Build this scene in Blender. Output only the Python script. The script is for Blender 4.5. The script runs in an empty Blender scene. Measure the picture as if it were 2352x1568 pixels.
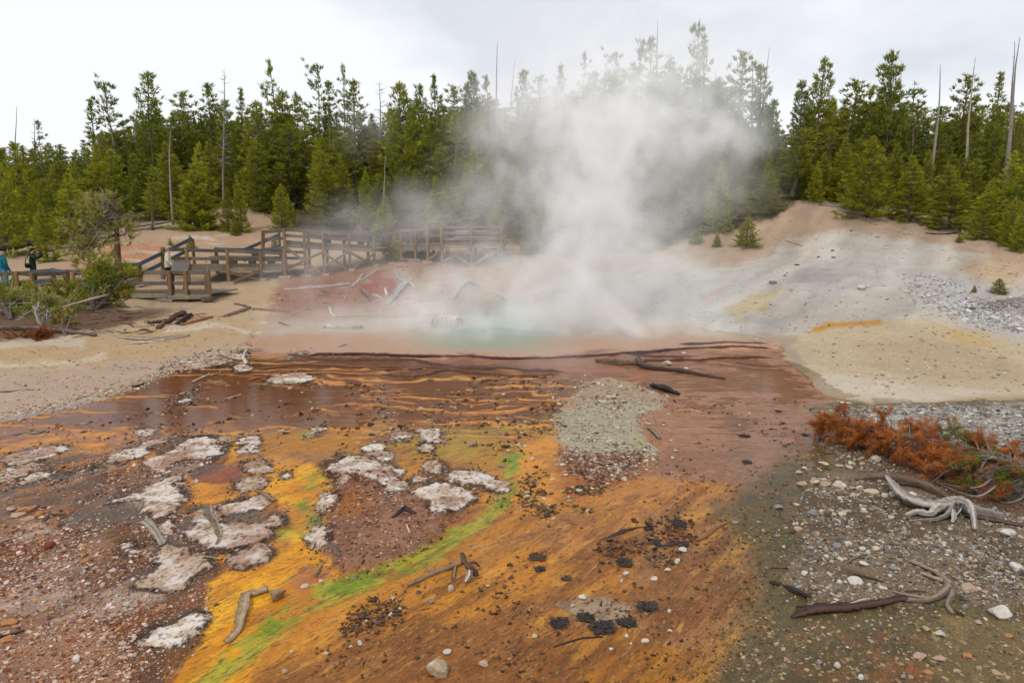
import bpy, bmesh, math, random
import numpy as np
from mathutils import Vector, Matrix

SC = bpy.context.scene
COL = SC.collection
R = random.Random(11)
NR = np.random.default_rng(7)

# ------------------------------------------------------------------ camera
EYE = 3.2
PITCH = math.radians(9.2)
FPX = 1568.0                      # focal length in units of a 2352 px wide picture
cam_d = bpy.data.cameras.new('camera')
cam = bpy.data.objects.new('camera', cam_d)
COL.objects.link(cam)
cam.location = (0, 0, EYE)
cam.rotation_euler = (math.pi / 2 - PITCH, 0, 0)
cam_d.sensor_width = 36.0
cam_d.lens = 24.0
cam_d.clip_start = 0.05
cam_d.clip_end = 3000
SC.camera = cam

# ------------------------------------------------------------------ sky, sun, exposure
SUN_EL, SUN_AZ = math.radians(52), math.radians(-150)
w = bpy.data.worlds.new('World')
SC.world = w
w.use_nodes = True
nt = w.node_tree
nt.nodes.clear()
w_out = nt.nodes.new('ShaderNodeOutputWorld')
w_bg = nt.nodes.new('ShaderNodeBackground')
w_sky = nt.nodes.new('ShaderNodeTexSky')
w_sky.sky_type = 'NISHITA'
w_sky.sun_disc = False
w_sky.sun_elevation = SUN_EL
w_sky.sun_rotation = SUN_AZ
w_tc = nt.nodes.new('ShaderNodeTexCoord')
w_map = nt.nodes.new('ShaderNodeMapping')
w_map.inputs['Scale'].default_value = (1.6, 1.6, 3.4)
w_map.inputs['Location'].default_value = (-1.8998, -2.7746, 3.0381)
w_n = nt.nodes.new('ShaderNodeTexNoise')
w_n.inputs['Scale'].default_value = 1.15
w_n.inputs['Detail'].default_value = 5
w_n.inputs['Roughness'].default_value = 0.5
w_r = nt.nodes.new('ShaderNodeValToRGB')
w_r.color_ramp.elements[0].position = 0.34
w_r.color_ramp.elements[0].color = (5.3, 5.5, 5.95, 1)
w_r.color_ramp.elements[1].position = 0.47
w_r.color_ramp.elements[1].color = (6.95, 7.12, 7.35, 1)
w_mix = nt.nodes.new('ShaderNodeMix')
w_mix.data_type = 'RGBA'
w_mix.inputs['Factor'].default_value = 0.97
nt.links.new(w_tc.outputs['Generated'], w_map.inputs['Vector'])
nt.links.new(w_map.outputs['Vector'], w_n.inputs['Vector'])
nt.links.new(w_n.outputs['Fac'], w_r.inputs['Fac'])
nt.links.new(w_sky.outputs['Color'], w_mix.inputs['A'])
nt.links.new(w_r.outputs['Color'], w_mix.inputs['B'])
nt.links.new(w_mix.outputs['Result'], w_bg.inputs['Color'])
w_bg.inputs['Strength'].default_value = 0.1
nt.links.new(w_bg.outputs['Background'], w_out.inputs['Surface'])

sun_d = bpy.data.lights.new('sun', 'SUN')
sun_d.energy = 1.5
sun_d.angle = math.radians(14)
sun_d.color = (1.0, 0.96, 0.9)
sun = bpy.data.objects.new('sun', sun_d)
COL.objects.link(sun)
sun.rotation_euler = (math.pi / 2 - SUN_EL, 0, math.radians(-30))

SC.view_settings.view_transform = 'Standard'
SC.view_settings.look = 'None'
SC.view_settings.exposure = 0.52
SC.view_settings.gamma = 1.0
SC.view_settings.use_curve_mapping = False
SC.render.engine = 'CYCLES'
SC.cycles.max_bounces = 8
SC.cycles.diffuse_bounces = 3
SC.cycles.glossy_bounces = 2
SC.cycles.transparent_max_bounces = 12
SC.cycles.volume_bounces = 3
SC.cycles.volume_step_rate = 1.5
SC.cycles.volume_max_steps = 200
SC.cycles.use_denoising = True
try:
    SC.cycles.denoiser = 'OPENIMAGEDENOISE'
    SC.cycles.denoising_prefilter = 'ACCURATE'
except Exception:
    pass
SC.cycles.use_adaptive_sampling = True
SC.cycles.adaptive_threshold = 0.012
SC.cycles.caustics_reflective = False
SC.cycles.caustics_refractive = False

# ------------------------------------------------------------------ picture point -> place
CP, SP = math.cos(PITCH), math.sin(PITCH)


def ray(px, py):
    a = (px - 1176.0) / FPX
    b = (784.0 - py) / FPX
    return np.array([a, CP + b * SP, -SP + b * CP])


def at(px, py, Y):
    d = ray(px, py)
    t = Y / d[1]
    return np.array([d[0] * t, Y, EYE + d[2] * t])


def project(x, y, z):
    dz = z - EYE
    f = y * CP - dz * SP
    f = np.where(f < 0.05, 0.05, f)
    up = y * SP + dz * CP
    return 1176.0 + FPX * x / f, 784.0 - FPX * up / f


def lin(c):
    c = np.asarray(c, float) / 255.0
    return np.where(c <= 0.04045, c / 12.92, ((c + 0.055) / 1.055) ** 2.4)


ALB = 0.60                        # picture colour -> surface colour under this overcast light


def alb(c):
    return np.clip(lin(c) * ALB, 0.004, 0.8)


# ------------------------------------------------------------------ noise
def _h(ix, iy, seed):
    ix = ix.astype(np.int64)
    iy = iy.astype(np.int64)
    n = (ix * 374761393 + iy * 668265263 + seed * 1442695041) & 0xFFFFFFFF
    n = ((n ^ (n >> 13)) * 1274126177) & 0xFFFFFFFF
    n = (n ^ (n >> 16)) & 0xFFFFFFFF
    return n / 4294967295.0


def vnoise(x, y, seed=0):
    x0 = np.floor(x)
    y0 = np.floor(y)
    fx = x - x0
    fy = y - y0
    u = fx * fx * fx * (fx * (fx * 6 - 15) + 10)
    v = fy * fy * fy * (fy * (fy * 6 - 15) + 10)
    a = _h(x0, y0, seed)
    b = _h(x0 + 1, y0, seed)
    c = _h(x0, y0 + 1, seed)
    d = _h(x0 + 1, y0 + 1, seed)
    return (a * (1 - u) + b * u) * (1 - v) + (c * (1 - u) + d * u) * v


def fbm(x, y, octv=4, seed=0, gain=0.5):
    s = np.zeros_like(x, dtype=float)
    amp, tot = 1.0, 0.0
    for o in range(octv):
        s += amp * (vnoise(x, y, seed + o * 17) * 2 - 1)
        tot += amp
        amp *= gain
        x = x * 2.03 + 3.7
        y = y * 2.03 + 1.3
    return s / tot


def sstep(a, b, x):
    t = np.clip((x - a) / (b - a), 0, 1)
    return t * t * (3 - 2 * t)


def sdf_poly(px, py, poly):
    """signed distance, positive inside"""
    P = np.asarray(poly, float)
    d2 = np.full(px.shape, 1e18)
    inside = np.zeros(px.shape, bool)
    n = len(P)
    for i in range(n):
        ax, ay = P[i]
        bx, by = P[(i + 1) % n]
        ex, ey = bx - ax, by - ay
        wx, wy = px - ax, py - ay
        t = np.clip((wx * ex + wy * ey) / (ex * ex + ey * ey + 1e-12), 0, 1)
        dx, dy = wx - ex * t, wy - ey * t
        d2 = np.minimum(d2, dx * dx + dy * dy)
        c = (ay > py) != (by > py)
        xx = ex * (py - ay) / (ey if abs(ey) > 1e-12 else 1e-12) + ax
        inside ^= c & (px < xx)
    d = np.sqrt(d2)
    return np.where(inside, d, -d)


def dist_line(px, py, pts):
    P = np.asarray(pts, float)
    d2 = np.full(px.shape, 1e18)
    for i in range(len(P) - 1):
        ax, ay = P[i]
        bx, by = P[i + 1]
        ex, ey = bx - ax, by - ay
        t = np.clip(((px - ax) * ex + (py - ay) * ey) / (ex * ex + ey * ey + 1e-12), 0, 1)
        d2 = np.minimum(d2, (px - ax - ex * t) ** 2 + (py - ay - ey * t) ** 2)
    return np.sqrt(d2)


# ------------------------------------------------------------------ mesh helpers
def mk_mesh(name, V, faces, C=None, smooth=False, wet=None, extra=()):
    """V (n,3); faces: list of (m,k) int arrays; C (n,3) linear colour"""
    me = bpy.data.meshes.new(name)
    V = np.asarray(V, np.float32)
    if not isinstance(faces, (list, tuple)):
        faces = [faces]
    faces = [np.asarray(f, np.int32) for f in faces if len(f)]
    me.vertices.add(len(V))
    me.vertices.foreach_set('co', V.ravel())
    loops = np.concatenate([f.ravel() for f in faces])
    tot = np.concatenate([np.full(len(f), f.shape[1], np.int32) for f in faces])
    start = np.concatenate([[0], np.cumsum(tot)[:-1]]).astype(np.int32)
    me.loops.add(len(loops))
    me.loops.foreach_set('vertex_index', loops)
    me.polygons.add(len(tot))
    me.polygons.foreach_set('loop_start', start)
    try:
        me.polygons.foreach_set('loop_total', tot)
    except Exception:
        pass
    me.polygons.foreach_set('use_smooth', np.full(len(tot), bool(smooth)))
    if C is not None:
        C = np.asarray(C, np.float32)
        if C.ndim == 1:
            C = np.tile(C, (len(V), 1))
        ca = me.color_attributes.new('Col', 'FLOAT_COLOR', 'POINT')
        rgba = np.ones((len(V), 4), np.float32)
        rgba[:, :3] = C[:, :3]
        ca.data.foreach_set('color', rgba.ravel())
    if wet is not None:
        a = me.attributes.new('wet', 'FLOAT', 'POINT')
        a.data.foreach_set('value', np.asarray(wet, np.float32))
    for nm_, vals in extra:
        q_ = me.attributes.new(nm_, 'FLOAT', 'POINT')
        q_.data.foreach_set('value', np.asarray(vals, np.float32).ravel())
    me.update(calc_edges=True)
    return me


def link(name, me, mat=None, parent=None):
    o = bpy.data.objects.new(name, me)
    COL.objects.link(o)
    if mat is not None and me is not None:
        if len(me.materials) == 0:
            me.materials.append(mat)
    if parent is not None:
        o.parent = parent
    return o


def tag(o, label, cat, group=None):
    o['label'] = label
    o['category'] = cat
    if group:
        o['group'] = group
    return o


def empty(name, loc):
    o = bpy.data.objects.new(name, None)
    COL.objects.link(o)
    o.location = [float(v) for v in loc]
    o.empty_display_size = 0.2
    return o


class MB:
    """collects shapes with vertex colours, builds one mesh"""

    def __init__(s):
        s.V, s.T, s.Q, s.C, s.n = [], [], [], [], 0

    def add(s, V, tris=None, quads=None, C=(0.3, 0.3, 0.3)):
        V = np.asarray(V, float)
        C = np.asarray(C, float)
        if C.ndim == 1:
            C = np.tile(C, (len(V), 1))
        s.V.append(V)
        s.C.append(C[:, :3])
        if tris is not None and len(tris):
            s.T.append(np.asarray(tris) + s.n)
        if quads is not None and len(quads):
            s.Q.append(np.asarray(quads) + s.n)
        s.n += len(V)

    def mesh(s, name, smooth=False, off=None):
        V = np.concatenate(s.V)
        if off is not None:
            V = V - np.asarray(off)
        f = []
        if s.T:
            f.append(np.concatenate(s.T))
        if s.Q:
            f.append(np.concatenate(s.Q))
        return mk_mesh(name, V, f, np.concatenate(s.C), smooth)

    def build(s, name, mat, parent=None, smooth=False):
        off = None
        if parent is not None:
            off = np.array(parent.location)
        return link(name, s.mesh(name, smooth, off), mat, parent)


def frames(P):
    P = np.asarray(P, float)
    T = np.gradient(P, axis=0)
    T /= np.linalg.norm(T, axis=1)[:, None] + 1e-9
    N = np.zeros_like(P)
    a = np.array([0, 0, 1.0]) if abs(T[0, 2]) < 0.9 else np.array([1.0, 0, 0])
    n = np.cross(T[0], a)
    n /= np.linalg.norm(n)
    for i in range(len(P)):
        n = n - T[i] * np.dot(n, T[i])
        n /= np.linalg.norm(n) + 1e-9
        N[i] = n
    return T, N, np.cross(T, N)


def resample(P, rad, n):
    P = np.asarray(P, float)
    rad = np.asarray(rad, float)
    d = np.concatenate([[0], np.cumsum(np.linalg.norm(np.diff(P, axis=0), axis=1))])
    t = np.linspace(0, d[-1], n)
    # smooth with a Catmull-Rom through the points
    k = np.clip(np.searchsorted(d, t, side='right') - 1, 0, len(P) - 2)
    u = ((t - d[k]) / (d[k + 1] - d[k] + 1e-9))[:, None]
    p1, p2 = P[k], P[k + 1]
    p0 = P[np.maximum(k - 1, 0)]
    p3 = P[np.minimum(k + 2, len(P) - 1)]
    Q = 0.5 * (2 * p1 + (p2 - p0) * u + (2 * p0 - 5 * p1 + 4 * p2 - p3) * u ** 2 + (3 * p1 - p0 - 3 * p2 + p3) * u ** 3)
    return Q, np.interp(t, d, rad)


def tube(mb, P, rad, c, sides=7, rough=0.12, var=0.25, seed=0, n=None, flat=1.0):
    """tapered limb with grain running along it"""
    if n is not None:
        P, rad = resample(P, rad, n)
    P = np.asarray(P, float)
    rad = np.broadcast_to(np.asarray(rad, float), (len(P),))
    rg = np.random.default_rng(seed + len(P) * 13 + sides)
    T, N, B = frames(P)
    ang = np.arange(sides) / sides * 2 * math.pi
    strip = 1 + rg.normal(0, rough, sides)
    jit = 1 + rg.normal(0, rough * 0.5, (len(P), sides))
    rr = rad[:, None] * strip[None] * jit
    V = P[:, None] + (N[:, None] * np.cos(ang)[None, :, None] + B[:, None] * np.sin(ang)[None, :, None] * flat) * rr[..., None]
    i = np.arange(len(P) - 1)[:, None]
    j = np.arange(sides)[None]
    a = i * sides + j
    b = i * sides + (j + 1) % sides
    q = np.stack([a, b, b + sides, a + sides], -1).reshape(-1, 4)
    cs = np.clip(1 + rg.normal(0, var, sides)[None] + rg.normal(0, var * 0.35, (len(P), sides)), 0.25, 1.9)
    C = np.asarray(c)[None, None] * cs[..., None]
    V = np.concatenate([V.reshape(-1, 3), P[:1], P[-1:]])
    C = np.concatenate([C.reshape(-1, 3), np.asarray(c)[None] * 0.8, np.asarray(c)[None] * 0.8])
    n0 = len(P) * sides
    jj = np.arange(sides)
    cap1 = np.stack([np.full(sides, n0), (jj + 1) % sides, jj], -1)
    base = (len(P) - 1) * sides
    cap2 = np.stack([np.full(sides, n0 + 1), base + jj, base + (jj + 1) % sides], -1)
    mb.add(V, np.concatenate([cap1, cap2]), q, C)


def beam(mb, a, b, wd, ht, c, seed=0, up=(0, 0, 1)):
    """sawn timber from a to b, section wd (sideways) x ht (upwards), chamfer-free with slightly uneven ends"""
    a = np.asarray(a, float)
    b = np.asarray(b, float)
    d = b - a
    L = np.linalg.norm(d)
    d = d / L
    up = np.asarray(up, float)
    if abs(np.dot(up, d)) > 0.95:
        up = np.array([0, 1.0, 0])
    s = np.cross(d, up)
    s /= np.linalg.norm(s)
    u = np.cross(s, d)
    rg = np.random.default_rng(seed * 7 + int(L * 1000))
    ch = min(wd, ht) * 0.12
    sec = [(-wd / 2 + ch, -ht / 2), (wd / 2 - ch, -ht / 2), (wd / 2, -ht / 2 + ch), (wd / 2, ht / 2 - ch),
           (wd / 2 - ch, ht / 2), (-wd / 2 + ch, ht / 2), (-wd / 2, ht / 2 - ch), (-wd / 2, -ht / 2 + ch)]
    m = max(2, int(L / 0.5) + 1)
    V, C = [], []
    for i in range(m):
        o = a + d * L * i / (m - 1) + s * rg.normal(0, 0.003) + u * rg.normal(0, 0.003)
        tone = rg.uniform(0.8, 1.2)
        for x, z in sec:
            V.append(o + s * x + u * z)
            C.append(np.asarray(c) * tone * rg.uniform(0.8, 1.2))
    q = []
    for i in range(m - 1):
        for j in range(8):
            q.append((i * 8 + j, i * 8 + (j + 1) % 8, i * 8 + 8 + (j + 1) % 8, i * 8 + 8 + j))
    V += [V[0] * 0.5 + V[4] * 0.5, V[(m - 1) * 8] * 0.5 + V[(m - 1) * 8 + 4] * 0.5]
    C += [np.asarray(c) * 0.8] * 2
    t = []
    for j in range(8):
        t.append((m * 8, (j + 1) % 8, j))
        t.append((m * 8 + 1, (m - 1) * 8 + j, (m - 1) * 8 + (j + 1) % 8))
    mb.add(V, t, q, np.array(C))


_ICO = {}


def ico(sub):
    if sub not in _ICO:
        bm = bmesh.new()
        bmesh.ops.create_icosphere(bm, subdivisions=sub, radius=1)
        V = np.array([v.co[:] for v in bm.verts])
        F = np.array([[v.index for v in f.verts] for f in bm.faces])
        bm.free()
        _ICO[sub] = (V, F)
    return _ICO[sub]


def stone_shape(seed, sub=2, facets=9, rough=0.06):
    """an angular, worn rock: a sphere cut by random planes"""
    rg = np.random.default_rng(seed)
    V, F = ico(sub)
    V = V.copy()
    for _ in range(facets):
        n = rg.normal(size=3)
        n /= np.linalg.norm(n)
        d = rg.uniform(0.5, 0.85)
        s = V @ n - d
        V -= np.where(s > 0, s, 0)[:, None] * n[None] * 0.92
    V += rg.normal(0, rough, V.shape) * 0.5
    V /= np.abs(V).max(0)
    return V, F


def rotz(a):
    c, s = np.cos(a), np.sin(a)
    return np.array([[c, -s, 0], [s, c, 0], [0, 0, 1]])


# ------------------------------------------------------------------ materials
def new_mat(name):
    m = bpy.data.materials.new(name)
    m.use_nodes = True
    n = m.node_tree
    n.nodes.clear()
    out = n.nodes.new('ShaderNodeOutputMaterial')
    return m, n, out


def nd(n, typ, **kw):
    x = n.nodes.new(typ)
    for k, v in kw.items():
        if hasattr(x, k):
            setattr(x, k, v)
    return x


def mathn(n, op, a, b=None, clamp=False):
    x = n.nodes.new('ShaderNodeMath')
    x.operation = op
    x.use_clamp = clamp
    for i, v in enumerate((a, b)):
        if v is None:
            continue
        if isinstance(v, (int, float)):
            x.inputs[i].default_value = v
        else:
            n.links.new(v, x.inputs[i])
    return x.outputs[0]


def col_mat(name, scales, amp, rough=0.85, bump=0.3, bscale=60.0, bdist=0.01, wet=False, spec=0.4, stretch=None):
    """surface colour from the 'Col' attribute times several scales of grain, with fine relief"""
    m, n, out = new_mat(name)
    p = n.nodes.new('ShaderNodeBsdfPrincipled')
    at_ = nd(n, 'ShaderNodeAttribute', attribute_name='Col')
    geo = n.nodes.new('ShaderNodeNewGeometry')
    vec = geo.outputs['Position']
    if stretch:
        mp = n.nodes.new('ShaderNodeMapping')
        mp.inputs['Scale'].default_value = stretch
        tc = n.nodes.new('ShaderNodeTexCoord')
        n.links.new(tc.outputs['Object'], mp.inputs['Vector'])
        vec = mp.outputs['Vector']
    f = None
    for s, a in zip(scales, amp):
        t = n.nodes.new('ShaderNodeTexNoise')
        t.inputs['Scale'].default_value = s
        t.inputs['Detail'].default_value = 3
        t.inputs['Roughness'].default_value = 0.6
        n.links.new(vec, t.inputs['Vector'])
        g = mathn(n, 'MULTIPLY_ADD', t.outputs['Fac'], a * 2)
        g.node.inputs[2].default_value = 1 - a
        f = g if f is None else mathn(n, 'MULTIPLY', f, g)
    mx = n.nodes.new('ShaderNodeVectorMath')
    mx.operation = 'SCALE'
    n.links.new(at_.outputs['Color'], mx.inputs[0])
    n.links.new(f, mx.inputs['Scale'])
    colour = mx.outputs['Vector']
    if wet:
        for an, rot, scl in (('mot_near', math.radians(51), (2.6, .62, 1)), ('mot_far', 0, (2.9, .68, 1))):
            aa = nd(n, 'ShaderNodeAttribute', attribute_name=an)
            mp = n.nodes.new('ShaderNodeMapping')
            mp.vector_type = 'TEXTURE'
            mp.inputs['Rotation'].default_value = (0, 0, rot)
            mp.inputs['Scale'].default_value = scl
            n.links.new(geo.outputs['Position'], mp.inputs['Vector'])
            for sc_, det, lo, hi, colr, amt in ((7.0, 7, .50, .64, (.085, .040, .014), .55), (30.0, 6, .55, .63, (.040, .022, .010), .8), (11.0, 6, .57, .68, (.46, .25, .075), .6), (48.0, 4, .60, .68, (.50, .36, .20), .55)):
                t = n.nodes.new('ShaderNodeTexNoise')
                t.inputs['Scale'].default_value = sc_
                t.inputs['Detail'].default_value = det
                t.inputs['Roughness'].default_value = .66
                n.links.new(mp.outputs['Vector'], t.inputs['Vector'])
                mr = n.nodes.new('ShaderNodeMapRange')
                mr.inputs['From Min'].default_value = lo
                mr.inputs['From Max'].default_value = hi
                mr.inputs['To Max'].default_value = amt
                n.links.new(t.outputs['Fac'], mr.inputs['Value'])
                fac = mathn(n, 'MULTIPLY', mr.outputs['Result'], aa.outputs['Fac'])
                mm = n.nodes.new('ShaderNodeMix')
                mm.data_type = 'RGBA'
                n.links.new(fac, mm.inputs['Factor'])
                n.links.new(colour, mm.inputs['A'])
                mm.inputs['B'].default_value = (*colr, 1)
                colour = mm.outputs['Result']
    n.links.new(colour, p.inputs['Base Color'])
    b = n.nodes.new('ShaderNodeTexNoise')
    b.inputs['Scale'].default_value = bscale
    b.inputs['Detail'].default_value = 4
    n.links.new(vec, b.inputs['Vector'])
    hgt = b.outputs['Fac']
    if wet:
        b2 = n.nodes.new('ShaderNodeTexNoise')
        b2.inputs['Scale'].default_value = 22
        b2.inputs['Detail'].default_value = 5
        n.links.new(geo.outputs['Position'], b2.inputs['Vector'])
        hgt = mathn(n, 'MULTIPLY_ADD', b2.outputs['Fac'], 1.6)
        n.links.new(b.outputs['Fac'], hgt.node.inputs[2])
    bp = n.nodes.new('ShaderNodeBump')
    bp.inputs['Strength'].default_value = bump
    bp.inputs['Distance'].default_value = bdist
    n.links.new(hgt, bp.inputs['Height'])
    n.links.new(bp.outputs['Normal'], p.inputs['Normal'])
    p.inputs['Roughness'].default_value = rough
    p.inputs['Specular IOR Level'].default_value = spec
    if wet:
        wa = nd(n, 'ShaderNodeAttribute', attribute_name='wet')
        r_ = mathn(n, 'MULTIPLY_ADD', wa.outputs['Fac'], -0.62)
        r_.node.inputs[2].default_value = rough
        n.links.new(r_, p.inputs['Roughness'])
    n.links.new(p.outputs['BSDF'], out.inputs['Surface'])
    return m


M_GROUND = col_mat('ground_mat', (170.0, 45.0, 9.0), (0.55, 0.34, 0.16), rough=0.92, bump=0.6, bscale=90, bdist=0.014, wet=True, spec=0.14)
M_CRUST = col_mat('sinter_mat', (120.0, 30.0, 8.0), (0.4, 0.3, 0.16), rough=0.9, bump=0.6, bscale=70, bdist=0.012, spec=0.3)
M_STONE = col_mat('stone_mat', (90.0, 20.0), (0.3, 0.25), rough=0.85, bump=0.4, bscale=60, bdist=0.008)
M_GRAVEL = col_mat('gravel_mat', (110.0,), (0.25,), rough=0.8, bump=0.2, bscale=120, bdist=0.004, spec=0.25)
M_WOOD = col_mat('dead_wood_mat', (60.0, 14.0), (0.35, 0.25), rough=0.8, bump=0.5, bscale=70, bdist=0.006, spec=0.3)
M_TIMBER = col_mat('timber_mat', (40.0, 6.0), (0.35, 0.3), rough=0.82, bump=0.35, bscale=40, bdist=0.006, spec=0.3)
M_MUD = col_mat('mud_mat', (140.0, 40.0), (0.4, 0.3), rough=0.55, bump=0.6, bscale=120, bdist=0.008)
M_CLOTH = col_mat('cloth_mat', (30.0, 8.0), (0.12, 0.15), rough=0.9, bump=0.35, bscale=14, bdist=0.02, spec=0.2)
M_SKIN = col_mat('skin_mat', (40.0,), (0.08,), rough=0.6, bump=0.05)
M_METAL = col_mat('brown_metal_mat', (20.0,), (0.1,), rough=0.45, bump=0.05)


def leaf_mat(name, trans=0.38):
    m, n, out = new_mat(name)
    a = nd(n, 'ShaderNodeAttribute', attribute_name='Col')
    oi = n.nodes.new('ShaderNodeObjectInfo')
    mx = n.nodes.new('ShaderNodeVectorMath')
    mx.operation = 'MULTIPLY'
    n.links.new(a.outputs['Color'], mx.inputs[0])
    n.links.new(oi.outputs['Color'], mx.inputs[1])
    p = n.nodes.new('ShaderNodeBsdfPrincipled')
    p.inputs['Roughness'].default_value = 0.55
    p.inputs['Specular IOR Level'].default_value = 0.3
    n.links.new(mx.outputs['Vector'], p.inputs['Base Color'])
    t = n.nodes.new('ShaderNodeBsdfTranslucent')
    n.links.new(mx.outputs['Vector'], t.inputs['Color'])
    ms = n.nodes.new('ShaderNodeMixShader')
    ms.inputs['Fac'].default_value = trans
    n.links.new(p.outputs['BSDF'], ms.inputs[1])
    n.links.new(t.outputs['BSDF'], ms.inputs[2])
    n.links.new(ms.outputs['Shader'], out.inputs['Surface'])
    return m


M_NEEDLE = leaf_mat('needle_mat')


def water_mat(name, rough, tint, bump, bscale, stretch=(1, 1, 1)):
    m, n, out = new_mat(name)
    tr = n.nodes.new('ShaderNodeBsdfTransparent')
    tr.inputs['Color'].default_value = tint
    gl = n.nodes.new('ShaderNodeBsdfGlossy')
    gl.inputs['Roughness'].default_value = rough
    geo = n.nodes.new('ShaderNodeNewGeometry')
    mp = n.nodes.new('ShaderNodeMapping')
    mp.inputs['Scale'].default_value = stretch
    n.links.new(geo.outputs['Position'], mp.inputs['Vector'])
    b = n.nodes.new('ShaderNodeTexNoise')
    b.inputs['Scale'].default_value = bscale
    b.inputs['Detail'].default_value = 2
    n.links.new(mp.outputs['Vector'], b.inputs['Vector'])
    bp = n.nodes.new('ShaderNodeBump')
    bp.inputs['Strength'].default_value = bump
    bp.inputs['Distance'].default_value = 0.01
    n.links.new(b.outputs['Fac'], bp.inputs['Height'])
    n.links.new(bp.outputs['Normal'], gl.inputs['Normal'])
    fr = n.nodes.new('ShaderNodeFresnel')
    fr.inputs['IOR'].default_value = 1.16
    n.links.new(bp.outputs['Normal'], fr.inputs['Normal'])
    ms = n.nodes.new('ShaderNodeMixShader')
    n.links.new(fr.outputs['Fac'], ms.inputs['Fac'])
    n.links.new(tr.outputs['BSDF'], ms.inputs[1])
    n.links.new(gl.outputs['BSDF'], ms.inputs[2])
    n.links.new(ms.outputs['Shader'], out.inputs['Surface'])
    return m


M_WATER = water_mat('shallow_water_mat', 0.05, (0.97, 0.95, 0.92, 1), 0.12, 22.0)
M_POOL = water_mat('pool_water_mat', 0.32, (0.93, 0.97, 0.95, 1), 0.25, 9.0, (0.5, 1.6, 1))

# ------------------------------------------------------------------ the ground
def zf(y):
    return 0.012 * (np.asarray(y, float) - 5.0)


def onflow(px, py):
    d = ray(px, py)
    r = d[2] / d[1]
    Y = (EYE + 0.06) / (0.012 - r)
    return (d[0] / d[1] * Y, Y)


CTRL = [(-300, 800, 17), (0, 785, 17.5), (150, 772, 18.3), (300, 768, 19), (450, 720, 22), (0, 700, 23), (200, 700, 23.5), (-300, 700, 23),
        (480, 692, 27.5), (300, 712, 25.5), (380, 698, 27), (560, 660, 31), (651, 638, 34), (740, 628, 35.5),
        (857, 609, 37.5), (1014, 603, 40), (1150, 606, 40), (1250, 620, 37), (1350, 640, 34), (1450, 650, 32),
        (700, 690, 28), (800, 690, 28), (900, 690, 28), (1000, 690, 28), (1200, 690, 28),
        (130, 610, 33), (300, 560, 40), (420, 530, 44), (600, 480, 52), (500, 520, 47), (640, 520, 47), (600, 560, 42), (720, 555, 43),
        (60, 600, 36), (0, 575, 40), (-300, 575, 40), (150, 540, 44), (900, 560, 45), (1100, 545, 46), (1300, 570, 42), (1500, 560, 43), (1600, 550, 43),
        (1600, 690, 26), (1500, 620, 35), (1650, 600, 36), (1600, 640, 31), (1800, 600, 37), (1830, 520, 43), (1830, 468, 47), (1740, 480, 47),
        (1975, 498, 44), (2100, 515, 42), (2200, 540, 39.5), (2290, 552, 37), (2352, 565, 36), (2700, 570, 36), (1985, 660, 27), (2150, 640, 30),
        (2295, 672, 27), (2352, 700, 24), (2700, 700, 24), (2352, 760, 20), (2700, 760, 20), (2352, 850, 15), (2000, 745, 19.5), (1850, 762, 19.2),
        (2000, 845, 14.8), (2000, 800, 16.8), (2150, 800, 16.6), (2150, 760, 18.8), (1830, 830, 15.6), (1900, 800, 17.0), (1900, 860, 14.3), (2250, 860, 14.4)]
CW = [at(*c) for c in CTRL]
for y_, zl, zr in ((60, 5.2, 6.4), (80, 7.8, 8.4), (120, 12, 12), (200, 20, 20), (300, 28, 28)):
    for s_ in (-1.1, -0.7, -0.35, 0, 0.35, 0.7, 1.1):
        CW.append(np.array([s_ * y_ * 0.8, y_, zl + (zr - zl) * (s_ + 1) / 2]))
for x_ in (-45, -30, -15, 15, 30, 45):
    for y_ in (0, 8):
        CW.append(np.array([x_, y_, 0.15 + 0.012 * abs(x_)]))
FLOW_D = [(-500, 990), (-120, 976), (0, 966), (160, 937), (300, 897), (400, 852), (480, 832), (560, 803), (575, 772), (600, 758), (700, 742),
          (850, 733), (1000, 728), (1200, 730), (1450, 745), (1600, 752), (1750, 775), (1790, 790), (1800, 820), (1860, 862), (1890, 905),
          (2000, 925), (2352, 915), (2700, 905)]
FLOW_W = [onflow(*p) for p in FLOW_D] + [(22, 6), (22, -6), (-22, -6), (-22, 6)]
for gx in np.arange(-7, 7.1, 2.0):
    for gy in (4, 8, 12, 16, 20):
        if abs(gx) < gy * 0.7:
            if sdf_poly(np.array([gx]), np.array([float(gy)]), FLOW_W)[0] > 0.3:
                CW.append(np.array([gx, gy, float(zf(gy))]))
CW = np.array(CW)
_K = np.sqrt(((CW[:, None, :2] - CW[None, :, :2]) ** 2).sum(-1) + 1.2 ** 2)
_A = np.block([[_K - np.eye(len(CW)) * 0.02, np.ones((len(CW), 1)), CW[:, :2]],
               [np.ones((1, len(CW))), np.zeros((1, 3))], [CW[:, :2].T, np.zeros((2, 3))]])
_S = np.linalg.solve(_A, np.concatenate([CW[:, 2], [0, 0, 0]]))


def zrbf(x, y):
    o = _S[-3] + _S[-2] * x + _S[-1] * y
    for c, s in zip(CW, _S):
        o = o + s * np.sqrt((x - c[0]) ** 2 + (y - c[1]) ** 2 + 1.44)
    return o


ny1, ny2, nx = 720, 80, 740
yrow = np.concatenate([np.geomspace(1.8, 46, ny1), np.geomspace(46.5, 420, ny2)]) - 0.0
_t = np.linspace(-1, 1, nx)
scol = np.sign(_t) * (0.66 * np.abs(_t) + 0.34 * np.abs(_t) ** 5)


def halfw(y):
    return 1.08 * y + 5.0


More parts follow.
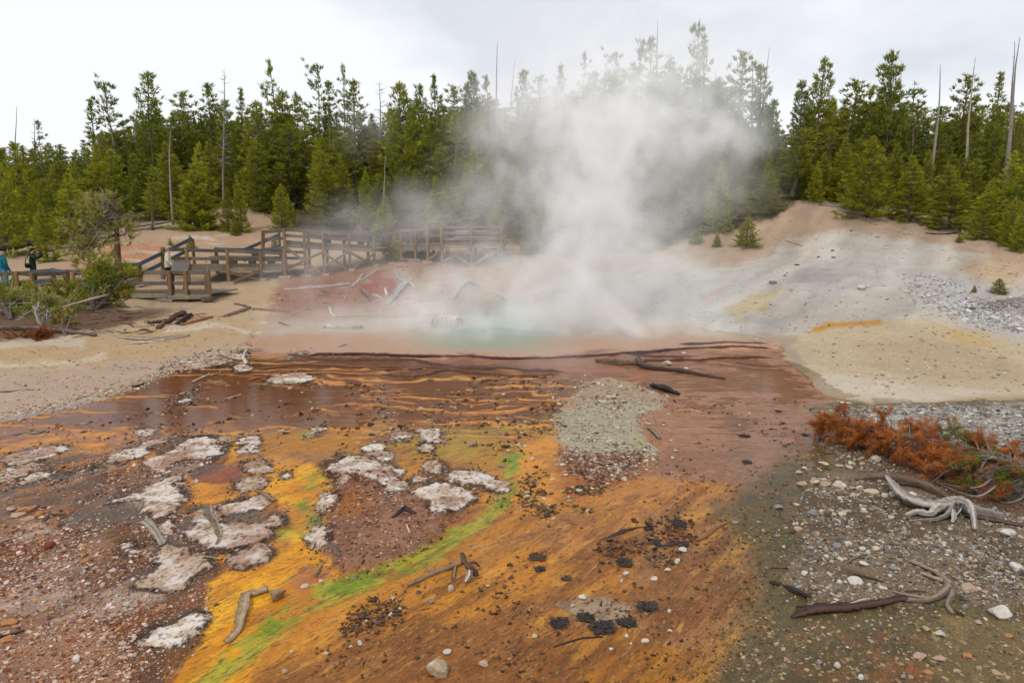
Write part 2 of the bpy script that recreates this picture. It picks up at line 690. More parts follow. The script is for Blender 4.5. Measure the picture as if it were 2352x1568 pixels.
GX = scol[None] * halfw(yrow)[:, None]
GY = np.repeat(yrow[:, None], nx, 1)
fs = sdf_poly(GX, GY, FLOW_W)
fs_w = fs + 0.18 * fbm(GX * 1.3, GY * 1.3, 3, 5)
flow = sstep(-0.9, 0.05, fs_w)
GZ = zrbf(GX, GY)
GZ0 = GZ * (1 - flow) + zf(GY) * flow
U, Vv = project(GX, GY, GZ0)

# warp for natural outlines, in picture units at the place itself
wn1, wn2 = fbm(GX * 0.9, GY * 0.9, 4, 31), fbm(GX * 0.9 + 50, GY * 0.9, 4, 37)
wf1, wf2 = fbm(GX * 5, GY * 5, 3, 41), fbm(GX * 5 + 9, GY * 5, 3, 43)
wg1, wg2 = fbm(GX * 17, GY * 17, 3, 47), fbm(GX * 17 + 5, GY * 17, 3, 53)
UW = U + 28 * wn1 + 10 * wf1 + 7 * wg1
VW = Vv + 11 * wn2 + 4.5 * wf2 + 3.2 * wg2

CG = np.empty(GX.shape + (3,))
CG[:] = alb((186, 160, 132))
WET = np.zeros(GX.shape)


def mask_poly(poly, soft, warp=1.0):
    P = np.asarray(poly, float)
    m = np.zeros(GX.shape)
    pad = soft * 2 + 50
    b = (U > P[:, 0].min() - pad) & (U < P[:, 0].max() + pad) & (Vv > P[:, 1].min() - pad) & (Vv < P[:, 1].max() + pad)
    if not b.any():
        return m
    # picture heights are squeezed by the slant view: stretch them before measuring
    k = 2.0
    q = P * [1, k]
    u = U[b] + (UW[b] - U[b]) * warp
    v = (Vv[b] + (VW[b] - Vv[b]) * warp) * k
    m[b] = sstep(-soft, soft, sdf_poly(u, v, q))
    return m


def mask_line(pts, width, soft, warp=1.0):
    P = np.asarray(pts, float)
    m = np.zeros(GX.shape)
    pad = width + soft + 50
    b = (U > P[:, 0].min() - pad) & (U < P[:, 0].max() + pad) & (Vv > P[:, 1].min() - pad) & (Vv < P[:, 1].max() + pad)
    if not b.any():
        return m
    u = U[b] + (UW[b] - U[b]) * warp
    v = Vv[b] + (VW[b] - Vv[b]) * warp
    m[b] = 1 - sstep(width - soft, width + soft, dist_line(u, v, P))
    return m


def blend(m, c, a=1.0):
    global CG
    CG += (alb(c) - CG) * (m * a)[..., None]


def ell(cx, cy, rx, ry, n=20):
    return [(cx + rx * math.cos(i / n * 2 * math.pi), cy + ry * math.sin(i / n * 2 * math.pi)) for i in range(n)]


# --- dry ground
FOREST = [(-600, 560), (0, 560), (60, 562), (130, 570), (200, 540), (300, 505), (400, 512), (500, 470), (600, 478), (640, 520), (760, 545), (870, 560), (1000, 560),
          (1150, 560), (1250, 580), (1350, 585), (1500, 575), (1600, 545), (1700, 520), (1780, 498), (1830, 466), (1960, 475), (2060, 478), (2200, 510), (2260, 548), (2352, 562), (2900, 562)]
m_for = mask_poly(FOREST + [(2900, -900), (-600, -900)], 14)
blend(mask_poly([(0, 640), (130, 590), (300, 545), (480, 515), (660, 500), (640, 560), (420, 610), (250, 650), (100, 680)], 16), (190, 158, 128))
streak = fbm(GX * 0.35 + GY * 0.25, GY * 0.9 - GX * 0.5, 4, 61)
blend(mask_poly([(130, 620), (260, 560), (400, 545), (420, 575), (300, 620), (220, 640)], 22) * sstep(-0.15, 0.25, streak), (196, 134, 94), .75)
blend(mask_poly([(300, 585), (390, 545), (560, 520), (600, 540), (430, 580), (330, 610)], 20) * sstep(0.0, 0.3, fbm(GX * .5, GY * .8, 4, 71)), (214, 194, 178))
# bank behind the pool
blend(mask_poly([(600, 720), (560, 690), (620, 640), (760, 615), (900, 590), (1180, 590), (1280, 620), (1280, 735), (900, 735), (700, 738)], 24), (170, 132, 106))
blend(mask_poly([(640, 665), (690, 640), (850, 612), (900, 640), (880, 690), (840, 712), (720, 730), (640, 735), (620, 705)], 34) * sstep(-.7, .25, fbm(GX * .6, GY * .6, 5, 77)), (158, 108, 84), .9)
blend(mask_poly([(860, 625), (895, 622), (905, 660), (890, 680), (850, 690), (838, 665)], 10), (150, 72, 46))
blend(mask_poly([(1080, 600), (1200, 600), (1260, 680), (1180, 700), (1080, 680)], 24), (186, 146, 108))
blend(mask_poly([(1080, 690), (1180, 685), (1230, 715), (1200, 735), (1090, 735)], 18), (126, 122, 84), 0.7)
# right-hand slope
blend(mask_poly([(1300, 640), (1480, 600), (1700, 560), (1830, 468), (2000, 480), (2352, 570), (2900, 580), (2900, 900), (2352, 905), (2000, 800), (1780, 770), (1560, 745), (1300, 735)], 14), (200, 190, 178))
blend(mask_poly([(1560, 590), (1700, 560), (1820, 465), (2060, 480), (2260, 550), (2352, 570), (2500, 590), (2352, 620), (2150, 560), (1950, 530), (1800, 560), (1700, 610), (1600, 620)], 24), (182, 156, 132))
blend(mask_poly([(1420, 650), (1620, 620), (1760, 640), (1700, 720), (1740, 772), (1560, 745), (1400, 735)], 26), (208, 203, 196))
blend(mask_poly([(1780, 650), (1900, 590), (2080, 585), (2130, 630), (2020, 670), (1850, 690)], 26), (204, 197, 190), 0.85)
blend(mask_poly([(1700, 770), (1640, 740), (1760, 660), (1900, 600), (1920, 640), (1830, 720), (1800, 775)], 22) * sstep(-.2, .3, fbm(GX * .9 - GY * .3, GY * .4, 4, 81)), (178, 172, 168), 0.8)
blend(mask_poly([(1660, 715), (1740, 670), (1790, 665), (1760, 700), (1690, 735)], 16), (196, 172, 112), 0.75)
blend(mask_poly([(1600, 690), (1650, 655), (1700, 640), (1680, 670), (1620, 705)], 12), (208, 170, 140), 0.6)
blend(mask_poly([(2090, 620), (2250, 640), (2352, 680), (2420, 740), (2352, 770), (2230, 740), (2140, 690), (2080, 690)], 18) * sstep(-.3, .2, fbm(GX * .8, GY * .8, 4, 83)), (204, 202, 200), 0.85)
blend(mask_poly([(2240, 690), (2352, 680), (2420, 700), (2352, 712), (2260, 705)], 10), (112, 100, 88), 0.8)
blend(mask_poly([(2200, 600), (2352, 590), (2352, 660), (2240, 640)], 22), (196, 162, 122), 0.7)
# the sandy mound
MOUND = [(1775, 795), (1850, 760), (1960, 742), (2120, 735), (2240, 760), (2400, 800), (2600, 850), (2600, 905), (2352, 912), (2000, 922), (1895, 908), (1860, 862), (1800, 825)]
blend(mask_poly(MOUND, 18, 0.5), (204, 184, 152))
blend(mask_poly([(1960, 790), (2150, 780), (2352, 830), (2352, 880), (2150, 860), (2000, 840)], 30), (192, 170, 138), 0.8)
blend(mask_poly([(2150, 750), (2240, 765), (2300, 800), (2200, 790)], 16), (208, 174, 120), 0.8)
blend(mask_poly([(1860, 875), (1900, 850), (2050, 880), (2250, 895), (2352, 900), (2100, 918), (1900, 908)], 18), (214, 198, 178))
blend(mask_line([(1862, 757), (1900, 748), (1960, 742), (2020, 742)], 5, 5, 0.4), (206, 148, 58))
blend(mask_poly([(1780, 800), (1800, 775), (1840, 770), (1820, 800), (1860, 850), (1840, 855)], 8, .5), (176, 158, 136), 0.8)
# sandy bank on the left
LB = [(-500, 790), (0, 785), (180, 775), (330, 745), (470, 700), (560, 655), (640, 640), (620, 735), (575, 762), (560, 803), (400, 850), (300, 896), (160, 936), (0, 965), (-500, 1000)]
blend(mask_poly(LB, 14), (196, 166, 128))
blend(mask_poly([(-500, 860), (0, 850), (180, 842), (350, 830), (480, 790), (580, 790), (400, 850), (160, 936), (0, 965), (-500, 990)], 22), (196, 170, 148))
blend(mask_line([(380, 760), (460, 752), (520, 752), (570, 765)], 5, 5), (220, 208, 190), 0.8)
blend(mask_line([(0, 845), (100, 835), (180, 830), (240, 812)], 6, 6), (216, 200, 178), 0.8)
blend(mask_line([(0, 792), (120, 785), (200, 785)], 8, 8), (214, 204, 188), 0.6)
blend(mask_poly([(-300, 775), (0, 777), (180, 770), (330, 735), (420, 712), (300, 715), (200, 690), (0, 700), (-300, 690)], 14), (112, 86, 66))
blend(m_for, (96, 80, 58))
blend(m_for * sstep(0.0, 0.4, fbm(GX * .5, GY * .5, 4, 91)), (72, 68, 44))

# --- the hot run-off
e1, e2 = np.array([0.62, 0.785]), np.array([0.785, -0.62])
near = 1 - sstep(8.6, 11.5, GY + 0.25 * GX)
AL = (GX * e1[0] + GY * e1[1]) * near + GX * (1 - near)
AC = (GX * e2[0] + GY * e2[1]) * near + GY * (1 - near)
st1 = fbm(AL * 0.45, AC * 2.2, 4, 101)
st2 = fbm(AL * 1.4 + 7, AC * 7.0, 4, 111)
st3 = fbm(GX * 6, GY * 6, 4, 121)
pat = fbm(GX * 1.1, GY * 1.1, 5, 131)
inflow = sstep(-0.02, 0.05, fs_w)


def fl(poly, c, soft=20, a=1.0, extra=None, warp=1.9):
    m = mask_poly(poly, soft, warp) * inflow
    if extra is not None:
        m = m * extra
    blend(m, c, a)
    return m


ALL = [(-900, 700), (3000, 700), (3000, 3000), (-900, 3000)]
fl(ALL, (160, 92, 46), 5)
# far pool and terraces
fl([(520, 860), (560, 700), (1850, 700), (1900, 905), (1700, 905), (1300, 870), (900, 880)], (146, 88, 62), 22)
fl([(560, 812), (570, 700), (1850, 700), (1800, 795), (1500, 806), (1200, 820), (760, 813)], (208, 146, 112), 10)
fl([(560, 770), (570, 700), (1850, 700), (1800, 785), (1500, 760), (1200, 742), (760, 750)], (206, 176, 150), 12, .8)
fl([(570, 790), (590, 755), (700, 745), (760, 765), (700, 795)], (206, 136, 84), 14, 0.8)
fl(ell(1130, 760, 200, 34), (130, 160, 138), 34, .6)
fl(ell(1150, 752, 120, 20), (100, 158, 142), 26, .6)
# right side of the run-off: pinkish brown
fl([(1480, 900), (1560, 800), (1800, 795), (1900, 910), (1880, 980), (1800, 1080), (1640, 1180), (1500, 1180), (1480, 1000)], (158, 106, 80), 30)
fl([(1650, 930), (1880, 905), (1870, 1000), (1760, 1100), (1680, 1120)], (150, 108, 88), 30, 0.8)
# middle: red-brown ponds with orange seams
fl([(480, 850), (560, 812), (1300, 850), (1330, 880), (1290, 960), (1150, 980), (950, 985), (650, 975), (450, 950)], (124, 66, 34), 24)
fl([(0, 970), (160, 940), (400, 860), (520, 830), (600, 900), (560, 960), (420, 990), (250, 1000), (0, 1030)], (122, 60, 24), 22)
fl([(0, 985), (250, 990), (420, 995), (500, 985), (440, 1010), (250, 1040), (90, 1040), (0, 1080)], (190, 108, 44), 22, 0.9, sstep(-.35, .25, st2))
# orange ground of the middle distance
fl([(420, 1000), (700, 975), (1000, 975), (1280, 960), (1290, 1060), (1230, 1150), (1000, 1180), (700, 1160), (560, 1100), (470, 1050)], (176, 112, 44), 26)
fl([(880, 985), (1100, 970), (1260, 945), (1280, 990), (1180, 1060), (1050, 1075), (900, 1040)], (158, 126, 50), 26, 0.8, sstep(-.3, .2, pat))
fl([(1180, 1000), (1290, 990), (1280, 1080), (1260, 1180), (1190, 1200), (1200, 1080)], (212, 136, 52), 22, 0.85)
# the wide orange-brown run in front
fl([(440, 1700), (500, 1560), (640, 1420), (860, 1330), (1100, 1230), (1250, 1180), (1500, 1100), (1680, 1110), (1740, 1250), (1740, 1420), (1700, 1700)], (186, 116, 44), 30)
fl([(1250, 1190), (1500, 1090), (1640, 1130), (1560, 1200), (1400, 1260), (1250, 1280)], (178, 112, 58), 30, 0.9)
fl([(1500, 1180), (1690, 1120), (1740, 1250), (1740, 1440), (1560, 1500), (1420, 1440), (1450, 1280)], (150, 98, 60), 34, 0.95)
fl([(1640, 1150), (1760, 1130), (1790, 1260), (1780, 1450), (1700, 1600), (1560, 1600), (1660, 1450), (1680, 1280)], (128, 94, 60), 44, 0.8)
fl([(900, 1700), (1000, 1540), (1250, 1450), (1500, 1490), (1640, 1560), (1650, 1700)], (146, 88, 44), 34, 0.85, sstep(-.5, .1, st1))
fl([(760, 1500), (1100, 1340), (1300, 1300), (1260, 1440), (1000, 1540), (800, 1600)], (196, 124, 42), 30, 0.7, sstep(-.3, .3, st1))
fl([(600, 1600), (860, 1460), (1150, 1400), (1320, 1360), (1560, 1330), (1660, 1480), (1660, 1700), (600, 1700)], (132, 82, 44), 40, .8, sstep(-.3, .2, st1 + .5 * pat))
fl([(1080, 1260), (1300, 1190), (1560, 1160), (1640, 1220), (1400, 1330), (1180, 1360)], (142, 90, 50), 36, .7, sstep(-.2, .3, st1))
# dark seams along the stream
run = mask_poly([(440, 1700), (520, 1540), (860, 1340), (1250, 1180), (1680, 1100), (1740, 1250), (1740, 1420), (1650, 1700)], 40) * inflow
blend(run * sstep(0.02, 0.38, st2), (118, 68, 32), 0.75)
blend(run * sstep(0.12, 0.42, st1), (142, 84, 42), 0.6)
blend(run * sstep(0.25, 0.5, -st2), (216, 146, 58), 0.5)
# bright yellow-orange strips
YEL = [[(440, 1700), (400, 1568), (470, 1440), (500, 1320), (560, 1300), (620, 1240), (650, 1180), (620, 1130), (640, 1090), (720, 1110), (740, 1180), (730, 1230), (790, 1330), (700, 1410), (600, 1520), (540, 1700)],
       [(0, 1125), (0, 1105), (120, 1075), (220, 1052), (230, 1062), (150, 1090), (60, 1118)],
       [(150, 1106), (215, 1070), (235, 1068), (200, 1100), (150, 1118)],
       [(500, 985), (530, 960), (560, 1000), (540, 1060), (500, 1062)],
       [(400, 1150), (470, 1090), (560, 1090), (640, 1080), (640, 1130), (520, 1150), (430, 1180)],
       [(900, 1080), (960, 1060), (960, 1120), (1020, 1100), (1170, 1120), (1180, 1150), (1060, 1170), (940, 1130)],
       [(600, 1040), (720, 1060), (760, 1090), (740, 1130), (640, 1110)]]
ym = np.zeros(GX.shape)
for p_ in YEL:
    ym = np.maximum(ym, mask_poly(p_, 6, 1.1) * inflow)
blend(ym, (216, 138, 32))
blend(ym * sstep(-0.1, 0.35, st2), (232, 164, 52), 0.7)
blend(ym * sstep(0.1, 0.4, pat), (178, 104, 46), 0.8)
fl([(650, 1330), (690, 1290), (770, 1300), (760, 1340), (690, 1370)], (170, 100, 62), 16, 0.9)
fl([(440, 1080), (480, 1060), (560, 1070), (555, 1100), (500, 1110), (445, 1100)], (150, 70, 14), 12)
# left: wet gravel flats
LG = [(-600, 1120), (0, 1062), (120, 1030), (250, 1030), (370, 1000), (520, 1000), (520, 1060), (430, 1110), (440, 1180), (420, 1240), (500, 1300), (480, 1400), (470, 1480), (380, 1560), (360, 1900), (-600, 1900)]
lg = mask_poly(LG, 8, 1.3) * inflow
blend(lg, (112, 76, 54))
blend(lg * sstep(-.1, .3, pat), (104, 70, 50), 0.8)
blend(lg * sstep(.05, .3, st2 + .3 * st1) * mask_poly([(-600, 1160), (0, 1050), (250, 1010), (540, 990), (540, 1200), (440, 1260), (250, 1190), (0, 1190)], 24), (186, 112, 40), .8)
blend(lg * sstep(.1, .4, st1 - .3 * pat), (150, 82, 42), .6)
blend(lg * mask_poly([(-600, 1120), (0, 1062), (120, 1030), (240, 1035), (220, 1080), (100, 1120), (0, 1150)], 16) * sstep(-.2, .25, st2), (180, 110, 40), 0.75)
blend(lg * mask_poly([(100, 1180), (330, 1080), (420, 1090), (330, 1140), (200, 1170)], 16), (142, 104, 86))
blend(lg * mask_poly([(-600, 1250), (0, 1180), (180, 1185), (250, 1250), (200, 1400), (300, 1568), (360, 1900), (-600, 1900)], 26), (164, 116, 88))
blend(lg * mask_poly([(-200, 1270), (0, 1245), (130, 1245), (150, 1300), (60, 1350), (0, 1345), (-200, 1350)], 20), (142, 76, 40))
blend(lg * mask_poly([(380, 1470), (470, 1420), (440, 1520), (390, 1560)], 14), (180, 116, 52), .8)
blend(lg * sstep(.02, .35, fbm(GX * 1.8, GY * 1.8, 5, 141, .6)), (206, 182, 166), 0.7)
blend(lg * sstep(.15, .4, -fbm(GX * 1.3, GY * 1.3, 5, 143, .6)), (84, 56, 40), 0.7)
for pts_, wd_ in (([(-20, 1078), (120, 1044), (250, 1026), (330, 1004), (430, 984), (520, 985)], 8), ([(60, 1132), (180, 1100), (240, 1078), (310, 1064), (350, 1040)], 6), ([(380, 1196), (440, 1172), (480, 1130), (500, 1100)], 9),
                  ([(400, 1246), (440, 1270), (490, 1278), (540, 1300)], 8), ([(-20, 1030), (120, 1012), (260, 1004), (380, 985)], 10), ([(420, 1110), (470, 1095), (520, 1098)], 8)):
    blend(mask_line(pts_, wd_, wd_ * .7, 1.3) * inflow * sstep(-.5, .0, st3 + .4 * pat), (214, 130, 42), .9)
# green algae
GRN = [((470, 1590), (540, 1530), (620, 1460), (700, 1395), (770, 1360), (850, 1335), (930, 1295), (1000, 1255)), ((1000, 1255), (1060, 1225), (1130, 1190), (1165, 1150), (1190, 1100), (1185, 1050))]
gm = np.maximum(mask_line(GRN[0], 26, 11, 1.5), mask_line(GRN[1], 15, 8, 1.4))
gm = np.maximum(gm, mask_line([(690, 1165), (720, 1190), (690, 1215), (640, 1225)], 12, 12))
gm = np.maximum(gm, mask_line([(1120, 985), (1180, 972), (1225, 968)], 5, 5))
gm = np.maximum(gm, mask_line([(700, 1110), (740, 1095)], 14, 12) * .8)
gm = np.maximum(gm, mask_line([(690, 1000), (700, 975), (760, 960)], 12, 14) * .5)
gm *= inflow
blend(gm * sstep(-.55, .1, st3 + .6 * st2), (160, 148, 48), 0.95)
blend(gm * sstep(-.05, .3, fbm(GX * 3.5, GY * 3.5, 4, 151)), (104, 128, 34), 0.85)
# right: olive grey shallows and gravel bank
RS = [(1700, 1900), (1660, 1560), (1740, 1420), (1745, 1250), (1660, 1180), (1720, 1110), (1800, 1060), (1870, 990), (1880, 930), (2000, 925), (3000, 900), (3000, 1900)]
rs = np.clip(mask_poly(RS, 46, 1.6) * (1 + .9 * st3 + .5 * pat), 0, 1) * inflow
blend(rs, (104, 90, 60))
blend(rs * sstep(-.1, .35, fbm(GX * 1.6, GY * 1.6, 4, 161)), (88, 84, 46), 0.7)
RB = [(1890, 1010), (1880, 950), (1960, 935), (2352, 930), (2900, 940), (2900, 1420), (2352, 1400), (2100, 1400), (1900, 1390), (1790, 1350), (1840, 1270), (1830, 1200), (1860, 1100), (1900, 1070)]
rb = mask_poly(RB, 10, 1.5) * inflow
blend(rb, (134, 114, 92))
blend(rb * mask_poly([(1900, 945), (2352, 935), (2900, 935), (2900, 1060), (2352, 1020), (2000, 985)], 16), (188, 176, 164))
blend(rb * sstep(.0, .35, fbm(GX * 2, GY * 2, 4, 171)), (96, 78, 60), 0.8)
blend(rb * mask_poly([(1900, 1030), (2100, 1040), (2352, 1160), (2352, 1200), (2080, 1120), (1900, 1070)], 18), (104, 82, 64), .7)
blend(mask_line([(1900, 925), (2050, 922), (2352, 912), (2600, 905)], 9, 6, .5) * inflow, (132, 122, 98), .8)
fl([(2200, 1400), (2400, 1440), (2400, 1700), (2150, 1700), (2100, 1500)], (140, 118, 76), 40, .7)
# mid gravel bar, upper pale and lower red-brown
BAR = [(1341, 879), (1390, 872), (1434, 887), (1485, 895), (1537, 913), (1506, 936), (1485, 957), (1470, 977), (1465, 1006), (1493, 1024), (1496, 1052), (1460, 1073), (1416, 1096), (1382, 1104), (1331, 1086), (1289, 1060), (1307, 1031), (1279, 1003), (1277, 975), (1274, 949), (1305, 921)]
bar = mask_poly(BAR, 9, 1.3)
blend(bar, (186, 174, 150))
blend(bar * mask_poly([(1270, 880), (1560, 880), (1560, 935), (1400, 920), (1300, 945)], 14), (184, 152, 124), .8)
blend(bar * mask_poly([(1270, 1042), (1420, 1052), (1520, 1035), (1520, 1120), (1270, 1120)], 12), (142, 98, 78))
blend(bar * mask_poly(ell(1480, 1020, 40, 14), 10), (200, 186, 122), .4)
# central reddish gravel island
ISL = [(761, 1068), (802, 1048), (846, 1052), (872, 1068), (913, 1083), (910, 1101), (931, 1119), (940, 1145), (990, 1165), (1040, 1178), (1035, 1205), (1000, 1240), (930, 1275), (850, 1300), (774, 1317), (750, 1290), (705, 1245), (715, 1215), (745, 1195), (728, 1165), (745, 1140), (770, 1125), (760, 1090)]
isl = mask_poly(ISL, 6, 1.0)
blend(isl, (138, 96, 76))
blend(isl * sstep(-.1, .3, st3), (166, 122, 98), .6)
blend(isl * mask_poly([(740, 1150), (800, 1130), (860, 1150), (840, 1185), (770, 1200)], 12), (166, 104, 48), .8)
blend(isl * mask_poly([(790, 1085), (870, 1085), (890, 1120), (800, 1125)], 10), (104, 52, 40), .9)

CR = [
    ([(13, 1055), (39, 1042), (90, 1031), (144, 1026), (165, 1031), (124, 1044), (85, 1057), (34, 1066)], 'long white crust strip nearest the picture edge above the yellow channel', .05, 2),
    ([(-20, 1090), (39, 1073), (77, 1062), (88, 1068), (52, 1088), (21, 1101), (-20, 1110)], 'greyish crust bank cut by the picture edge above the yellow channel', .04, 1),
    ([(46, 1109), (85, 1091), (129, 1083), (139, 1087), (103, 1098), (57, 1111)], 'thin pale crust tongue lying inside the yellow channel', .04, 2),
    ([(124, 1111), (165, 1088), (196, 1073), (219, 1073), (196, 1088), (155, 1104)], 'slanting white crust strip below the yellow channel', .05, 0),
    ([(240, 1055), (278, 1034), (322, 1021), (366, 1008), (400, 1004), (402, 1013), (366, 1021), (335, 1031), (322, 1044), (296, 1060), (253, 1064)], 'long pinkish crust strip pointing up at the red-brown ponds', .05, 0),
    ([(340, 1065), (371, 1047), (407, 1031), (433, 1011), (469, 1006), (485, 1013), (472, 1024), (510, 1029), (513, 1039), (477, 1052), (425, 1055), (387, 1068), (382, 1086), (366, 1083)], 'large white branching crust island with a round eastern lobe', .06, 0),
    ([(544, 1008), (567, 1004), (585, 1011), (583, 1017), (549, 1017)], 'small white oval crust beside the branching crust island', .05, 2),
    ([(552, 1037), (562, 1021), (577, 1024), (575, 1037)], 'small knobbly crust just below the white oval one', .05, 0),
    ([(254, 1156), (293, 1136), (332, 1130), (371, 1107), (400, 1097), (412, 1113), (408, 1126), (424, 1146), (406, 1166), (387, 1183), (361, 1187), (330, 1175), (342, 1156), (328, 1146), (289, 1154)], 'large jagged crust island beside the blue puddle', .06, 0),
    ([(182, 1153), (219, 1142), (221, 1147), (195, 1155)], 'small leaf-shaped white crust over the blue puddle', .04, 2),
    ([(559, 1066), (578, 1063), (608, 1068), (612, 1081), (578, 1083)], 'grey dome crust standing in the dark orange pool', .07, 1),
    ([(544, 1119), (555, 1102), (585, 1100), (608, 1108), (600, 1115), (563, 1125)], 'arched pink crust with a driftwood stick against it', .09, 1),
    ([(510, 1168), (537, 1157), (593, 1143), (612, 1149), (608, 1160), (570, 1172), (518, 1181)], 'oval crust just above the island with a driftwood stump', .07, 0),
    ([(422, 1224), (454, 1209), (450, 1179), (491, 1168), (507, 1205), (555, 1204), (597, 1209), (612, 1224), (593, 1243), (548, 1258), (480, 1264), (454, 1247)], 'thick crust island carrying a gnarled driftwood stump', .10, 0),
    ([(527, 1286), (548, 1269), (593, 1254), (616, 1266), (608, 1281), (578, 1292), (555, 1305)], 'pale crust island in the yellow just below the driftwood stump', .06, 0),
    ([(616, 1202), (631, 1183), (649, 1185), (646, 1202), (627, 1205)], 'small knob of crust alone in the bright yellow mat', .06, 1),
    ([(366, 1208), (388, 1196), (406, 1209), (384, 1226)], 'little crust next to the split grey log', .05, 0),
    ([(303, 1347), (355, 1320), (364, 1276), (388, 1257), (437, 1268), (487, 1300), (451, 1317), (427, 1350), (369, 1358), (350, 1350)], 'widest flat crust plate in the lower gravel flat', .06, 1),
    ([(369, 1440), (405, 1434), (432, 1413), (470, 1418), (473, 1434), (443, 1462), (410, 1481), (328, 1484), (317, 1473)], 'yellow-centred crust plate at the edge of the bright yellow mat', .06, 2),
    ([(276, 1254), (301, 1246), (323, 1268), (309, 1281), (290, 1273)], 'ragged broken crust flake in the wet gravel flat', .06, 0),
    ([(761, 1068), (802, 1048), (846, 1052), (872, 1068), (913, 1083), (905, 1100), (880, 1105), (850, 1098), (820, 1084), (792, 1086), (790, 1110), (772, 1112)], 'broad pink-white crust cap on the head of the central red gravel island', .05, 0),
    ([(728, 1165), (745, 1140), (775, 1143), (768, 1162), (745, 1176)], 'greenish white crust on the flank of the central gravel island', .04, 2),
    ([(700, 1237), (720, 1215), (748, 1222), (752, 1252), (735, 1255)], 'pale flat crust with dark stump on the lower flank of the central island', .05, 0),
    ([(888, 1108), (925, 1113), (931, 1127), (898, 1130)], 'little bright crust shelf under the pink-white cap', .04, 2),
    ([(964, 1124), (995, 1106), (1039, 1114), (1078, 1129), (1090, 1145), (1050, 1166), (1020, 1178), (985, 1170), (990, 1150), (960, 1140)], 'dark-fringed white crust east of the central gravel island', .06, 0),
    ([(1029, 1098), (1042, 1083), (1078, 1082), (1116, 1096), (1155, 1114), (1155, 1124), (1127, 1126), (1091, 1111), (1052, 1106)], 'long crust ridge touching the green algae stream', .08, 0),
    ([(977, 1070), (993, 1061), (1008, 1068), (1015, 1080), (1000, 1088), (982, 1083)], 'round coin-like crust above the long ridge', .07, 1),
    ([(970, 1008), (975, 988), (998, 985), (1008, 1003), (1011, 1016), (970, 1017)], 'upright white crusty block in the olive mat', .07, 0),
    ([(846, 1031), (866, 1026), (882, 1037), (859, 1040)], 'flat white crust chip, upper one of a pair above the central island', .05, 2),
    ([(864, 1044), (884, 1043), (895, 1050), (890, 1057), (872, 1052)], 'flat white crust chip, lower one of a pair above the central island', .05, 2),
    ([(910, 1003), (923, 995), (939, 1001), (933, 1011), (918, 1013)], 'white crust lump beside the upright crusty block', .06, 0),
    ([(709, 998), (727, 984), (738, 988), (727, 995)], 'wedge of white crust at the brown pond edge', .06, 0),
    ([(614, 877), (640, 861), (699, 860), (714, 869), (691, 879), (655, 882)], 'big pale domed crust island in the red-brown ponds', .08, 2),
    ([(663, 819), (681, 812), (704, 811), (701, 815), (678, 821)], 'flat white crust slab at the first dark terrace rim', .04, 2),
    ([(944, 1106), (959, 1097), (970, 1101), (964, 1109)], 'small crust pad between the central island and the coin-like crust', .05, 1),
    ([(967, 1031), (980, 1026), (989, 1031), (982, 1039), (972, 1039)], 'stump-like grey crust under the upright block', .08, 1),
    ([(645, 1091), (663, 1087), (665, 1095), (655, 1096)], 'tiny white crust chip at the green mat', .05, 0),
    ([(387, 846), (412, 830), (477, 815), (516, 812), (559, 812), (554, 825), (516, 836), (451, 846), (418, 848)], 'grey-white crusty spit where the sandy bank meets the ponds', .04, 1),
    ([(541, 851), (547, 841), (572, 841), (562, 851)], 'white crust chip at the tip of the crusty spit', .05, 2),
    ([(421, 903), (433, 895), (446, 900), (432, 905)], 'pale crust pad below the stranded sticks', .04, 2),
    ([(410, 921), (433, 915), (448, 919), (418, 924)], 'thin pale crust streak in the dark red pond', .04, 2),
    ([(320, 994), (338, 982), (361, 985), (356, 993), (335, 997)], 'triangular crust mound above the long pinkish strip', .05, 0),
]

for poly, lab_, h_, t_ in CR:
    P_ = np.asarray(poly, float)
    c_ = P_.mean(0)
    grown = c_ + (P_ - c_) * 1.12 + np.sign(P_ - c_) * [10, 6]
    blend(mask_poly(grown, 9, .8) * sstep(-.9, .0, st3 + .5 * pat) * inflow, (54, 35, 24), .95)

# --- relief
REL = np.zeros(GX.shape)
dry = 1 - inflow
REL += dry * (0.10 * fbm(GX * .35, GY * .35, 4, 201) + 0.035 * fbm(GX * 1.7, GY * 1.7, 4, 207) + 0.012 * st3)
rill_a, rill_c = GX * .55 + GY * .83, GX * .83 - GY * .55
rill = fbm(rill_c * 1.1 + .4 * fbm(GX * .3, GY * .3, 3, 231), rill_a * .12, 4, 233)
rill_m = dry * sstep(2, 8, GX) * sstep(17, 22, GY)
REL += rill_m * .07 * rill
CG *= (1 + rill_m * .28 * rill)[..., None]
CG *= (1 + dry * (.10 * fbm(GX * .8, GY * .8, 5, 235, .65) + .10 * fbm(GX * 4, GY * 4, 4, 237, .7)))[..., None]
REL += dry * sstep(20, 40, GY) * 0.12 * fbm(GX * .25 + .3 * GY, GY * .1, 3, 209)
bed = -0.008 + 0.012 * pat + 0.006 * st2 + 0.004 * st3
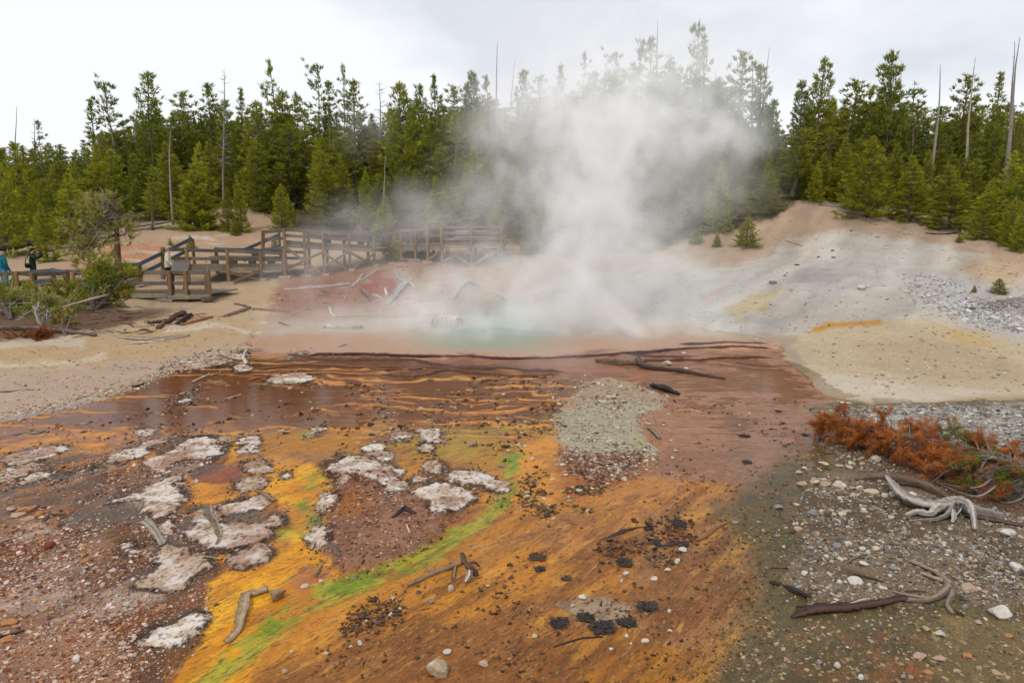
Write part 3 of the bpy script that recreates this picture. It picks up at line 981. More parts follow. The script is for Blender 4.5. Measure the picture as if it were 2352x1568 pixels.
# little rimmed pools of the middle distance
tw = GY * 1.15 + 1.1 * fbm(GX * .34, GY * .5, 4, 211) + 0.28 * fbm(GX * 1.6, GY * 1.8, 3, 213)
tf = tw - np.floor(tw)
rim = np.exp(-((tf - 0.5) / 0.085) ** 2)
tw2 = tw * 2.3 + 0.4 * fbm(GX * 1.1, GY * .9, 3, 217)
rim2 = np.exp(-(((tw2 - np.floor(tw2)) - 0.5) / 0.13) ** 2) * sstep(-.25, .25, fbm(GX * .7, GY * .7, 3, 219))
m_ter = mask_poly([(-200, 1040), (-200, 985), (160, 938), (420, 850), (560, 815), (1000, 850), (1330, 860), (1320, 940), (1250, 1000), (1000, 1010), (560, 1000), (300, 1025)], 30)
m_ter_r = mask_poly([(1560, 905), (1500, 850), (1560, 800), (1790, 800), (1880, 905), (1800, 960)], 26)
rims = np.maximum(rim * sstep(-.35, .05, fbm(GX * .55 + 20, GY * .9, 3, 227)), 0.75 * rim2) * (.75 + .5 * st3)
bed += m_ter * (0.026 * rims - 0.008)
bed += m_ter_r * (0.010 * rim2 - 0.004)
blend(m_ter * inflow * sstep(.15, .55, rims), (204, 132, 58), .95)
blend(m_ter_r * inflow * sstep(.4, .9, rim2), (122, 72, 54), .6)
pool_m = mask_poly([(560, 812), (570, 740), (1000, 728), (1400, 744), (1780, 778), (1500, 804), (1200, 818), (760, 812)], 12)
bed -= 0.10 * mask_poly([(600, 800), (620, 745), (1000, 732), (1400, 748), (1700, 775), (1500, 800), (1200, 812), (760, 806)], 26)
bed += lg * (0.014 + 0.035 * fbm(GX * 1.5, GY * 1.5, 4, 221) + 0.012 * st3)
bed += rb * (0.05 + 0.04 * fbm(GX * 1.2, GY * 1.2, 4, 223) + 0.010 * st3)
bed += rs * (1 - rb) * (-0.004)
bed += bar * (0.022 + 0.035 * sstep(0, 40, mask_poly(BAR, 60, .4) * 40) + 0.016 * st3 + .012 * pat)
bed += isl * (0.035 + 0.05 * mask_poly(ISL, 50, .4) + 0.018 * st3)
bed += run * 0.010 * sstep(.1, .4, st2)
PUD = [([(130, 1190), (190, 1172), (290, 1160), (340, 1166), (330, 1190), (240, 1200), (150, 1205)], (96, 92, 90), .035), ([(440, 1080), (480, 1060), (560, 1070), (555, 1100), (500, 1110), (445, 1100)], (150, 66, 12), .03),
       ([(395, 1200), (420, 1182), (452, 1188), (446, 1212), (410, 1222)], (140, 104, 80), .03), ([(500, 1176), (560, 1170), (612, 1176), (600, 1198), (520, 1196)], (112, 92, 80), .03), ([(230, 960), (300, 938), (420, 930), (470, 945), (380, 968), (270, 972)], (104, 46, 16), .035),
       ([(470, 985), (560, 950), (640, 955), (600, 975), (520, 990)], (116, 56, 20), .03), ([(620, 905), (720, 890), (860, 895), (800, 925), (680, 940)], (112, 60, 36), .03), ([(640, 965), (760, 950), (900, 955), (820, 980), (690, 985)], (124, 62, 30), .03),
       ([(840, 960), (930, 945), (1000, 955), (940, 975)], (116, 66, 46), .025), ([(830, 1010), (900, 990), (940, 1000), (900, 1025)], (120, 60, 34), .025), ([(1290, 1385), (1350, 1365), (1440, 1380), (1430, 1420), (1340, 1425)], (176, 150, 126), .02),
       ([(60, 1095), (150, 1085), (240, 1060), (260, 1075), (160, 1105)], (150, 120, 100), .025), ([(330, 1235), (400, 1225), (430, 1260), (380, 1262)], (120, 96, 80), .03), ([(320, 1010), (420, 985), (470, 990), (400, 1015)], (150, 84, 30), .02)]
for p_, c_, d_ in PUD:
    m_ = mask_poly(p_, 7, .9) * inflow
    blend(m_, c_, .62 if p_[0][1] < 1040 else .9)
    bed = bed * (1 - m_ * .85) + (-d_) * m_ * (.45 if p_[0][1] < 1040 else 1)
REL += inflow * bed
GZ1 = GZ0 + REL
WET = np.clip(inflow * sstep(0.045, 0.0, bed), 0, 1)
blend(inflow * lg * sstep(0.02, -0.012, bed), (98, 74, 58), .6)

lum_ = CG @ np.array([.3, .59, .11])
gain = inflow * (1 - .8 * rs) * (1 - .85 * rb) * (1 - bar) * (1 - .6 * isl) * (1 - .7 * lg)
sat = lum_[..., None] + (CG - lum_[..., None]) * (1 + .04 * gain)[..., None]
CG = np.clip(sat, .004, .8) * (1 + .44 * gain)[..., None] * (1 - gain[..., None] * np.array([.06, -.05, -.10]))
CG = np.clip(CG, .004, .8)
for p_, c_, d_ in PUD:
    lg = lg * (1 - mask_poly(p_, 7, .9))
MOT = inflow * (1 - .75 * rb) * (1 - .9 * bar) * (1 - .75 * isl) * (1 - .45 * lg) * (1 - .6 * rs) * (1 - .8 * pool_m)
gi = (np.arange(ny1 + ny2 - 1)[:, None] * nx + np.arange(nx - 1)[None])
gq = np.stack([gi, gi + 1, gi + nx + 1, gi + nx], -1).reshape(-1, 4)
# strip of ground under and behind the camera
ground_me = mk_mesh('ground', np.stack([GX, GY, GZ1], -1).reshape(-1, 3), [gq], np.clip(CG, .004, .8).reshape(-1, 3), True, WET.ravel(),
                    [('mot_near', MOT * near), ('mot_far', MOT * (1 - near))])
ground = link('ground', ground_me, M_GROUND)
ground['kind'] = 'structure'


def gz(x, y):
    x = np.asarray(x, float)
    y = np.asarray(y, float)
    j = np.clip(np.searchsorted(yrow, y) - 1, 0, len(yrow) - 2)
    fy = np.clip((y - yrow[j]) / (yrow[j + 1] - yrow[j]), 0, 1)

    def rowv(jj):
        s = np.interp(x / halfw(yrow[jj]), scol, np.arange(nx, dtype=float))
        i = np.clip(np.floor(s).astype(int), 0, nx - 2)
        f = np.clip(s - i, 0, 1)
        return GZ1[jj, i] * (1 - f) + GZ1[jj, i + 1] * f
    return rowv(j) * (1 - fy) + rowv(j + 1) * fy


_YS = np.geomspace(2.5, 200, 2500)


def gp(px, py):
    """where the ground is seen at a point of the photograph"""
    d = ray(px, py)
    x = d[0] / d[1] * _YS
    z = EYE + d[2] / d[1] * _YS
    g = gz(x, _YS)
    k = np.argmax(z < g)
    if not (z < g).any():
        k = len(_YS) - 1
    return np.array([x[k], _YS[k], g[k]])


def gxy(px, Y):
    """ground point at picture column px and distance Y"""
    x = (px - 1176.0) / FPX * Y * 1.0 / CP * (CP * CP + SP * SP)
    for _ in range(4):
        z = float(gz(x, Y))
        f = Y * CP - (z - EYE) * SP
        x = (px - 1176.0) / FPX * f
    return np.array([x, Y, float(gz(x, Y))])


# --- water: a thin sheet over the run-off and the deep hot pool
wy = np.geomspace(2.2, 26.0, 260)
ws = np.linspace(-1, 1, 220)
WX = ws[None] * (1.0 * wy + 4.5)[:, None]
WY = np.repeat(wy[:, None], 220, 1)
wsd = sdf_poly(WX, WY, FLOW_W)
wz = zf(WY) - 0.010


def water_sheet(name, keep, mat):
    idx = np.full(WX.shape, -1)
    a = (np.arange(259)[:, None] * 220 + np.arange(219)[None])
    k = keep[:-1, :-1]
    q = np.stack([a, a + 1, a + 221, a + 220], -1)[k]
    used = np.unique(q)
    mp = np.full(WX.size, -1)
    mp[used] = np.arange(len(used))
    V = np.stack([WX, WY, wz], -1).reshape(-1, 3)[used]
    o = link(name, mk_mesh(name, V, [mp[q]], None, True), mat)
    o['kind'] = 'structure'
    return o


pool_w = [onflow(*p) for p in [(560, 812), (575, 765), (640, 745), (850, 728), (1100, 722), (1450, 740), (1600, 748), (1760, 772), (1800, 790), (1700, 799), (1500, 806), (1330, 818), (1200, 820), (900, 814), (760, 812)]]
inpool = sdf_poly(WX, WY, pool_w) > 0
water_sheet('runoff_water', (wsd > -0.35) & ~inpool, M_WATER)
water_sheet('pool_water', (wsd > -0.35) & inpool, M_POOL)

# ------------------------------------------------------------------ pines
def tufts(mb, P, D, L, nb, width, spread, C, rg):
    P = np.repeat(np.asarray(P, float), nb, 0)
    D = np.repeat(np.asarray(D, float), nb, 0)
    L = np.repeat(np.broadcast_to(np.asarray(L, float), (len(P) // nb,)), nb)
    C = np.repeat(np.asarray(C, float), nb, 0)
    n = len(P)
    d = D + rg.normal(0, spread, (n, 3))
    d /= np.linalg.norm(d, axis=1)[:, None] + 1e-9
    s = np.cross(d, rg.normal(size=(n, 3)))
    s /= np.linalg.norm(s, axis=1)[:, None] + 1e-9
    b = P + rg.normal(0, 1, (n, 3)) * (L * 0.18)[:, None]
    l = (L * rg.uniform(0.6, 1.1, n))[:, None]
    w_ = (width * rg.uniform(0.7, 1.3, n))[:, None] if np.isscalar(width) else (np.repeat(width, nb) * rg.uniform(.7, 1.3, n))[:, None]
    V = np.stack([b - s * w_ * 0.5, b + s * w_ * 0.5, b + d * l], 1).reshape(-1, 3)
    C = np.repeat(C * rg.uniform(0.8, 1.2, (n, 1)), 3, 0)
    mb.add(V, np.arange(n * 3).reshape(-1, 3), None, C)


YG, MG, DG = np.array([0.305, 0.30, 0.017]), np.array([0.215, 0.225, 0.018]), np.array([0.125, 0.152, 0.022])
GREY_BARK, RED_BARK, DARK_BARK = np.array([0.24, 0.21, 0.185]), np.array([0.20, 0.145, 0.105]), np.array([0.10, 0.08, 0.065])


def pine_meshes(seed, base=0.12, rad=1.6, power=0.8, whorls=24, per=5, ragged=0.25, step=0.30, up=0.45, tl=0.30, yellow=0.4, trunk_r=0.13,
                bark=DARK_BARK, round_top=0.0, lean=0.0, deadlow=True, nb=10, tw=0.062):
    rg = np.random.default_rng(seed)
    H = 10.0
    wob = np.cumsum(rg.normal(0, 0.05, (12, 2)), 0)
    wob -= wob[0]
    zs = np.linspace(0, H, 12)
    axis = np.stack([wob[:, 0] + lean * (zs / H) ** 1.5, wob[:, 1], zs], 1)

    def ax(z):
        return np.array([np.interp(z, zs, axis[:, 0]), np.interp(z, zs, axis[:, 1]), z])
    tr, cr = MB(), MB()
    tube(tr, axis, trunk_r * (1 - 0.93 * zs / H) * np.where(zs == 0, 1.35, 1), bark, 7, 0.08, 0.25, seed)
    sect = 1 + ragged * 1.2 * rg.normal(0, 0.55, 9)          # lopsidedness by side
    TP, TD, TL, TC = [], [], [], []
    for k in range(whorls):
        t = (k + rg.uniform(-.3, .3)) / whorls
        z = H * (base + (1 - base) * np.clip(t, 0, .985))
        s = 1 - np.clip(t, 0, 1)
        prof = s ** power
        if round_top:
            prof = prof * (1 - round_top) + round_top * math.sqrt(max(0.0, 1 - (2 * s - 1) ** 2)) * 0.9
        wl = rad * prof * (1 + ragged * rg.normal(0, 0.5))
        for b in range(per):
            if rg.uniform() < ragged * 0.5:
                continue
            a = 2 * math.pi * (b + rg.uniform(-.4, .4)) / per + k * 2.4
            L = max(0.16, wl * rg.uniform(0.65, 1.15) * max(.3, sect[int((a % (2 * math.pi)) / (2 * math.pi) * 9) % 9]))
            el = up * (0.35 + 0.9 * t) - 0.28 * (1 - t) * (L > 1)
            d = np.array([math.cos(a) * math.cos(el), math.sin(a) * math.cos(el), math.sin(el)])
            o = ax(z)
            m = max(3, int(L / 0.35) + 2)
            u = np.linspace(0, 1, m)
            P = o + d * (L * u)[:, None]
            P[:, 2] += (0.22 * u ** 2 * L) - 0.08 * L * np.sin(u * math.pi)
            P[1:-1] += rg.normal(0, 0.03 * L ** 0.5, (m - 2, 3))
            tube(tr, P, (0.012 + 0.016 * L) * (1 - 0.8 * u), bark * 0.85, 3, 0, 0.2, seed + k)
            nt_ = max(1, int(L * 0.72 / step))
            for q in range(nt_):
                f = 1 - (q + rg.uniform(0, .5)) / max(nt_, 1) * 0.72
                p = np.array([np.interp(f, u, P[:, i]) for i in range(3)])
                side = np.array([-d[1], d[0], 0])
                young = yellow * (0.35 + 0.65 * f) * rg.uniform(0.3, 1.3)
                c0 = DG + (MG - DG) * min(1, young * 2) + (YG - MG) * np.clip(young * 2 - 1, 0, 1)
                ns = 3 if (f < .97 and L > .5) else 1
                for r_ in range(ns):
                    sd = (r_ - 1) if ns == 3 else 0
                    ll = rg.uniform(.5, 1.0) * step * (0.6 + 0.9 * (1 - f)) * abs(sd)
                    TP.append(p + side * sd * ll + d * 0.3 * ll + np.array([0, 0, rg.uniform(-.05, .1)]))
                    TD.append(d * 0.7 + side * sd * 0.5 + np.array([0, 0, 0.75]))
                    TL.append(tl * rg.uniform(.75, 1.2))
                    TC.append(c0 * rg.uniform(0.75, 1.25))
    # leader
    for z in np.linspace(H * .93, H, 6):
        TP.append(ax(z))
        TD.append(np.array([0, 0, 1.6]))
        TL.append(tl)
        TC.append(MG)
    if deadlow:
        for k in range(int(10 + base * 40)):
            z = rg.uniform(.06, max(base, .16)) * H
            a = rg.uniform(0, 6.28)
            L = rg.uniform(.3, .9)
            o = ax(z)
            d = np.array([math.cos(a), math.sin(a), rg.uniform(-.3, .2)])
            P = np.array([o, o + d * L * .5, o + d * L + np.array([0, 0, rg.uniform(-.15, .2)])])
            tube(tr, P, [.02, .013, .005], GREY_BARK, 3, 0, .2, k)
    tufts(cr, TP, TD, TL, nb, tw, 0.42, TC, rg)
    return tr.mesh('trunk', True), cr.mesh('crown'), rad


def snag_mesh(seed, branches=30, blen=0.5, r0=0.12, curve=0.2, top=0.12, bark=GREY_BARK, droop=-.1, lo=.25):
    rg = np.random.default_rng(seed)
    zs = np.linspace(0, 10, 14)
    P = np.stack([curve * np.sin(zs * .35 + seed) * zs / 10, np.cumsum(rg.normal(0, .02, 14)), zs], 1)
    tr, br = MB(), MB()
    tube(tr, P, r0 * (1 - (1 - top) * zs / 10), bark, 7, .12, .3, seed)
    for k in range(branches):
        z = 10 * rg.uniform(lo, .985)
        a = rg.uniform(0, 6.28)
        L = blen * rg.uniform(.25, 1.2) * (1.15 - z / 13)
        o = np.array([np.interp(z, zs, P[:, 0]), np.interp(z, zs, P[:, 1]), z])
        d = np.array([math.cos(a), math.sin(a), droop + rg.uniform(-.2, .3)])
        m = 5
        u = np.linspace(0, 1, m)
        Q = o + d * (L * u)[:, None]
        Q[:, 2] += L * .35 * u ** 2 * rg.uniform(-1, 1)
        Q[1:] += rg.normal(0, .05 * L, (m - 1, 3))
        tube(br, Q, (.010 + .022 * L) * (1 - .8 * u), bark, 3, 0, .2, k)
        if L > .5:
            for _ in range(2):
                o2 = Q[rg.integers(2, 4)]
                tube(br, np.array([o2, o2 + rg.normal(0, .25, 3) * L]), [.01, .004], bark, 3, 0, .2, k)
    return tr.mesh('trunk', True), br.mesh('branches'), blen


PROTO = {
    'dense': [pine_meshes(1, .04, 1.75, .62, 33, 6, .16, 0.275, .5, 0.302, .42, .15, round_top=.25), pine_meshes(2, .06, 1.9, .7, 32, 6, .2, 0.292, .5, 0.302, .55, .15, round_top=.2)],
    'narrow': [pine_meshes(3, .22, 1.0, .55, 31, 5, .34, 0.258, .55, 0.302, .3, .12, round_top=.35), pine_meshes(4, .3, .95, .5, 27, 5, .4, 0.258, .6, 0.302, .38, .12, RED_BARK, .4), pine_meshes(5, .15, 1.15, .75, 32, 5, .32, 0.258, .5, 0.294, .34, .12)],
    'ragged': [pine_meshes(6, .3, 1.3, .5, 23, 4, .62, 0.310, .6, 0.319, .3, .13, RED_BARK, .4, .3), pine_meshes(7, .36, 1.15, .55, 21, 4, .7, 0.292, .65, 0.319, .42, .12, DARK_BARK, .5, -.3)],
    'young': [pine_meshes(8, .02, 2.1, .85, 30, 6, .15, 0.292, .6, 0.353, .85, .14, deadlow=False), pine_meshes(9, .03, 1.7, .8, 30, 6, .2, 0.292, .65, 0.353, .75, .13, deadlow=False), pine_meshes(10, .02, 2.6, .8, 25, 6, .24, 0.344, .7, 0.420, .7, .16, deadlow=False)],
    'sparse': [pine_meshes(11, .4, .85, .6, 20, 4, .6, 0.310, .5, 0.269, .2, .10, GREY_BARK, .3), pine_meshes(12, .45, .75, .5, 17, 4, .7, 0.292, .5, 0.269, .28, .10, GREY_BARK, .4)],
    'pole': [snag_mesh(21, 34, .28, .10, .07), snag_mesh(22, 26, .4, .10, .16), snag_mesh(23, 40, .22, .09, .04)],
    'deadtree': [snag_mesh(24, 90, .9, .10, .15, .1, GREY_BARK, .1, .3), snag_mesh(25, 70, 1.1, .11, .2, .1, GREY_BARK, .25, .45)],
}
TONE = {'y': (1.24, 1.22, .8, 1), 'm': (1.22, 1.19, 1.0, 1), 'd': (1.04, 1.07, .95, 1), 'o': (1.05, .95, .9, 1), 'g': (1.25, 1.2, 2.2, 1), 'r': (1.6, .75, .5, 1)}
n_tree = 0


def tree(kind, var, px, Y, top_py, half_px, label, tone='m', lean_px=0.0, group=None, base_px=None, rot=None, sink=0.1):
    """a tree whose foot stands on the ground at column px and whose tip reaches picture height top_py"""
    global n_tree
    tr, cr, r0 = PROTO[kind][var % len(PROTO[kind])]
    g = gxy(base_px if base_px is not None else px, Y)
    dead = kind in ('pole', 'deadtree')
    tip = at(px + lean_px, top_py, Y)
    H = max(.4, tip[2] - g[2] + sink)
    wsc = (half_px * Y / FPX) / r0 if half_px else H / 10
    name = 'dead_pine' if dead else 'pine_tree'
    t = empty(name, g - np.array([0, 0, sink]))
    lean = math.atan2(tip[0] - g[0], H) if (lean_px or base_px is not None) else 0.0
    t.rotation_euler = (R.uniform(-.02, .02), lean, (rot if rot is not None else R.uniform(0, 6.28)) if abs(lean) < .02 else 0)
    a = link('trunk', tr, M_WOOD if dead else M_TIMBER, t)
    b = link('branches' if dead else 'crown', cr, M_WOOD if dead else M_NEEDLE, t)
    zsc = H / 10
    if dead:
        a.scale = (zsc * 1.1, zsc * 1.1, zsc)
    else:
        tk = min(1.0, max(wsc, zsc * .7))
        a.scale = (wsc, wsc, zsc)
    b.scale = (wsc, wsc, zsc) if not dead else a.scale
    if dead:
        b['kind'] = 'stuff'
    k = 1 + R.uniform(-.12, .12)
    c = TONE[tone]
    for o in (a, b):
        o.color = (c[0] * k, c[1] * k * (1 + R.uniform(-.04, .04)), c[2] * k, 1)
    tag(t, label, 'dead tree' if dead else 'pine', group)
    n_tree += 1
    return t


# the trees one can point at
SKY = 'skyline trees of the forest edge'
T = [
    ('sparse', 0, 112, 62, 278, 20, 'thin grey-brown pine poking above the yellow-green forest behind the two visitors', 'o'),
    ('narrow', 2, 228, 60, 232, 36, 'pointed dark pine standing alone on the low skyline above the twisted tree', 'd'),
    ('ragged', 0, 282, 58, 194, 44, 'gappy many-topped pine with leaning bare pole crossing it', 'd'),
    ('narrow', 0, 362, 57, 168, 40, 'tall column-shaped dark pine with a blunt rounded top', 'd'),
    ('narrow', 2, 412, 60, 262, 26, 'short pointed pine between the column-shaped pine and its taller neighbours', 'm'),
    ('narrow', 1, 446, 61, 212, 34, 'slim pine with uneven open top beside the spindly dead tree', 'd'),
    ('narrow', 0, 490, 62, 196, 32, 'slim dark pine touching the spindly grey dead tree', 'd'),
    ('dense', 0, 532, 58, 232, 36, 'dark pine just past the spindly grey dead tree', 'd'),
    ('narrow', 2, 568, 62, 206, 30, 'narrow pointed pine at the notch of the skyline', 'd'),
    ('dense', 1, 604, 55, 236, 56, 'broad yellow-green pine with bare lower trunk above the tan slope', 'm'),
    ('ragged', 1, 648, 62, 148, 36, 'tall open-topped pine with a thin dead spire on it', 'd'),
    ('dense', 0, 662, 57, 212, 50, 'wide mid-green pine in front of the tall open-topped pine', 'm'),
    ('narrow', 1, 702, 60, 226, 28, 'thin dark pine with dead wood between two taller pines', 'd'),
    ('ragged', 0, 742, 61, 150, 34, 'tall pine with a dark ball-shaped tuft at its very top', 'd'),
    ('sparse', 0, 768, 60, 186, 34, 'see-through pine leaning on the ball-topped pine', 'd'),
    ('narrow', 0, 826, 61, 188, 34, 'pointed pine beside the pole tipped with a wisp of needles', 'm'),
    ('sparse', 1, 800, 63, 152, 18, 'bare pole tipped with a small wisp of needles', 'd'),
    ('dense', 1, 926, 51, 194, 66, 'biggest solid dark green pine behind the small white-barked snag', 'm'),
    ('narrow', 0, 975, 60, 198, 26, 'narrow pine close against the biggest solid pine', 'd'),
    ('narrow', 2, 1003, 62, 176, 32, 'slim spire pine midway between the biggest pine and the black poles', 'd'),
    ('narrow', 1, 1040, 61, 205, 36, 'bushy-topped pine beside the slim spire', 'm'),
    ('dense', 0, 1082, 60, 168, 40, 'dark full-crowned pine beside the black upright pole', 'd'),
    ('ragged', 1, 1125, 61, 184, 40, 'pine with gaps round the foot of the black upright pole', 'd'),
    ('narrow', 0, 1205, 62, 166, 26, 'pale steam-veiled spire just past the leaning black pole', 'd'),
    ('narrow', 1, 1245, 63, 176, 28, 'faint grey pine top fading into the steam', 'd'),
    ('narrow', 2, 1288, 63, 152, 36, 'conical pine top nearly lost in the steam', 'd'),
    ('sparse', 0, 1336, 62, 122, 26, 'thin ghostly pine standing inside the steam', 'd'),
    ('narrow', 0, 1360, 61, 168, 28, 'stubby ghostly pine beside the thin ghostly one', 'd'),
    ('ragged', 0, 1408, 60, 124, 36, 'steam-dulled pine with scattered tufts at the plume edge', 'd'),
    ('ragged', 1, 1445, 59, 104, 44, 'tall see-through pine rising behind the plume', 'd'),
    ('sparse', 1, 1480, 58, 92, 40, 'open pine whose flat top stands over the plume', 'd'),
    ('narrow', 1, 1520, 58, 140, 40, 'pine at the foot of the tallest grey pole', 'd'),
    ('ragged', 0, 1578, 57, 62, 36, 'tallest pine of the whole skyline with two thin tops', 'd'),
    ('narrow', 2, 1606, 57, 84, 34, 'pointed tall pine leaning on the tallest one', 'd'),
    ('sparse', 1, 1640, 60, 180, 20, 'wispy pine in pale steam right beside the tall pair', 'd'),
    ('narrow', 1, 1680, 58, 128, 36, 'hazy pine with grey trunk below its tuft', 'd'),
    ('narrow', 0, 1728, 57, 156, 36, 'hazy pine crossed by the thin leaning pole', 'd'),
    ('dense', 0, 1765, 55, 232, 34, 'dark slope-shouldered pine where the steam ends', 'd'),
    ('dense', 0, 1828, 57, 188, 40, 'dark cone pine beside the large symmetrical one', 'd'),
    ('dense', 1, 1862, 56, 138, 52, 'large symmetrical cone pine above the bare grey slope', 'm'),
    ('narrow', 1, 1930, 57, 192, 42, 'pine with ragged double top beside the large cone', 'm'),
    ('ragged', 1, 1968, 58, 206, 36, 'low spreading pine top in the dip of the skyline', 'd'),
    ('dense', 0, 2027, 54, 122, 54, 'tall black-green pine with a thin dead tip poking out', 'd'),
    ('ragged', 0, 2090, 56, 208, 44, 'flat-topped pine beyond the thin black pole', 'd'),
    ('narrow', 1, 2185, 55, 180, 34, 'pine with brownish round top between the two grey dead poles', 'o'),
    ('dense', 0, 2220, 56, 220, 30, 'small dark pine at the foot of the leaning dead pole', 'd'),
    ('narrow', 2, 2267, 55, 170, 36, 'pointed pine between the leaning dead pole and the twin poles', 'm'),
    ('ragged', 1, 2345, 55, 216, 34, 'half hidden pine behind the twin dead poles', 'm'),
    ('young', 1, 395, 50, 330, 46, 'young mid-green pine between the curved pine and the bark-stripped pole', 'm'),
    ('young', 0, 456, 45.5, 330, 58, 'broad cone-shaped pine rising behind the round dark bush', 'm'),
    ('young', 1, 745, 49, 318, 36, 'bright yellow-green spire-shaped young pine behind the railed boardwalk', 'y'),
    ('young', 1, 796, 49, 356, 34, 'second bright young pine right beside the spire-shaped one', 'y'),
    ('narrow', 1, 352, 44.5, 384, 24, 'small yellow pine with a curved bare trunk on the tan slope', 'y'),
    ('young', 2, 525, 45, 432, 26, 'small scrubby pine on bare tan slope beside the round bush', 'o'),
    ('young', 1, 556, 45, 404, 24, 'thin young yellow pine alone on the tan slope', 'y'),
    ('young', 1, 880, 42.5, 452, 38, 'yellow-green little pine at the end of the tall boardwalk', 'y'),
    ('dense', 0, 600, 51, 330, 40, 'dark pine with lopsided limbs at the crest of the tan slope', 'd'),
    ('young', 2, 648, 46.5, 424, 34, 'bushy small pine beside the upper end of the ramp', 'm'),
    ('young', 1, 1055, 46, 470, 22, 'tiny bright conical pine behind the far square platform', 'm'),
    ('young', 1, 1060, 48, 395, 48, 'mossy green pine filling the gap above the far square platform', 'm'),
    ('young', 0, 1310, 46, 430, 56, 'wide olive pine at the foot of the plume', 'y'),
    ('dense', 1, 1010, 50, 330, 46, 'shaded dark pine between the biggest pine and the far platform', 'd'),
    ('narrow', 1, 1822, 50, 300, 44, 'pine with long bare brown trunk at the top of the grey slope', 'y'),
    ('young', 1, 1760, 46, 392, 42, 'yellowish young pine at the edge of the steam on the slope', 'y'),
    ('young', 0, 1690, 46, 428, 46, 'dull olive young pine standing above the grey roots', 'm'),
    ('young', 1, 1886, 51, 352, 34, 'slender yellow-green young pine at the crest of the slope', 'y'),
    ('young', 2, 1988, 44.2, 318, 74, 'bright broad pine with a forked dark foot on the slope crest', 'y'),
    ('young', 1, 2255, 37.2, 412, 42, 'bright yellow small pine at the edge of the woods on the stony slope', 'y'),
    ('young', 2, 2318, 36.0, 455, 38, 'bright green small pine next to the yellow one', 'y'),
    ('young', 0, 2345, 34.5, 470, 34, 'leafy green pine cut by the picture edge below the twin poles', 'y'),
    ('young', 1, 108, 34.5, 470, 36, 'yellow-green young pine behind the man in the dark green jacket', 'y'),
    ('young', 2, 20, 38, 380, 60, 'big yellow-green pine over the fallen trunk at the picture edge', 'y'),
    ('young', 0, 175, 41, 400, 60, 'tall yellow-green pine behind the twisted grey-green tree', 'y'),
    ('young', 1, 65, 46, 330, 52, 'full yellow-green pine in the yellow-green wood', 'y'),
    ('young', 1, 232, 46, 330, 46, 'yellow-green pine right above the twisted tree', 'y'),
    ('young', 0, 2090, 43, 360, 60, 'deep green pine at the foot of the pale dead pole', 'm'),
    ('young', 1, 2180, 41, 380, 60, 'dark drooping pine between the pale pole and the yellow small pine', 'd'),
]
for kind, var, px, Y, top, hp, lab, tone in T:
    tree(kind, var, px, Y, top, hp, lab, tone)
# young self-sown pines, small enough to be bushes
for px, py, top, hp, lab, tone in [
        (450, 528, 398, 54, 'round dark green bushy pine on the tan slope above the man in beige', 'd'),
        (1715, 566, 498, 38, 'low spreading seedling pine on the grey slope', 'y'),
        (1645, 566, 536, 15, 'ball-shaped seedling pine beside the spreading one', 'm'),
        (1596, 560, 526, 22, 'small dark seedling at the steam edge of the slope', 'm'),
        (2295, 674, 640, 28, 'little orange-green bush alone on the stony slope', 'o'),
        (2238, 672, 662, 9, 'tiny low tuft beside the little bush on the stony slope', 'o'),
        (394, 572, 548, 13, 'small bright seedling behind the rail above the man in beige', 'y'),
        (438, 572, 540, 15, 'bright seedling with bare foot behind the upper rail', 'y'),
        (2205, 556, 540, 14, 'tiny pine sprout at the foot of the yellow small pine', 'y'),
        (2310, 565, 530, 24, 'low pine scrub at the foot of the bright green small pine', 'y'),
        (632, 572, 540, 12, 'tiny pine sprout under the ramp rail of the boardwalk', 'y'),
        (540, 540, 512, 16, 'grey-green low scrub below the thin young pine', 'o'),
        (905, 600, 540, 20, 'pale young pine leaning over the end of the tall boardwalk', 'g'),
        (1140, 590, 470, 34, 'steam-dulled young pine behind the far square platform', 'm'),
        (1215, 585, 500, 30, 'olive young pine just past the far square platform', 'o')]:
    g = gp(px, py)
    t = tree('young', 2 if hp > 20 else 0, px, float(g[1]), top, hp, lab, tone)
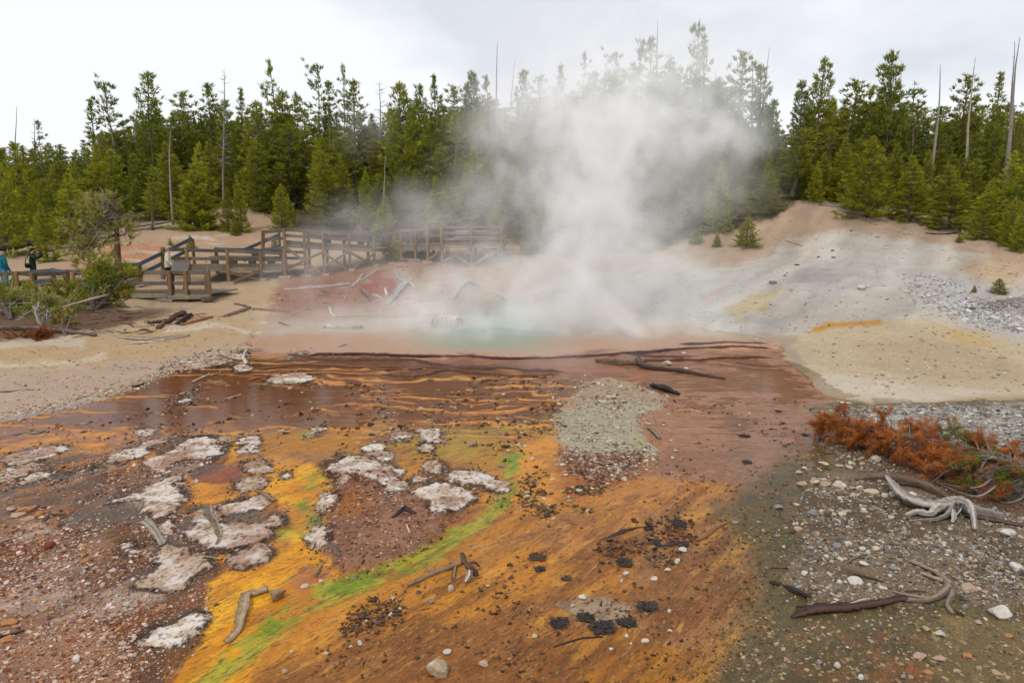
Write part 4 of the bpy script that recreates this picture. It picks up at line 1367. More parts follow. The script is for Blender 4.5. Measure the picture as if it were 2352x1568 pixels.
# dead trees
for kind, var, px, Y, top, base_px, lab in [
        ('pole', 0, 42, 60, 240, 28, 'thin leaning dead spike above the low forest above the visitors'),
        ('deadtree', 0, 78, 62, 270, 78, 'small twiggy dead top above the yellow-green forest'),
        ('pole', 1, 326, 58, 186, 296, 'leaning bare pole crossing the gappy many-topped pine'),
        ('deadtree', 0, 512, 54, 158, 514, 'spindly grey dead tree with fine twigs above the tan slope'),
        ('deadtree', 1, 872, 62, 186, 868, 'dead tree with upright forked antler-like branches'),
        ('pole', 0, 1144, 60, 96, 1138, 'black upright dead pole tall above the skyline'),
        ('pole', 1, 1181, 60, 134, 1166, 'leaning black dead pole at the edge of the steam'),
        ('pole', 0, 1512, 59, 46, 1508, 'tallest grey dead pole rising over the plume'),
        ('pole', 2, 1765, 58, 108, 1728, 'thin dead pole leaning out over the hazy pines'),
        ('pole', 2, 1745, 58, 140, 1722, 'second thin leaning pole close to the hazy pines'),
        ('pole', 1, 1655, 58, 160, 1636, 'curved hazy dead trunk inside the steam edge'),
        ('pole', 2, 1905, 58, 196, 1888, 'short thin pole leaning beside the large cone pine'),
        ('pole', 2, 1893, 58, 182, 1880, 'faint hair-thin pole just above the large cone pine'),
        ('pole', 2, 2068, 57, 140, 2058, 'thin black pole beside the tall black-green pine'),
        ('pole', 1, 2152, 47, 150, 2126, 'pale grey dead pole with curved lower branches'),
        ('pole', 1, 2238, 50, 132, 2212, 'leaning grey dead pole with dark knotted top'),
        ('pole', 0, 2337, 44, 88, 2302, 'taller one of the twin grey dead poles'),
        ('pole', 2, 2328, 44.4, 94, 2308, 'slimmer one of the twin grey dead poles'),
        ('pole', 1, 388, 47, 300, 398, 'bark-stripped tan pole standing beside the round dark bush'),
        ('pole', 2, 884, 45, 356, 880, 'small white-barked snag with a dead lower limb'),
        ('deadtree', 0, 1048, 52, 272, 1040, 'grey twiggy dead trunk hanging above the far platform'),
        ('pole', 0, 1540, 50, 320, 1520, 'ghostly leaning trunk in the middle of the steam'),
        ('deadtree', 1, 1628, 47, 470, 1640, 'short twisted dead stem above the grey roots'),
        ('pole', 0, 1290, 50, 300, 1275, 'pale upright trunk behind the plume base')]:
    fat = 2.0 if '2337' in str(px) or px in (2328, 2152) else 1.0
    t = tree(kind, var, px, Y, top, 0, lab, 'm', base_px=base_px)
    if px in (2337, 2328, 2152, 2238, 884, 388):
        for o in t.children:
            o.scale = (o.scale[0] * 1.35, o.scale[1] * 1.35, o.scale[2])

# the close-packed wood between and behind them
ZONES = [(-90, 'behind the two visitors'), (130, 'behind the twisted grey-green tree'), (300, 'around the bark-stripped pole'),
         (430, 'behind the round dark bush'), (540, 'above the bare tan slope'), (640, 'behind the tall railed boardwalk'), (770, 'beside the small white-barked snag'),
         (860, 'round the biggest solid pine'), (960, 'behind the far square platform'), (1070, 'below the black dead poles'), (1180, 'at the rim of the steam'),
         (1300, 'veiled by the thickest steam'), (1450, 'below the tallest pines'), (1620, 'beside the hazy leaning poles'), (1780, 'below the large symmetrical cone pine'),
         (1900, 'behind the fork-footed bright pine'), (2060, 'round the pale grey dead pole'), (2200, 'beside the twin dead poles')]
edge = np.array(FOREST)
used_labels = {}


def skyline(px):
    pts = [(-100, 330), (20, 322), (100, 312), (190, 318), (230, 290), (300, 270), (360, 230), (440, 240), (560, 250), (650, 230), (760, 230), (900, 240), (1000, 225), (1120, 215), (1300, 190),
           (1450, 150), (1580, 140), (1700, 190), (1790, 270), (1860, 220), (2030, 200), (2150, 240), (2352, 220), (2450, 220)]
    return np.interp(px, [p[0] for p in pts], [p[1] for p in pts])


rf = random.Random(5)
cand = []
for row, (dy, cnt) in enumerate([(1.5, 48), (5, 46), (10, 46), (16, 42), (24, 20)]):
    for i in range(cnt):
        px = -70 + (2490) * (i + rf.uniform(.1, .9)) / cnt
        ey = np.interp(px, edge[:, 0], edge[:, 1])
        g = gp(px, ey)
        Ye = min(float(g[1]), 54)
        cand.append((row, px, Ye + dy + rf.uniform(-1.5, 2.5)))
for row, px, Y in cand:
    sk = skyline(px)
    g = gxy(px, Y)
    fu, fv = project(g[0], g[1], g[2])
    if row == 0:
        kind = rf.choice(['young', 'young', 'young', 'dense', 'narrow'])
        top = fv - rf.uniform(60, 170)
    elif row == 1:
        kind = rf.choice(['young', 'dense', 'dense', 'narrow', 'ragged'])
        top = sk + rf.uniform(.3, .62) * (fv - sk)
    elif row == 2:
        kind = rf.choice(['dense', 'dense', 'narrow', 'young', 'ragged'])
        top = sk + rf.uniform(.12, .42) * (fv - sk)
    else:
        kind = rf.choice(['narrow', 'narrow', 'ragged', 'dense', 'sparse'])
        top = sk + rf.uniform(0.0, .2) * (fv - sk) + rf.uniform(0, 20)
    top = max(top, sk + 4)
    hp = (fv - top) * rf.uniform(.17, .27) * (.85 if kind in ('narrow', 'sparse') else 1.2)
    hp = min(max(hp, 18), 74)
    left = px < 330
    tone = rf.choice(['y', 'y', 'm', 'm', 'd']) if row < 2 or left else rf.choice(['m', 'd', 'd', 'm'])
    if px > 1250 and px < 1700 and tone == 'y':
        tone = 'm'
    zone = [z for z in ZONES if z[0] <= px][-1][1]
    hm = at(px, top, Y)[2] - g[2]
    size = 'small' if hm < 4 else 'middling' if hm < 7 else 'tall' if hm < 10 else 'towering'
    shp = {'young': 'bushy', 'dense': 'full-crowned', 'narrow': 'slender', 'ragged': 'gappy', 'sparse': 'see-through'}[kind]
    tn = {'y': 'yellow-green', 'm': 'mid-green', 'd': 'dark green'}[tone]
    rw = ['outermost', 'second-row', 'mid-wood', 'deep-wood', 'hindmost'][row]
    lab = f'{rw} {size} {shp} {tn} pine {zone}'
    if lab in used_labels:
        lab = f'{rw} {size} {shp} {tn} pine {["with a thinner tip", "with a lopsided crown", "crowded by its neighbours"][used_labels[lab] % 3]} {zone}'
    used_labels[f'{rw} {size} {shp} {tn} pine {zone}'] = used_labels.get(f'{rw} {size} {shp} {tn} pine {zone}', 0) + 1
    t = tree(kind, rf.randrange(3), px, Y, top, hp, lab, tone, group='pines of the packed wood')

# the deep wood behind: a mass of the same pines that nobody could count
rf2 = random.Random(77)
srcs = {}
for o in list(COL.objects):
    if o.parent is not None and o.name.split('.')[0] == 'crown' and o.parent.name.split('.')[0] == 'pine_tree':
        for key in (('dense', 0), ('dense', 1), ('narrow', 0), ('narrow', 2), ('young', 0), ('narrow', 1)):
            if key not in srcs and o.data == PROTO[key[0]][key[1]][1]:
                tr_ = [q for q in o.parent.children if q.name.split('.')[0] == 'trunk'][0]
                srcs[key] = (o, tr_)
pts_by = {k_: [] for k_ in srcs}
keys = list(srcs)
for i in range(430):
    px = rf2.uniform(-420, 2780)
    ey = np.interp(px, edge[:, 0], edge[:, 1])
    Ye = min(float(gp(px, ey)[1]), 54)
    Y = Ye + rf2.uniform(7, 34)
    sk = skyline(px)
    g = gxy(px, Y)
    fu, fv = project(g[0], g[1], g[2])
    top = sk + rf2.uniform(.06, .5) * (fv - sk)
    hm = at(px, top, Y)[2] - g[2]
    k_ = keys[rf2.randrange(len(keys))]
    r0_ = PROTO[k_[0]][k_[1]][2]
    wsc = max(.35, hm * rf2.uniform(.15, .22) / r0_)
    pts_by[k_].append((g[0], Y, g[2] - .1, wsc, hm / 10, rf2.uniform(0, 6.28)))
gd = bpy.data.node_groups.new('deep_wood', 'GeometryNodeTree')
gd.interface.new_socket('Geometry', in_out='INPUT', socket_type='NodeSocketGeometry')
gd.interface.new_socket('Geometry', in_out='OUTPUT', socket_type='NodeSocketGeometry')
gi_, go_ = gd.nodes.new('NodeGroupInput'), gd.nodes.new('NodeGroupOutput')
jn = gd.nodes.new('GeometryNodeJoinGeometry')


def named(nm_, typ):
    q = gd.nodes.new('GeometryNodeInputNamedAttribute')
    q.data_type = typ
    q.inputs['Name'].default_value = nm_
    return q.outputs['Attribute']


allp, kid = [], []
for i, k_ in enumerate(keys):
    allp += pts_by[k_]
    kid += [i] * len(pts_by[k_])
allp = np.array(allp)
for i, k_ in enumerate(keys):
    cmp_ = gd.nodes.new('FunctionNodeCompare')
    cmp_.data_type = 'INT'
    cmp_.operation = 'EQUAL'
    gd.links.new(named('kind_no', 'INT'), cmp_.inputs[2])
    cmp_.inputs[3].default_value = i
    for o in srcs[k_]:
        oi = gd.nodes.new('GeometryNodeObjectInfo')
        oi.transform_space = 'ORIGINAL'
        oi.inputs['Object'].default_value = o
        oi.inputs['As Instance'].default_value = True
        ip = gd.nodes.new('GeometryNodeInstanceOnPoints')
        gd.links.new(gi_.outputs[0], ip.inputs['Points'])
        gd.links.new(cmp_.outputs['Result'], ip.inputs['Selection'])
        gd.links.new(oi.outputs['Geometry'], ip.inputs['Instance'])
        e2r = gd.nodes.new('FunctionNodeEulerToRotation')
        gd.links.new(named('turn', 'FLOAT_VECTOR'), e2r.inputs[0])
        gd.links.new(e2r.outputs[0], ip.inputs['Rotation'])
        gd.links.new(named('size', 'FLOAT_VECTOR'), ip.inputs['Scale'])
        gd.links.new(ip.outputs['Instances'], jn.inputs[0])
gd.links.new(jn.outputs[0], go_.inputs[0])
fm = bpy.data.meshes.new('forest')
fm.from_pydata([tuple(p[:3]) for p in allp], [], [])
at1 = fm.attributes.new('kind_no', 'INT', 'POINT')
at1.data.foreach_set('value', np.array(kid, np.int32))
at2 = fm.attributes.new('turn', 'FLOAT_VECTOR', 'POINT')
at2.data.foreach_set('vector', np.stack([np.zeros(len(allp)), np.zeros(len(allp)), allp[:, 5]], 1).astype(np.float32).ravel())
at3 = fm.attributes.new('size', 'FLOAT_VECTOR', 'POINT')
at3.data.foreach_set('vector', allp[:, [3, 3, 4]].astype(np.float32).ravel())
fo = link('forest', fm)
fo['kind'] = 'stuff'
fo.color = (1.1, 1.1, 1.0, 1)
fo.modifiers.new('deep_wood', 'NODES').node_group = gd

# ------------------------------------------------------------------ boardwalk
W_POST, W_RAIL, W_DARK, W_PALE, W_BLUE = alb((152, 120, 82)), alb((128, 118, 106)), alb((94, 84, 72)), alb((168, 154, 132)), alb((96, 106, 112))


def part_beam(root, name, a, b, wd, ht, c, seed):
    mb = MB()
    beam(mb, a, b, wd, ht, c, seed)
    return mb.build(name, M_TIMBER, root)


def wpt(px, py, Y):
    return at(px, py, Y)


bseed = [0]


def bs():
    bseed[0] += 1
    return bseed[0]


def section(name_label, posts, rails, deck_py, depth_vec, braces, footings=True, post_w=.13, fascia=True, rail_dark=False, far=True):
    """posts: (px, top_py, base_py or None, Y); rails: fractions of post height above deck; deck_py: (first, last)"""
    p0 = at(posts[0][0], posts[0][1], posts[0][3])
    root = empty('boardwalk', [p0[0], p0[1], float(gz(p0[0], p0[1]))])
    tag(root, name_label, 'boardwalk')
    tops, bots, decks = [], [], []
    n = len(posts)
    for i, (px, tp, bp, Y) in enumerate(posts):
        top = at(px, tp, Y)
        g = float(gz(top[0], top[1]))
        zb = at(px, bp, Y)[2] if bp else g
        bot = np.array([top[0], top[1], min(zb, g + .3) if bp else g - .1])
        if footings:
            bot[2] = g - .05
        dz = at(px, deck_py[0] + (deck_py[1] - deck_py[0]) * i / (n - 1), Y)[2]
        part_beam(root, 'post', bot, top, post_w, post_w, W_POST * R.uniform(.8, 1.15), bs())
        if footings:
            mb = MB()
            beam(mb, bot + [-.27, 0, .07], bot + [.27, 0, .07], .32, .15, W_PALE * 1.1, bs())
            mb.build('footing', M_STONE, root)
        tops.append(top)
        bots.append(bot)
        decks.append(np.array([top[0], top[1], dz]))
    off = np.array([0, .085, 0])
    for i in range(n - 1):
        for k, f in enumerate(rails):
            a = decks[i] * (1 - f) + tops[i] * f + off
            b = decks[i + 1] * (1 - f) + tops[i + 1] * f + off
            c = (W_RAIL if not rail_dark else W_DARK) * R.uniform(.75, 1.2)
            part_beam(root, 'rail', a - [0, 0, .07], b - [0, 0, .07], .05, .15, c, bs())
        if fascia:
            part_beam(root, 'edge_beam', decks[i] - [0, -.09, .10], decks[i + 1] - [0, -.09, .10], .06, .19, W_PALE * R.uniform(.75, 1.0), bs())
            part_beam(root, 'kick_board', decks[i] + [0, .09, .10], decks[i + 1] + [0, .09, .10], .045, .10, W_POST * .9, bs())
    # deck planks run across the walk
    dv = np.asarray(depth_vec, float)
    mb = MB()
    for i in range(n - 1):
        L = np.linalg.norm(decks[i + 1] - decks[i])
        m = max(2, int(L / .15))
        for k in range(m):
            f = (k + .5) / m
            o = decks[i] * (1 - f) + decks[i + 1] * f + [0, .12, -.02]
            e = (decks[i + 1] - decks[i]) / L
            beam(mb, o, o + dv, L / m * .93, .05, W_RAIL * R.uniform(.8, 1.25), bs(), up=np.cross(e, dv) if np.cross(e, dv)[2] > 0 else -np.cross(e, dv))
    dk = mb.build('deck', M_TIMBER, root)
    dk['kind'] = 'stuff'
    # far side: posts and rails
    for i in range(n if far else 0):
        q = decks[i] + dv
        g = float(gz(q[0], q[1]))
        part_beam(root, 'post', [q[0], q[1], min(g - .1, q[2] - .2)], tops[i] + dv, post_w, post_w, W_DARK * 1.1, bs())
    for i in range(n - 1 if far else 0):
        for f in rails[:2]:
            a = decks[i] * (1 - f) + tops[i] * f + dv - off - [0, 0, .08]
            b = decks[i + 1] * (1 - f) + tops[i + 1] * f + dv - off - [0, 0, .08]
            part_beam(root, 'rail', a, b, .05, .14, W_BLUE * R.uniform(.8, 1.1), bs())
    for (i, fa, j, fb) in braces:
        a = bots[i] * (1 - fa) + decks[i] * fa + [0, -.09 - .05 * (bseed[0] % 2), 0]
        b = bots[j] * (1 - fb) + decks[j] * fb + [0, -.09 - .05 * (bseed[0] % 2), 0]
        part_beam(root, 'brace', a, b, .045, .13, W_POST * R.uniform(.8, 1.1), bs())
    return root, tops, decks, bots


# the low viewing platform in front
s1, s1t, s1d, s1b = section('low wooden viewing platform where the man in beige reads the sign',
                            [(286, 622, None, 27.6), (388, 622, None, 27.4), (425, 622, None, 27.4), (478, 622, None, 27.3)], (1.0, .52, .1), (674, 674), (0.25, 2.1, 0), [], False, far=False)
part_beam(s1, 'sill_beam', at(240, 708, 27.4), at(385, 688, 27.4), .14, .16, W_PALE * .8, bs())
part_beam(s1, 'sill_beam', at(388, 684, 27.3), at(482, 682, 27.2), .14, .16, W_PALE * .95, bs())
part_beam(s1, 'footing', at(372, 692, 27.3), at(400, 691, 27.3), .35, .16, W_PALE * .8, bs())
part_beam(s1, 'footing', at(466, 686, 27.2), at(490, 686, 27.2), .35, .18, W_POST * .5, bs())
part_beam(s1, 'rail', at(478, 627, 27.4), at(474, 617, 29.2), .05, .15, W_RAIL, bs())
part_beam(s1, 'rail', at(478, 648, 27.4), at(474, 638, 29.2), .05, .15, W_RAIL, bs())
part_beam(s1, 'post', at(474, 690, 29.2) - [0, 0, .1], at(474, 612, 29.2), .13, .13, W_POST, bs())
# walkway on the left behind the bush
s0, s0t, s0d, s0b = section('low walkway with dark rails that runs behind the gnarled bush',
                            [(-60, 632, None, 26.2), (36, 623, None, 26.6), (72, 627, None, 26.6), (165, 624, None, 27.2), (253, 623, None, 27.5)], (1.0, .5, .04), (676, 676), (-.1, 2.3, 0), [], False, rail_dark=True)
# the stepped middle stretch
s2, s2t, s2d, s2b = section('middle boardwalk stretch with one crossed brace beside the brown sign',
                            [(428, 571, None, 31.2), (521, 573, None, 31.8), (597, 577, None, 33.0), (652, 579, None, 33.6)], (1.0, .55, .12), (614, 612), (.3, 2.4, 0),
                            [(1, .05, 2, .75), (1, .72, 2, .08)], True)
part_beam(s2, 'post', at(374, 660, 31.5) - [0, 0, .3], at(374, 568, 31.5), .15, .15, W_POST * .8, bs())
part_beam(s2, 'rail', at(374, 573, 31.5), at(428, 573, 31.3), .05, .16, W_DARK, bs())
part_beam(s2, 'rail', at(374, 594, 31.5), at(428, 594, 31.3), .05, .16, W_DARK, bs())
# sloping hand rails of the ramp up to it
ramp = empty('ramp_railing', at(300, 660, 30))
tag(ramp, 'pair of blue-grey sloping handrails on the ramp behind the man in beige', 'railing')
for dy_ in (0, 24):
    part_beam(ramp, 'rail', at(262, 609 + dy_, 29.6), at(318, 608 + dy_, 29.9), .05, .17, W_DARK, bs())
    part_beam(ramp, 'rail', at(318, 608 + dy_, 29.9), at(440, 548 + dy_ * .95, 33.6), .05, .17, W_BLUE, bs())
    part_beam(ramp, 'rail', at(560, 574 + dy_, 35.5), at(640, 540 + dy_, 38.0), .05, .17, W_BLUE, bs())
for px, tp, Y in ((318, 606, 29.9), (440, 548, 33.6)):
    b_ = at(px, tp, Y)
    part_beam(ramp, 'post', [b_[0], b_[1] + .1, float(gz(b_[0], b_[1])) - .1], b_ + [0, .1, 0], .12, .12, W_POST * .7, bs())
b_ = at(640, 540, 38.0)
part_beam(ramp, 'post', [b_[0], b_[1] + .1, float(gz(b_[0], b_[1])) - .1], b_ + [0, .1, .2], .12, .12, W_POST * .7, bs())
# the tall stretch on crossed braces
s3, s3t, s3d, s3b = section('tall boardwalk stretch on crossed braces above the red bank',
                            [(652, 524, None, 34.0), (698, 527, None, 34.6), (741, 531, None, 35.2), (801, 534, None, 36.2), (858, 539, None, 37.2)], (1.0, .62, .2), (559, 571), (.5, 2.3, 0),
                            [(0, .92, 2, .02), (0, .25, 2, .8), (2, .8, 3, .02), (2, .3, 3, .82), (3, .82, 4, .06), (3, .05, 4, .7)], True)
part_beam(s3, 'post', at(604, 620, 35.6), at(604, 529, 35.6), .15, .15, W_POST * .85, bs())
for dy_ in (4, 22, 44):
    part_beam(s3, 'rail', at(604, 529 + dy_, 35.5), at(652, 525 + dy_, 34.15), .05, .16, W_DARK * 1.2, bs())
# bench on the tall stretch
bench = empty('bench', (s3d[3] + s3d[2]) / 2 + [0, 1.7, 0])
tag(bench, 'grey plank bench standing on the tall boardwalk stretch', 'bench')
bc = np.array(bench.location)
part_beam(bench, 'seat', bc + [-1.3, 0, .42], bc + [1.3, .1, .40], .4, .07, W_RAIL, bs())
part_beam(bench, 'backrest', bc + [-1.3, .25, .72], bc + [1.3, .35, .70], .06, .22, W_RAIL * .9, bs())
for sx in (-.9, .9):
    part_beam(bench, 'leg', bc + [sx, 0, -.02], bc + [sx, 0, .40], .34, .12, W_DARK, bs())
# benches on the middle stretch
bench2 = empty('bench', (s2d[0] + s2d[2]) / 2 + [.3, 1.5, 0])
tag(bench2, 'long low plank bench along the middle boardwalk stretch behind its rails', 'bench')
bc = np.array(bench2.location)
part_beam(bench2, 'seat', bc + [-1.6, 0, .42], bc + [1.5, .25, .40], .42, .08, W_RAIL, bs())
for sx in (-1.4, -.5, .4, 1.3):
    part_beam(bench2, 'leg', bc + [sx, .05 * sx, -.02], bc + [sx, .05 * sx, .38], .34, .16, W_DARK, bs())
# far square platform
s4, s4t, s4d, s4b = section('far square platform on three braced posts half lost in steam',
                            [(1014, 519, None, 39.6), (1082, 519, None, 39.7), (1152, 519, None, 39.8)], (1.0, .68, .36, .05), (562, 562), (.1, 2.6, 0),
                            [(0, .95, 1, .1), (0, .2, 1, .85), (1, .1, 2, .85)], True)
s5, s5t, s5d, s5b = section('faint low walkway joining the far square platform to the tall stretch',
                            [(858, 541, None, 38.6), (919, 528, None, 40.5), (953, 527, None, 40.6), (981, 523, None, 40.2), (1013, 521, None, 39.9)], (1.0, .62, .2), (570, 566), (.1, 2.3, 0),
                            [(3, .2, 4, .8)], True, post_w=.14)
# second bench (behind the far platform rails)
bench3 = empty('bench', (s4d[0] + s4d[2]) / 2 + [.3, 1.8, 0])
tag(bench3, 'weathered bench behind the rails of the far square platform', 'bench')
bc = np.array(bench3.location)
part_beam(bench3, 'seat', bc + [-1.4, 0, .42], bc + [1.4, 0, .42], .4, .07, W_PALE, bs())
part_beam(bench3, 'backrest', bc + [-1.4, .25, .72], bc + [1.4, .25, .72], .06, .2, W_PALE * .9, bs())
for sx in (-1, 1):
    part_beam(bench3, 'leg', bc + [sx, 0, -.02], bc + [sx, 0, .4], .34, .12, W_DARK, bs())

# information panel
sg = empty('information_panel', at(413, 666, 27.75))
tag(sg, 'dark brown angled information panel seen from behind at the platform rail', 'sign')
W_SIGN = alb((74, 54, 46))
mb = MB()
pl = [at(388, 632, 27.6), at(430, 632, 27.6), at(437, 601, 28.0), at(400, 601, 28.0)]
pn = np.cross(pl[1] - pl[0], pl[3] - pl[0])
pn /= np.linalg.norm(pn)
mid = [(pl[0] + pl[3]) / 2, (pl[1] + pl[2]) / 2]
beam(mb, mid[0], mid[1], np.linalg.norm(pl[3] - pl[0]), .05, W_SIGN, 3, up=pn)
mb.build('panel', M_METAL, sg)
part_beam(sg, 'frame_edge', pl[3] + [0, 0, .02], pl[2] + [0, 0, .02], .07, .05, alb((120, 104, 96)), bs())
for px in (398, 424):
    part_beam(sg, 'leg', [at(px, 668, 27.9)[0], 27.85, s1d[1][2] - .05], at(px, 618, 27.85), .07, .07, W_SIGN * .8, bs())
for k in range(3):
    V, F = stone_shape(5, 1)
    mb = MB()
    q = at(398 + k * 10, 629.5, 27.57)
    mb.add(V * .018 + q, F, None, alb((150, 120, 100)))
    mb.build('bolt', M_METAL, sg)

# ------------------------------------------------------------------ people
def person(px, foot, H, label, joints, radii, bones, colfn, hair, extra, yaw):
    root = empty('person', foot)
    tag(root, label, 'person')
    me = bpy.data.meshes.new('body')
    me.from_pydata([tuple(v) for v in joints], bones, [])
    ob = bpy.data.objects.new('tmp', me)
    COL.objects.link(ob)
    sk = ob.modifiers.new('s', 'SKIN')
    sk.branch_smoothing = .6
    for i, r in enumerate(radii):
        me.skin_vertices[0].data[i].radius = r if isinstance(r, tuple) else (r, r)
    me.skin_vertices[0].data[0].use_root = True
    ss = ob.modifiers.new('d', 'SUBSURF')
    ss.levels = 2
    dg = bpy.context.evaluated_depsgraph_get()
    m2 = bpy.data.meshes.new_from_object(ob.evaluated_get(dg))
    bpy.data.objects.remove(ob)
    m2.name = 'body'
    V = np.array([v.co[:] for v in m2.vertices])
    J = np.array(joints)
    C = np.array([colfn(v, J) for v in V])
    ca = m2.color_attributes.new('Col', 'FLOAT_COLOR', 'POINT')
    rgba = np.ones((len(V), 4), np.float32)
    rgba[:, :3] = C
    ca.data.foreach_set('color', rgba.ravel())
    m2.polygons.foreach_set('use_smooth', np.ones(len(m2.polygons), bool))
    m2.materials.clear()
    b = link('body', m2, M_CLOTH, root)
    # head features and hair
    hd, hr = J[4], radii[4] if not isinstance(radii[4], tuple) else radii[4][0]
    Vs, Fs = ico(3)
    keep = hair['keep'](Vs)
    idx = np.where(keep)[0]
    mp = -np.ones(len(Vs), int)
    mp[idx] = np.arange(len(idx))
    F2 = Fs[keep[Fs].all(1)]
    hv = Vs[idx] * np.array([.094, .108, .125]) + hd + np.array([0, 0, .02])
    hv += np.random.default_rng(3).normal(0, .003, hv.shape)
    link('hair', mk_mesh('hair', hv, [mp[F2]], hair['col'], True), M_CLOTH, root)
    mb = MB()
    f = np.array([0, 1.0, 0])
    V1, F1 = ico(1)
    mb.add(V1 * [.014, .024, .024] + hd + f * .104 + [0, 0, -.012], F1, None, alb((212, 142, 118)))
    mb.build('nose', M_SKIN, root, True).location = (0, 0, 0)
    for s in (-1, 1):
        mb = MB()
        mb.add(V1 * [.012, .022, .034] + hd + [s * .088, 0, -.005], F1, None, alb((214, 146, 122)))
        o = mb.build('ear', M_SKIN, root, True)
        mb = MB()
        mb.add(V1 * [.014, .008, .008] + hd + [s * .034, .094, .014], F1, None, alb((50, 40, 36)))
        o = mb.build('eye', M_SKIN, root, True)
    for nm, fn, mat in extra:
        mb = MB()
        fn(mb, J)
        mb.build(nm, mat, root, True)
    # parts were made about the origin: undo the offset build() applied
    for c in root.children:
        if c.name.split('.')[0] in ('nose', 'ear', 'eye') or c.name.split('.')[0] in [e[0] for e in extra]:
            me_ = c.data
            me_.transform(Matrix.Translation(Vector(foot)))
            c.location = (0, 0, 0)
    root.rotation_euler = (0, 0, yaw)
    s = H / 1.76
    root.scale = (s * 1.2, s * 1.2, s)
    return root


# body plan faces +y; index 4 = head centre
def plan(armL, armR, stoop=0.0, head=(0, .03, 1.63)):
    J = [(0, 0, .95), (0, .0 + stoop * .2, 1.16), (0, .0 + stoop * .6, 1.38), (0, .01 + stoop, 1.50), head,
         (-.19, stoop * .8, 1.42), armL[0], armL[1], armL[2], (.19, stoop * .8, 1.42), armR[0], armR[1], armR[2],
         (-.10, 0, .90), (-.11, .02, .50), (-.115, -.01, .10), (-.12, .15, .04), (.10, 0, .90), (.11, .02, .50), (.115, -.01, .10), (.12, .15, .04)]
    B = [(0, 1), (1, 2), (2, 3), (3, 4), (2, 5), (5, 6), (6, 7), (7, 8), (2, 9), (9, 10), (10, 11), (11, 12), (0, 13), (13, 14), (14, 15), (15, 16), (0, 17), (17, 18), (18, 19), (19, 20)]
    Rr = [(.165, .12), (.165, .125), (.175, .13), .062, (.092, .115), .085, .066, .05, .042, .085, .066, .05, .042,
          .105, .075, .055, .05, .105, .075, .055, .05]
    return J, B, Rr


def colours(top, trousers, skin, shoes, sleeve='long'):
    T_, P_, S_, H_ = alb(top), alb(trousers), alb(skin), alb(shoes)

    def f(v, J):
        d = np.linalg.norm(J - v, axis=1)
        hand = min(np.linalg.norm(v - J[8]), np.linalg.norm(v - J[12]))
        if np.linalg.norm(v - J[4]) < .15 or v[2] > 1.535 and abs(v[0]) < .09:
            return S_
        if hand < .075:
            return S_
        if v[2] < .10:
            return H_
        arm = min(d[6], d[7], d[10], d[11]) < .13 and abs(v[0]) > .15
        if sleeve == 'short' and min(d[7], d[11]) < .16 and abs(v[0]) > .15:
            return S_
        if v[2] < .92 and not (arm and abs(v[0]) > .2):
            return P_
        return T_ * (1 + .12 * math.sin(v[2] * 31 + v[0] * 23) * (v[2] < 1.45))
    return f


def hand_fn(side, curl=1):
    k = 8 if side == 'l' else 12

    def f(mb, J):
        h = J[k]
        d = h - J[k - 1]
        d = d / np.linalg.norm(d)
        s = np.cross(d, [0, 1, 0])
        s = s / (np.linalg.norm(s) + 1e-6)
        n = np.cross(s, d)
        for q, ln in enumerate((.075, .085, .08, .062)):
            a = h + d * .035 + s * (.018 * (q - 1.5))
            P = np.array([a, a + d * ln * .5, a + d * ln * .8 + n * ln * .35 * curl, a + d * ln * .75 + n * ln * .65 * curl])
            tube(mb, P, [.0095, .009, .0085, .007], alb((214, 150, 126)), 5, 0, .03, q)
        a = h + s * .03
        tube(mb, np.array([a, a + s * .03 + d * .025, a + s * .03 + d * .06 + n * .015]), [.011, .010, .008], alb((214, 150, 126)), 5, 0, .03, 9)
    return f


def collar(c):
    def f(mb, J):
        a = np.arange(13) / 12 * 2 * math.pi
        P = np.stack([np.cos(a) * .085, np.sin(a) * .085 + J[3][1] - .005, np.full(13, J[3][2] + .0) + .02 * np.sin(a)], 1)
        tube(mb, P, .028, alb(c), 6, .05, .05, 3)
    return f


def ground_deck(px, Y, z):
    p = at(px, 600, Y)
    return np.array([p[0], Y, z])


cap_full = lambda V: (V[:, 2] > .18) | ((V[:, 1] < .05) & (V[:, 2] > -.45))
cap_bald = lambda V: (V[:, 1] < .25) & (V[:, 2] > -.55) & (V[:, 2] < .35)
# man in beige reading the panel
J, B, Rr = plan(((-.27, .02, 1.15), (-.24, .16, .98), (-.17, .28, .93)), ((.27, .02, 1.15), (.24, .16, .98), (.17, .28, .93)), .02, (0, .06, 1.635))
person(385, ground_deck(385, 28.9, s1d[1][2] + .02), 1.84, 'white-haired person in a beige jacket and dark trousers reading the brown panel', J, Rr, B,
       colours((232, 222, 194), (38, 38, 48), (220, 150, 128), (40, 36, 34)), {'keep': cap_full, 'col': alb((170, 165, 160))},
       [('hand', hand_fn('l'), M_SKIN), ('hand', hand_fn('r'), M_SKIN), ('collar', collar((214, 204, 176)), M_CLOTH)], math.radians(-70))
# man in the dark green jacket taking a picture
J, B, Rr = plan(((-.30, .14, 1.30), (-.18, .30, 1.47), (-.09, .19, 1.60)), ((.30, .14, 1.30), (.18, .30, 1.47), (.09, .19, 1.60)), .02, (0, .06, 1.64))


def camera_box(mb, J):
    beam(mb, [-.065, .22, 1.62], [.065, .22, 1.62], .06, .09, alb((26, 26, 28)), 2)
    tube(mb, np.array([[0, .24, 1.62], [0, .33, 1.62]]), [.036, .034], alb((24, 24, 26)), 10, 0, .05)


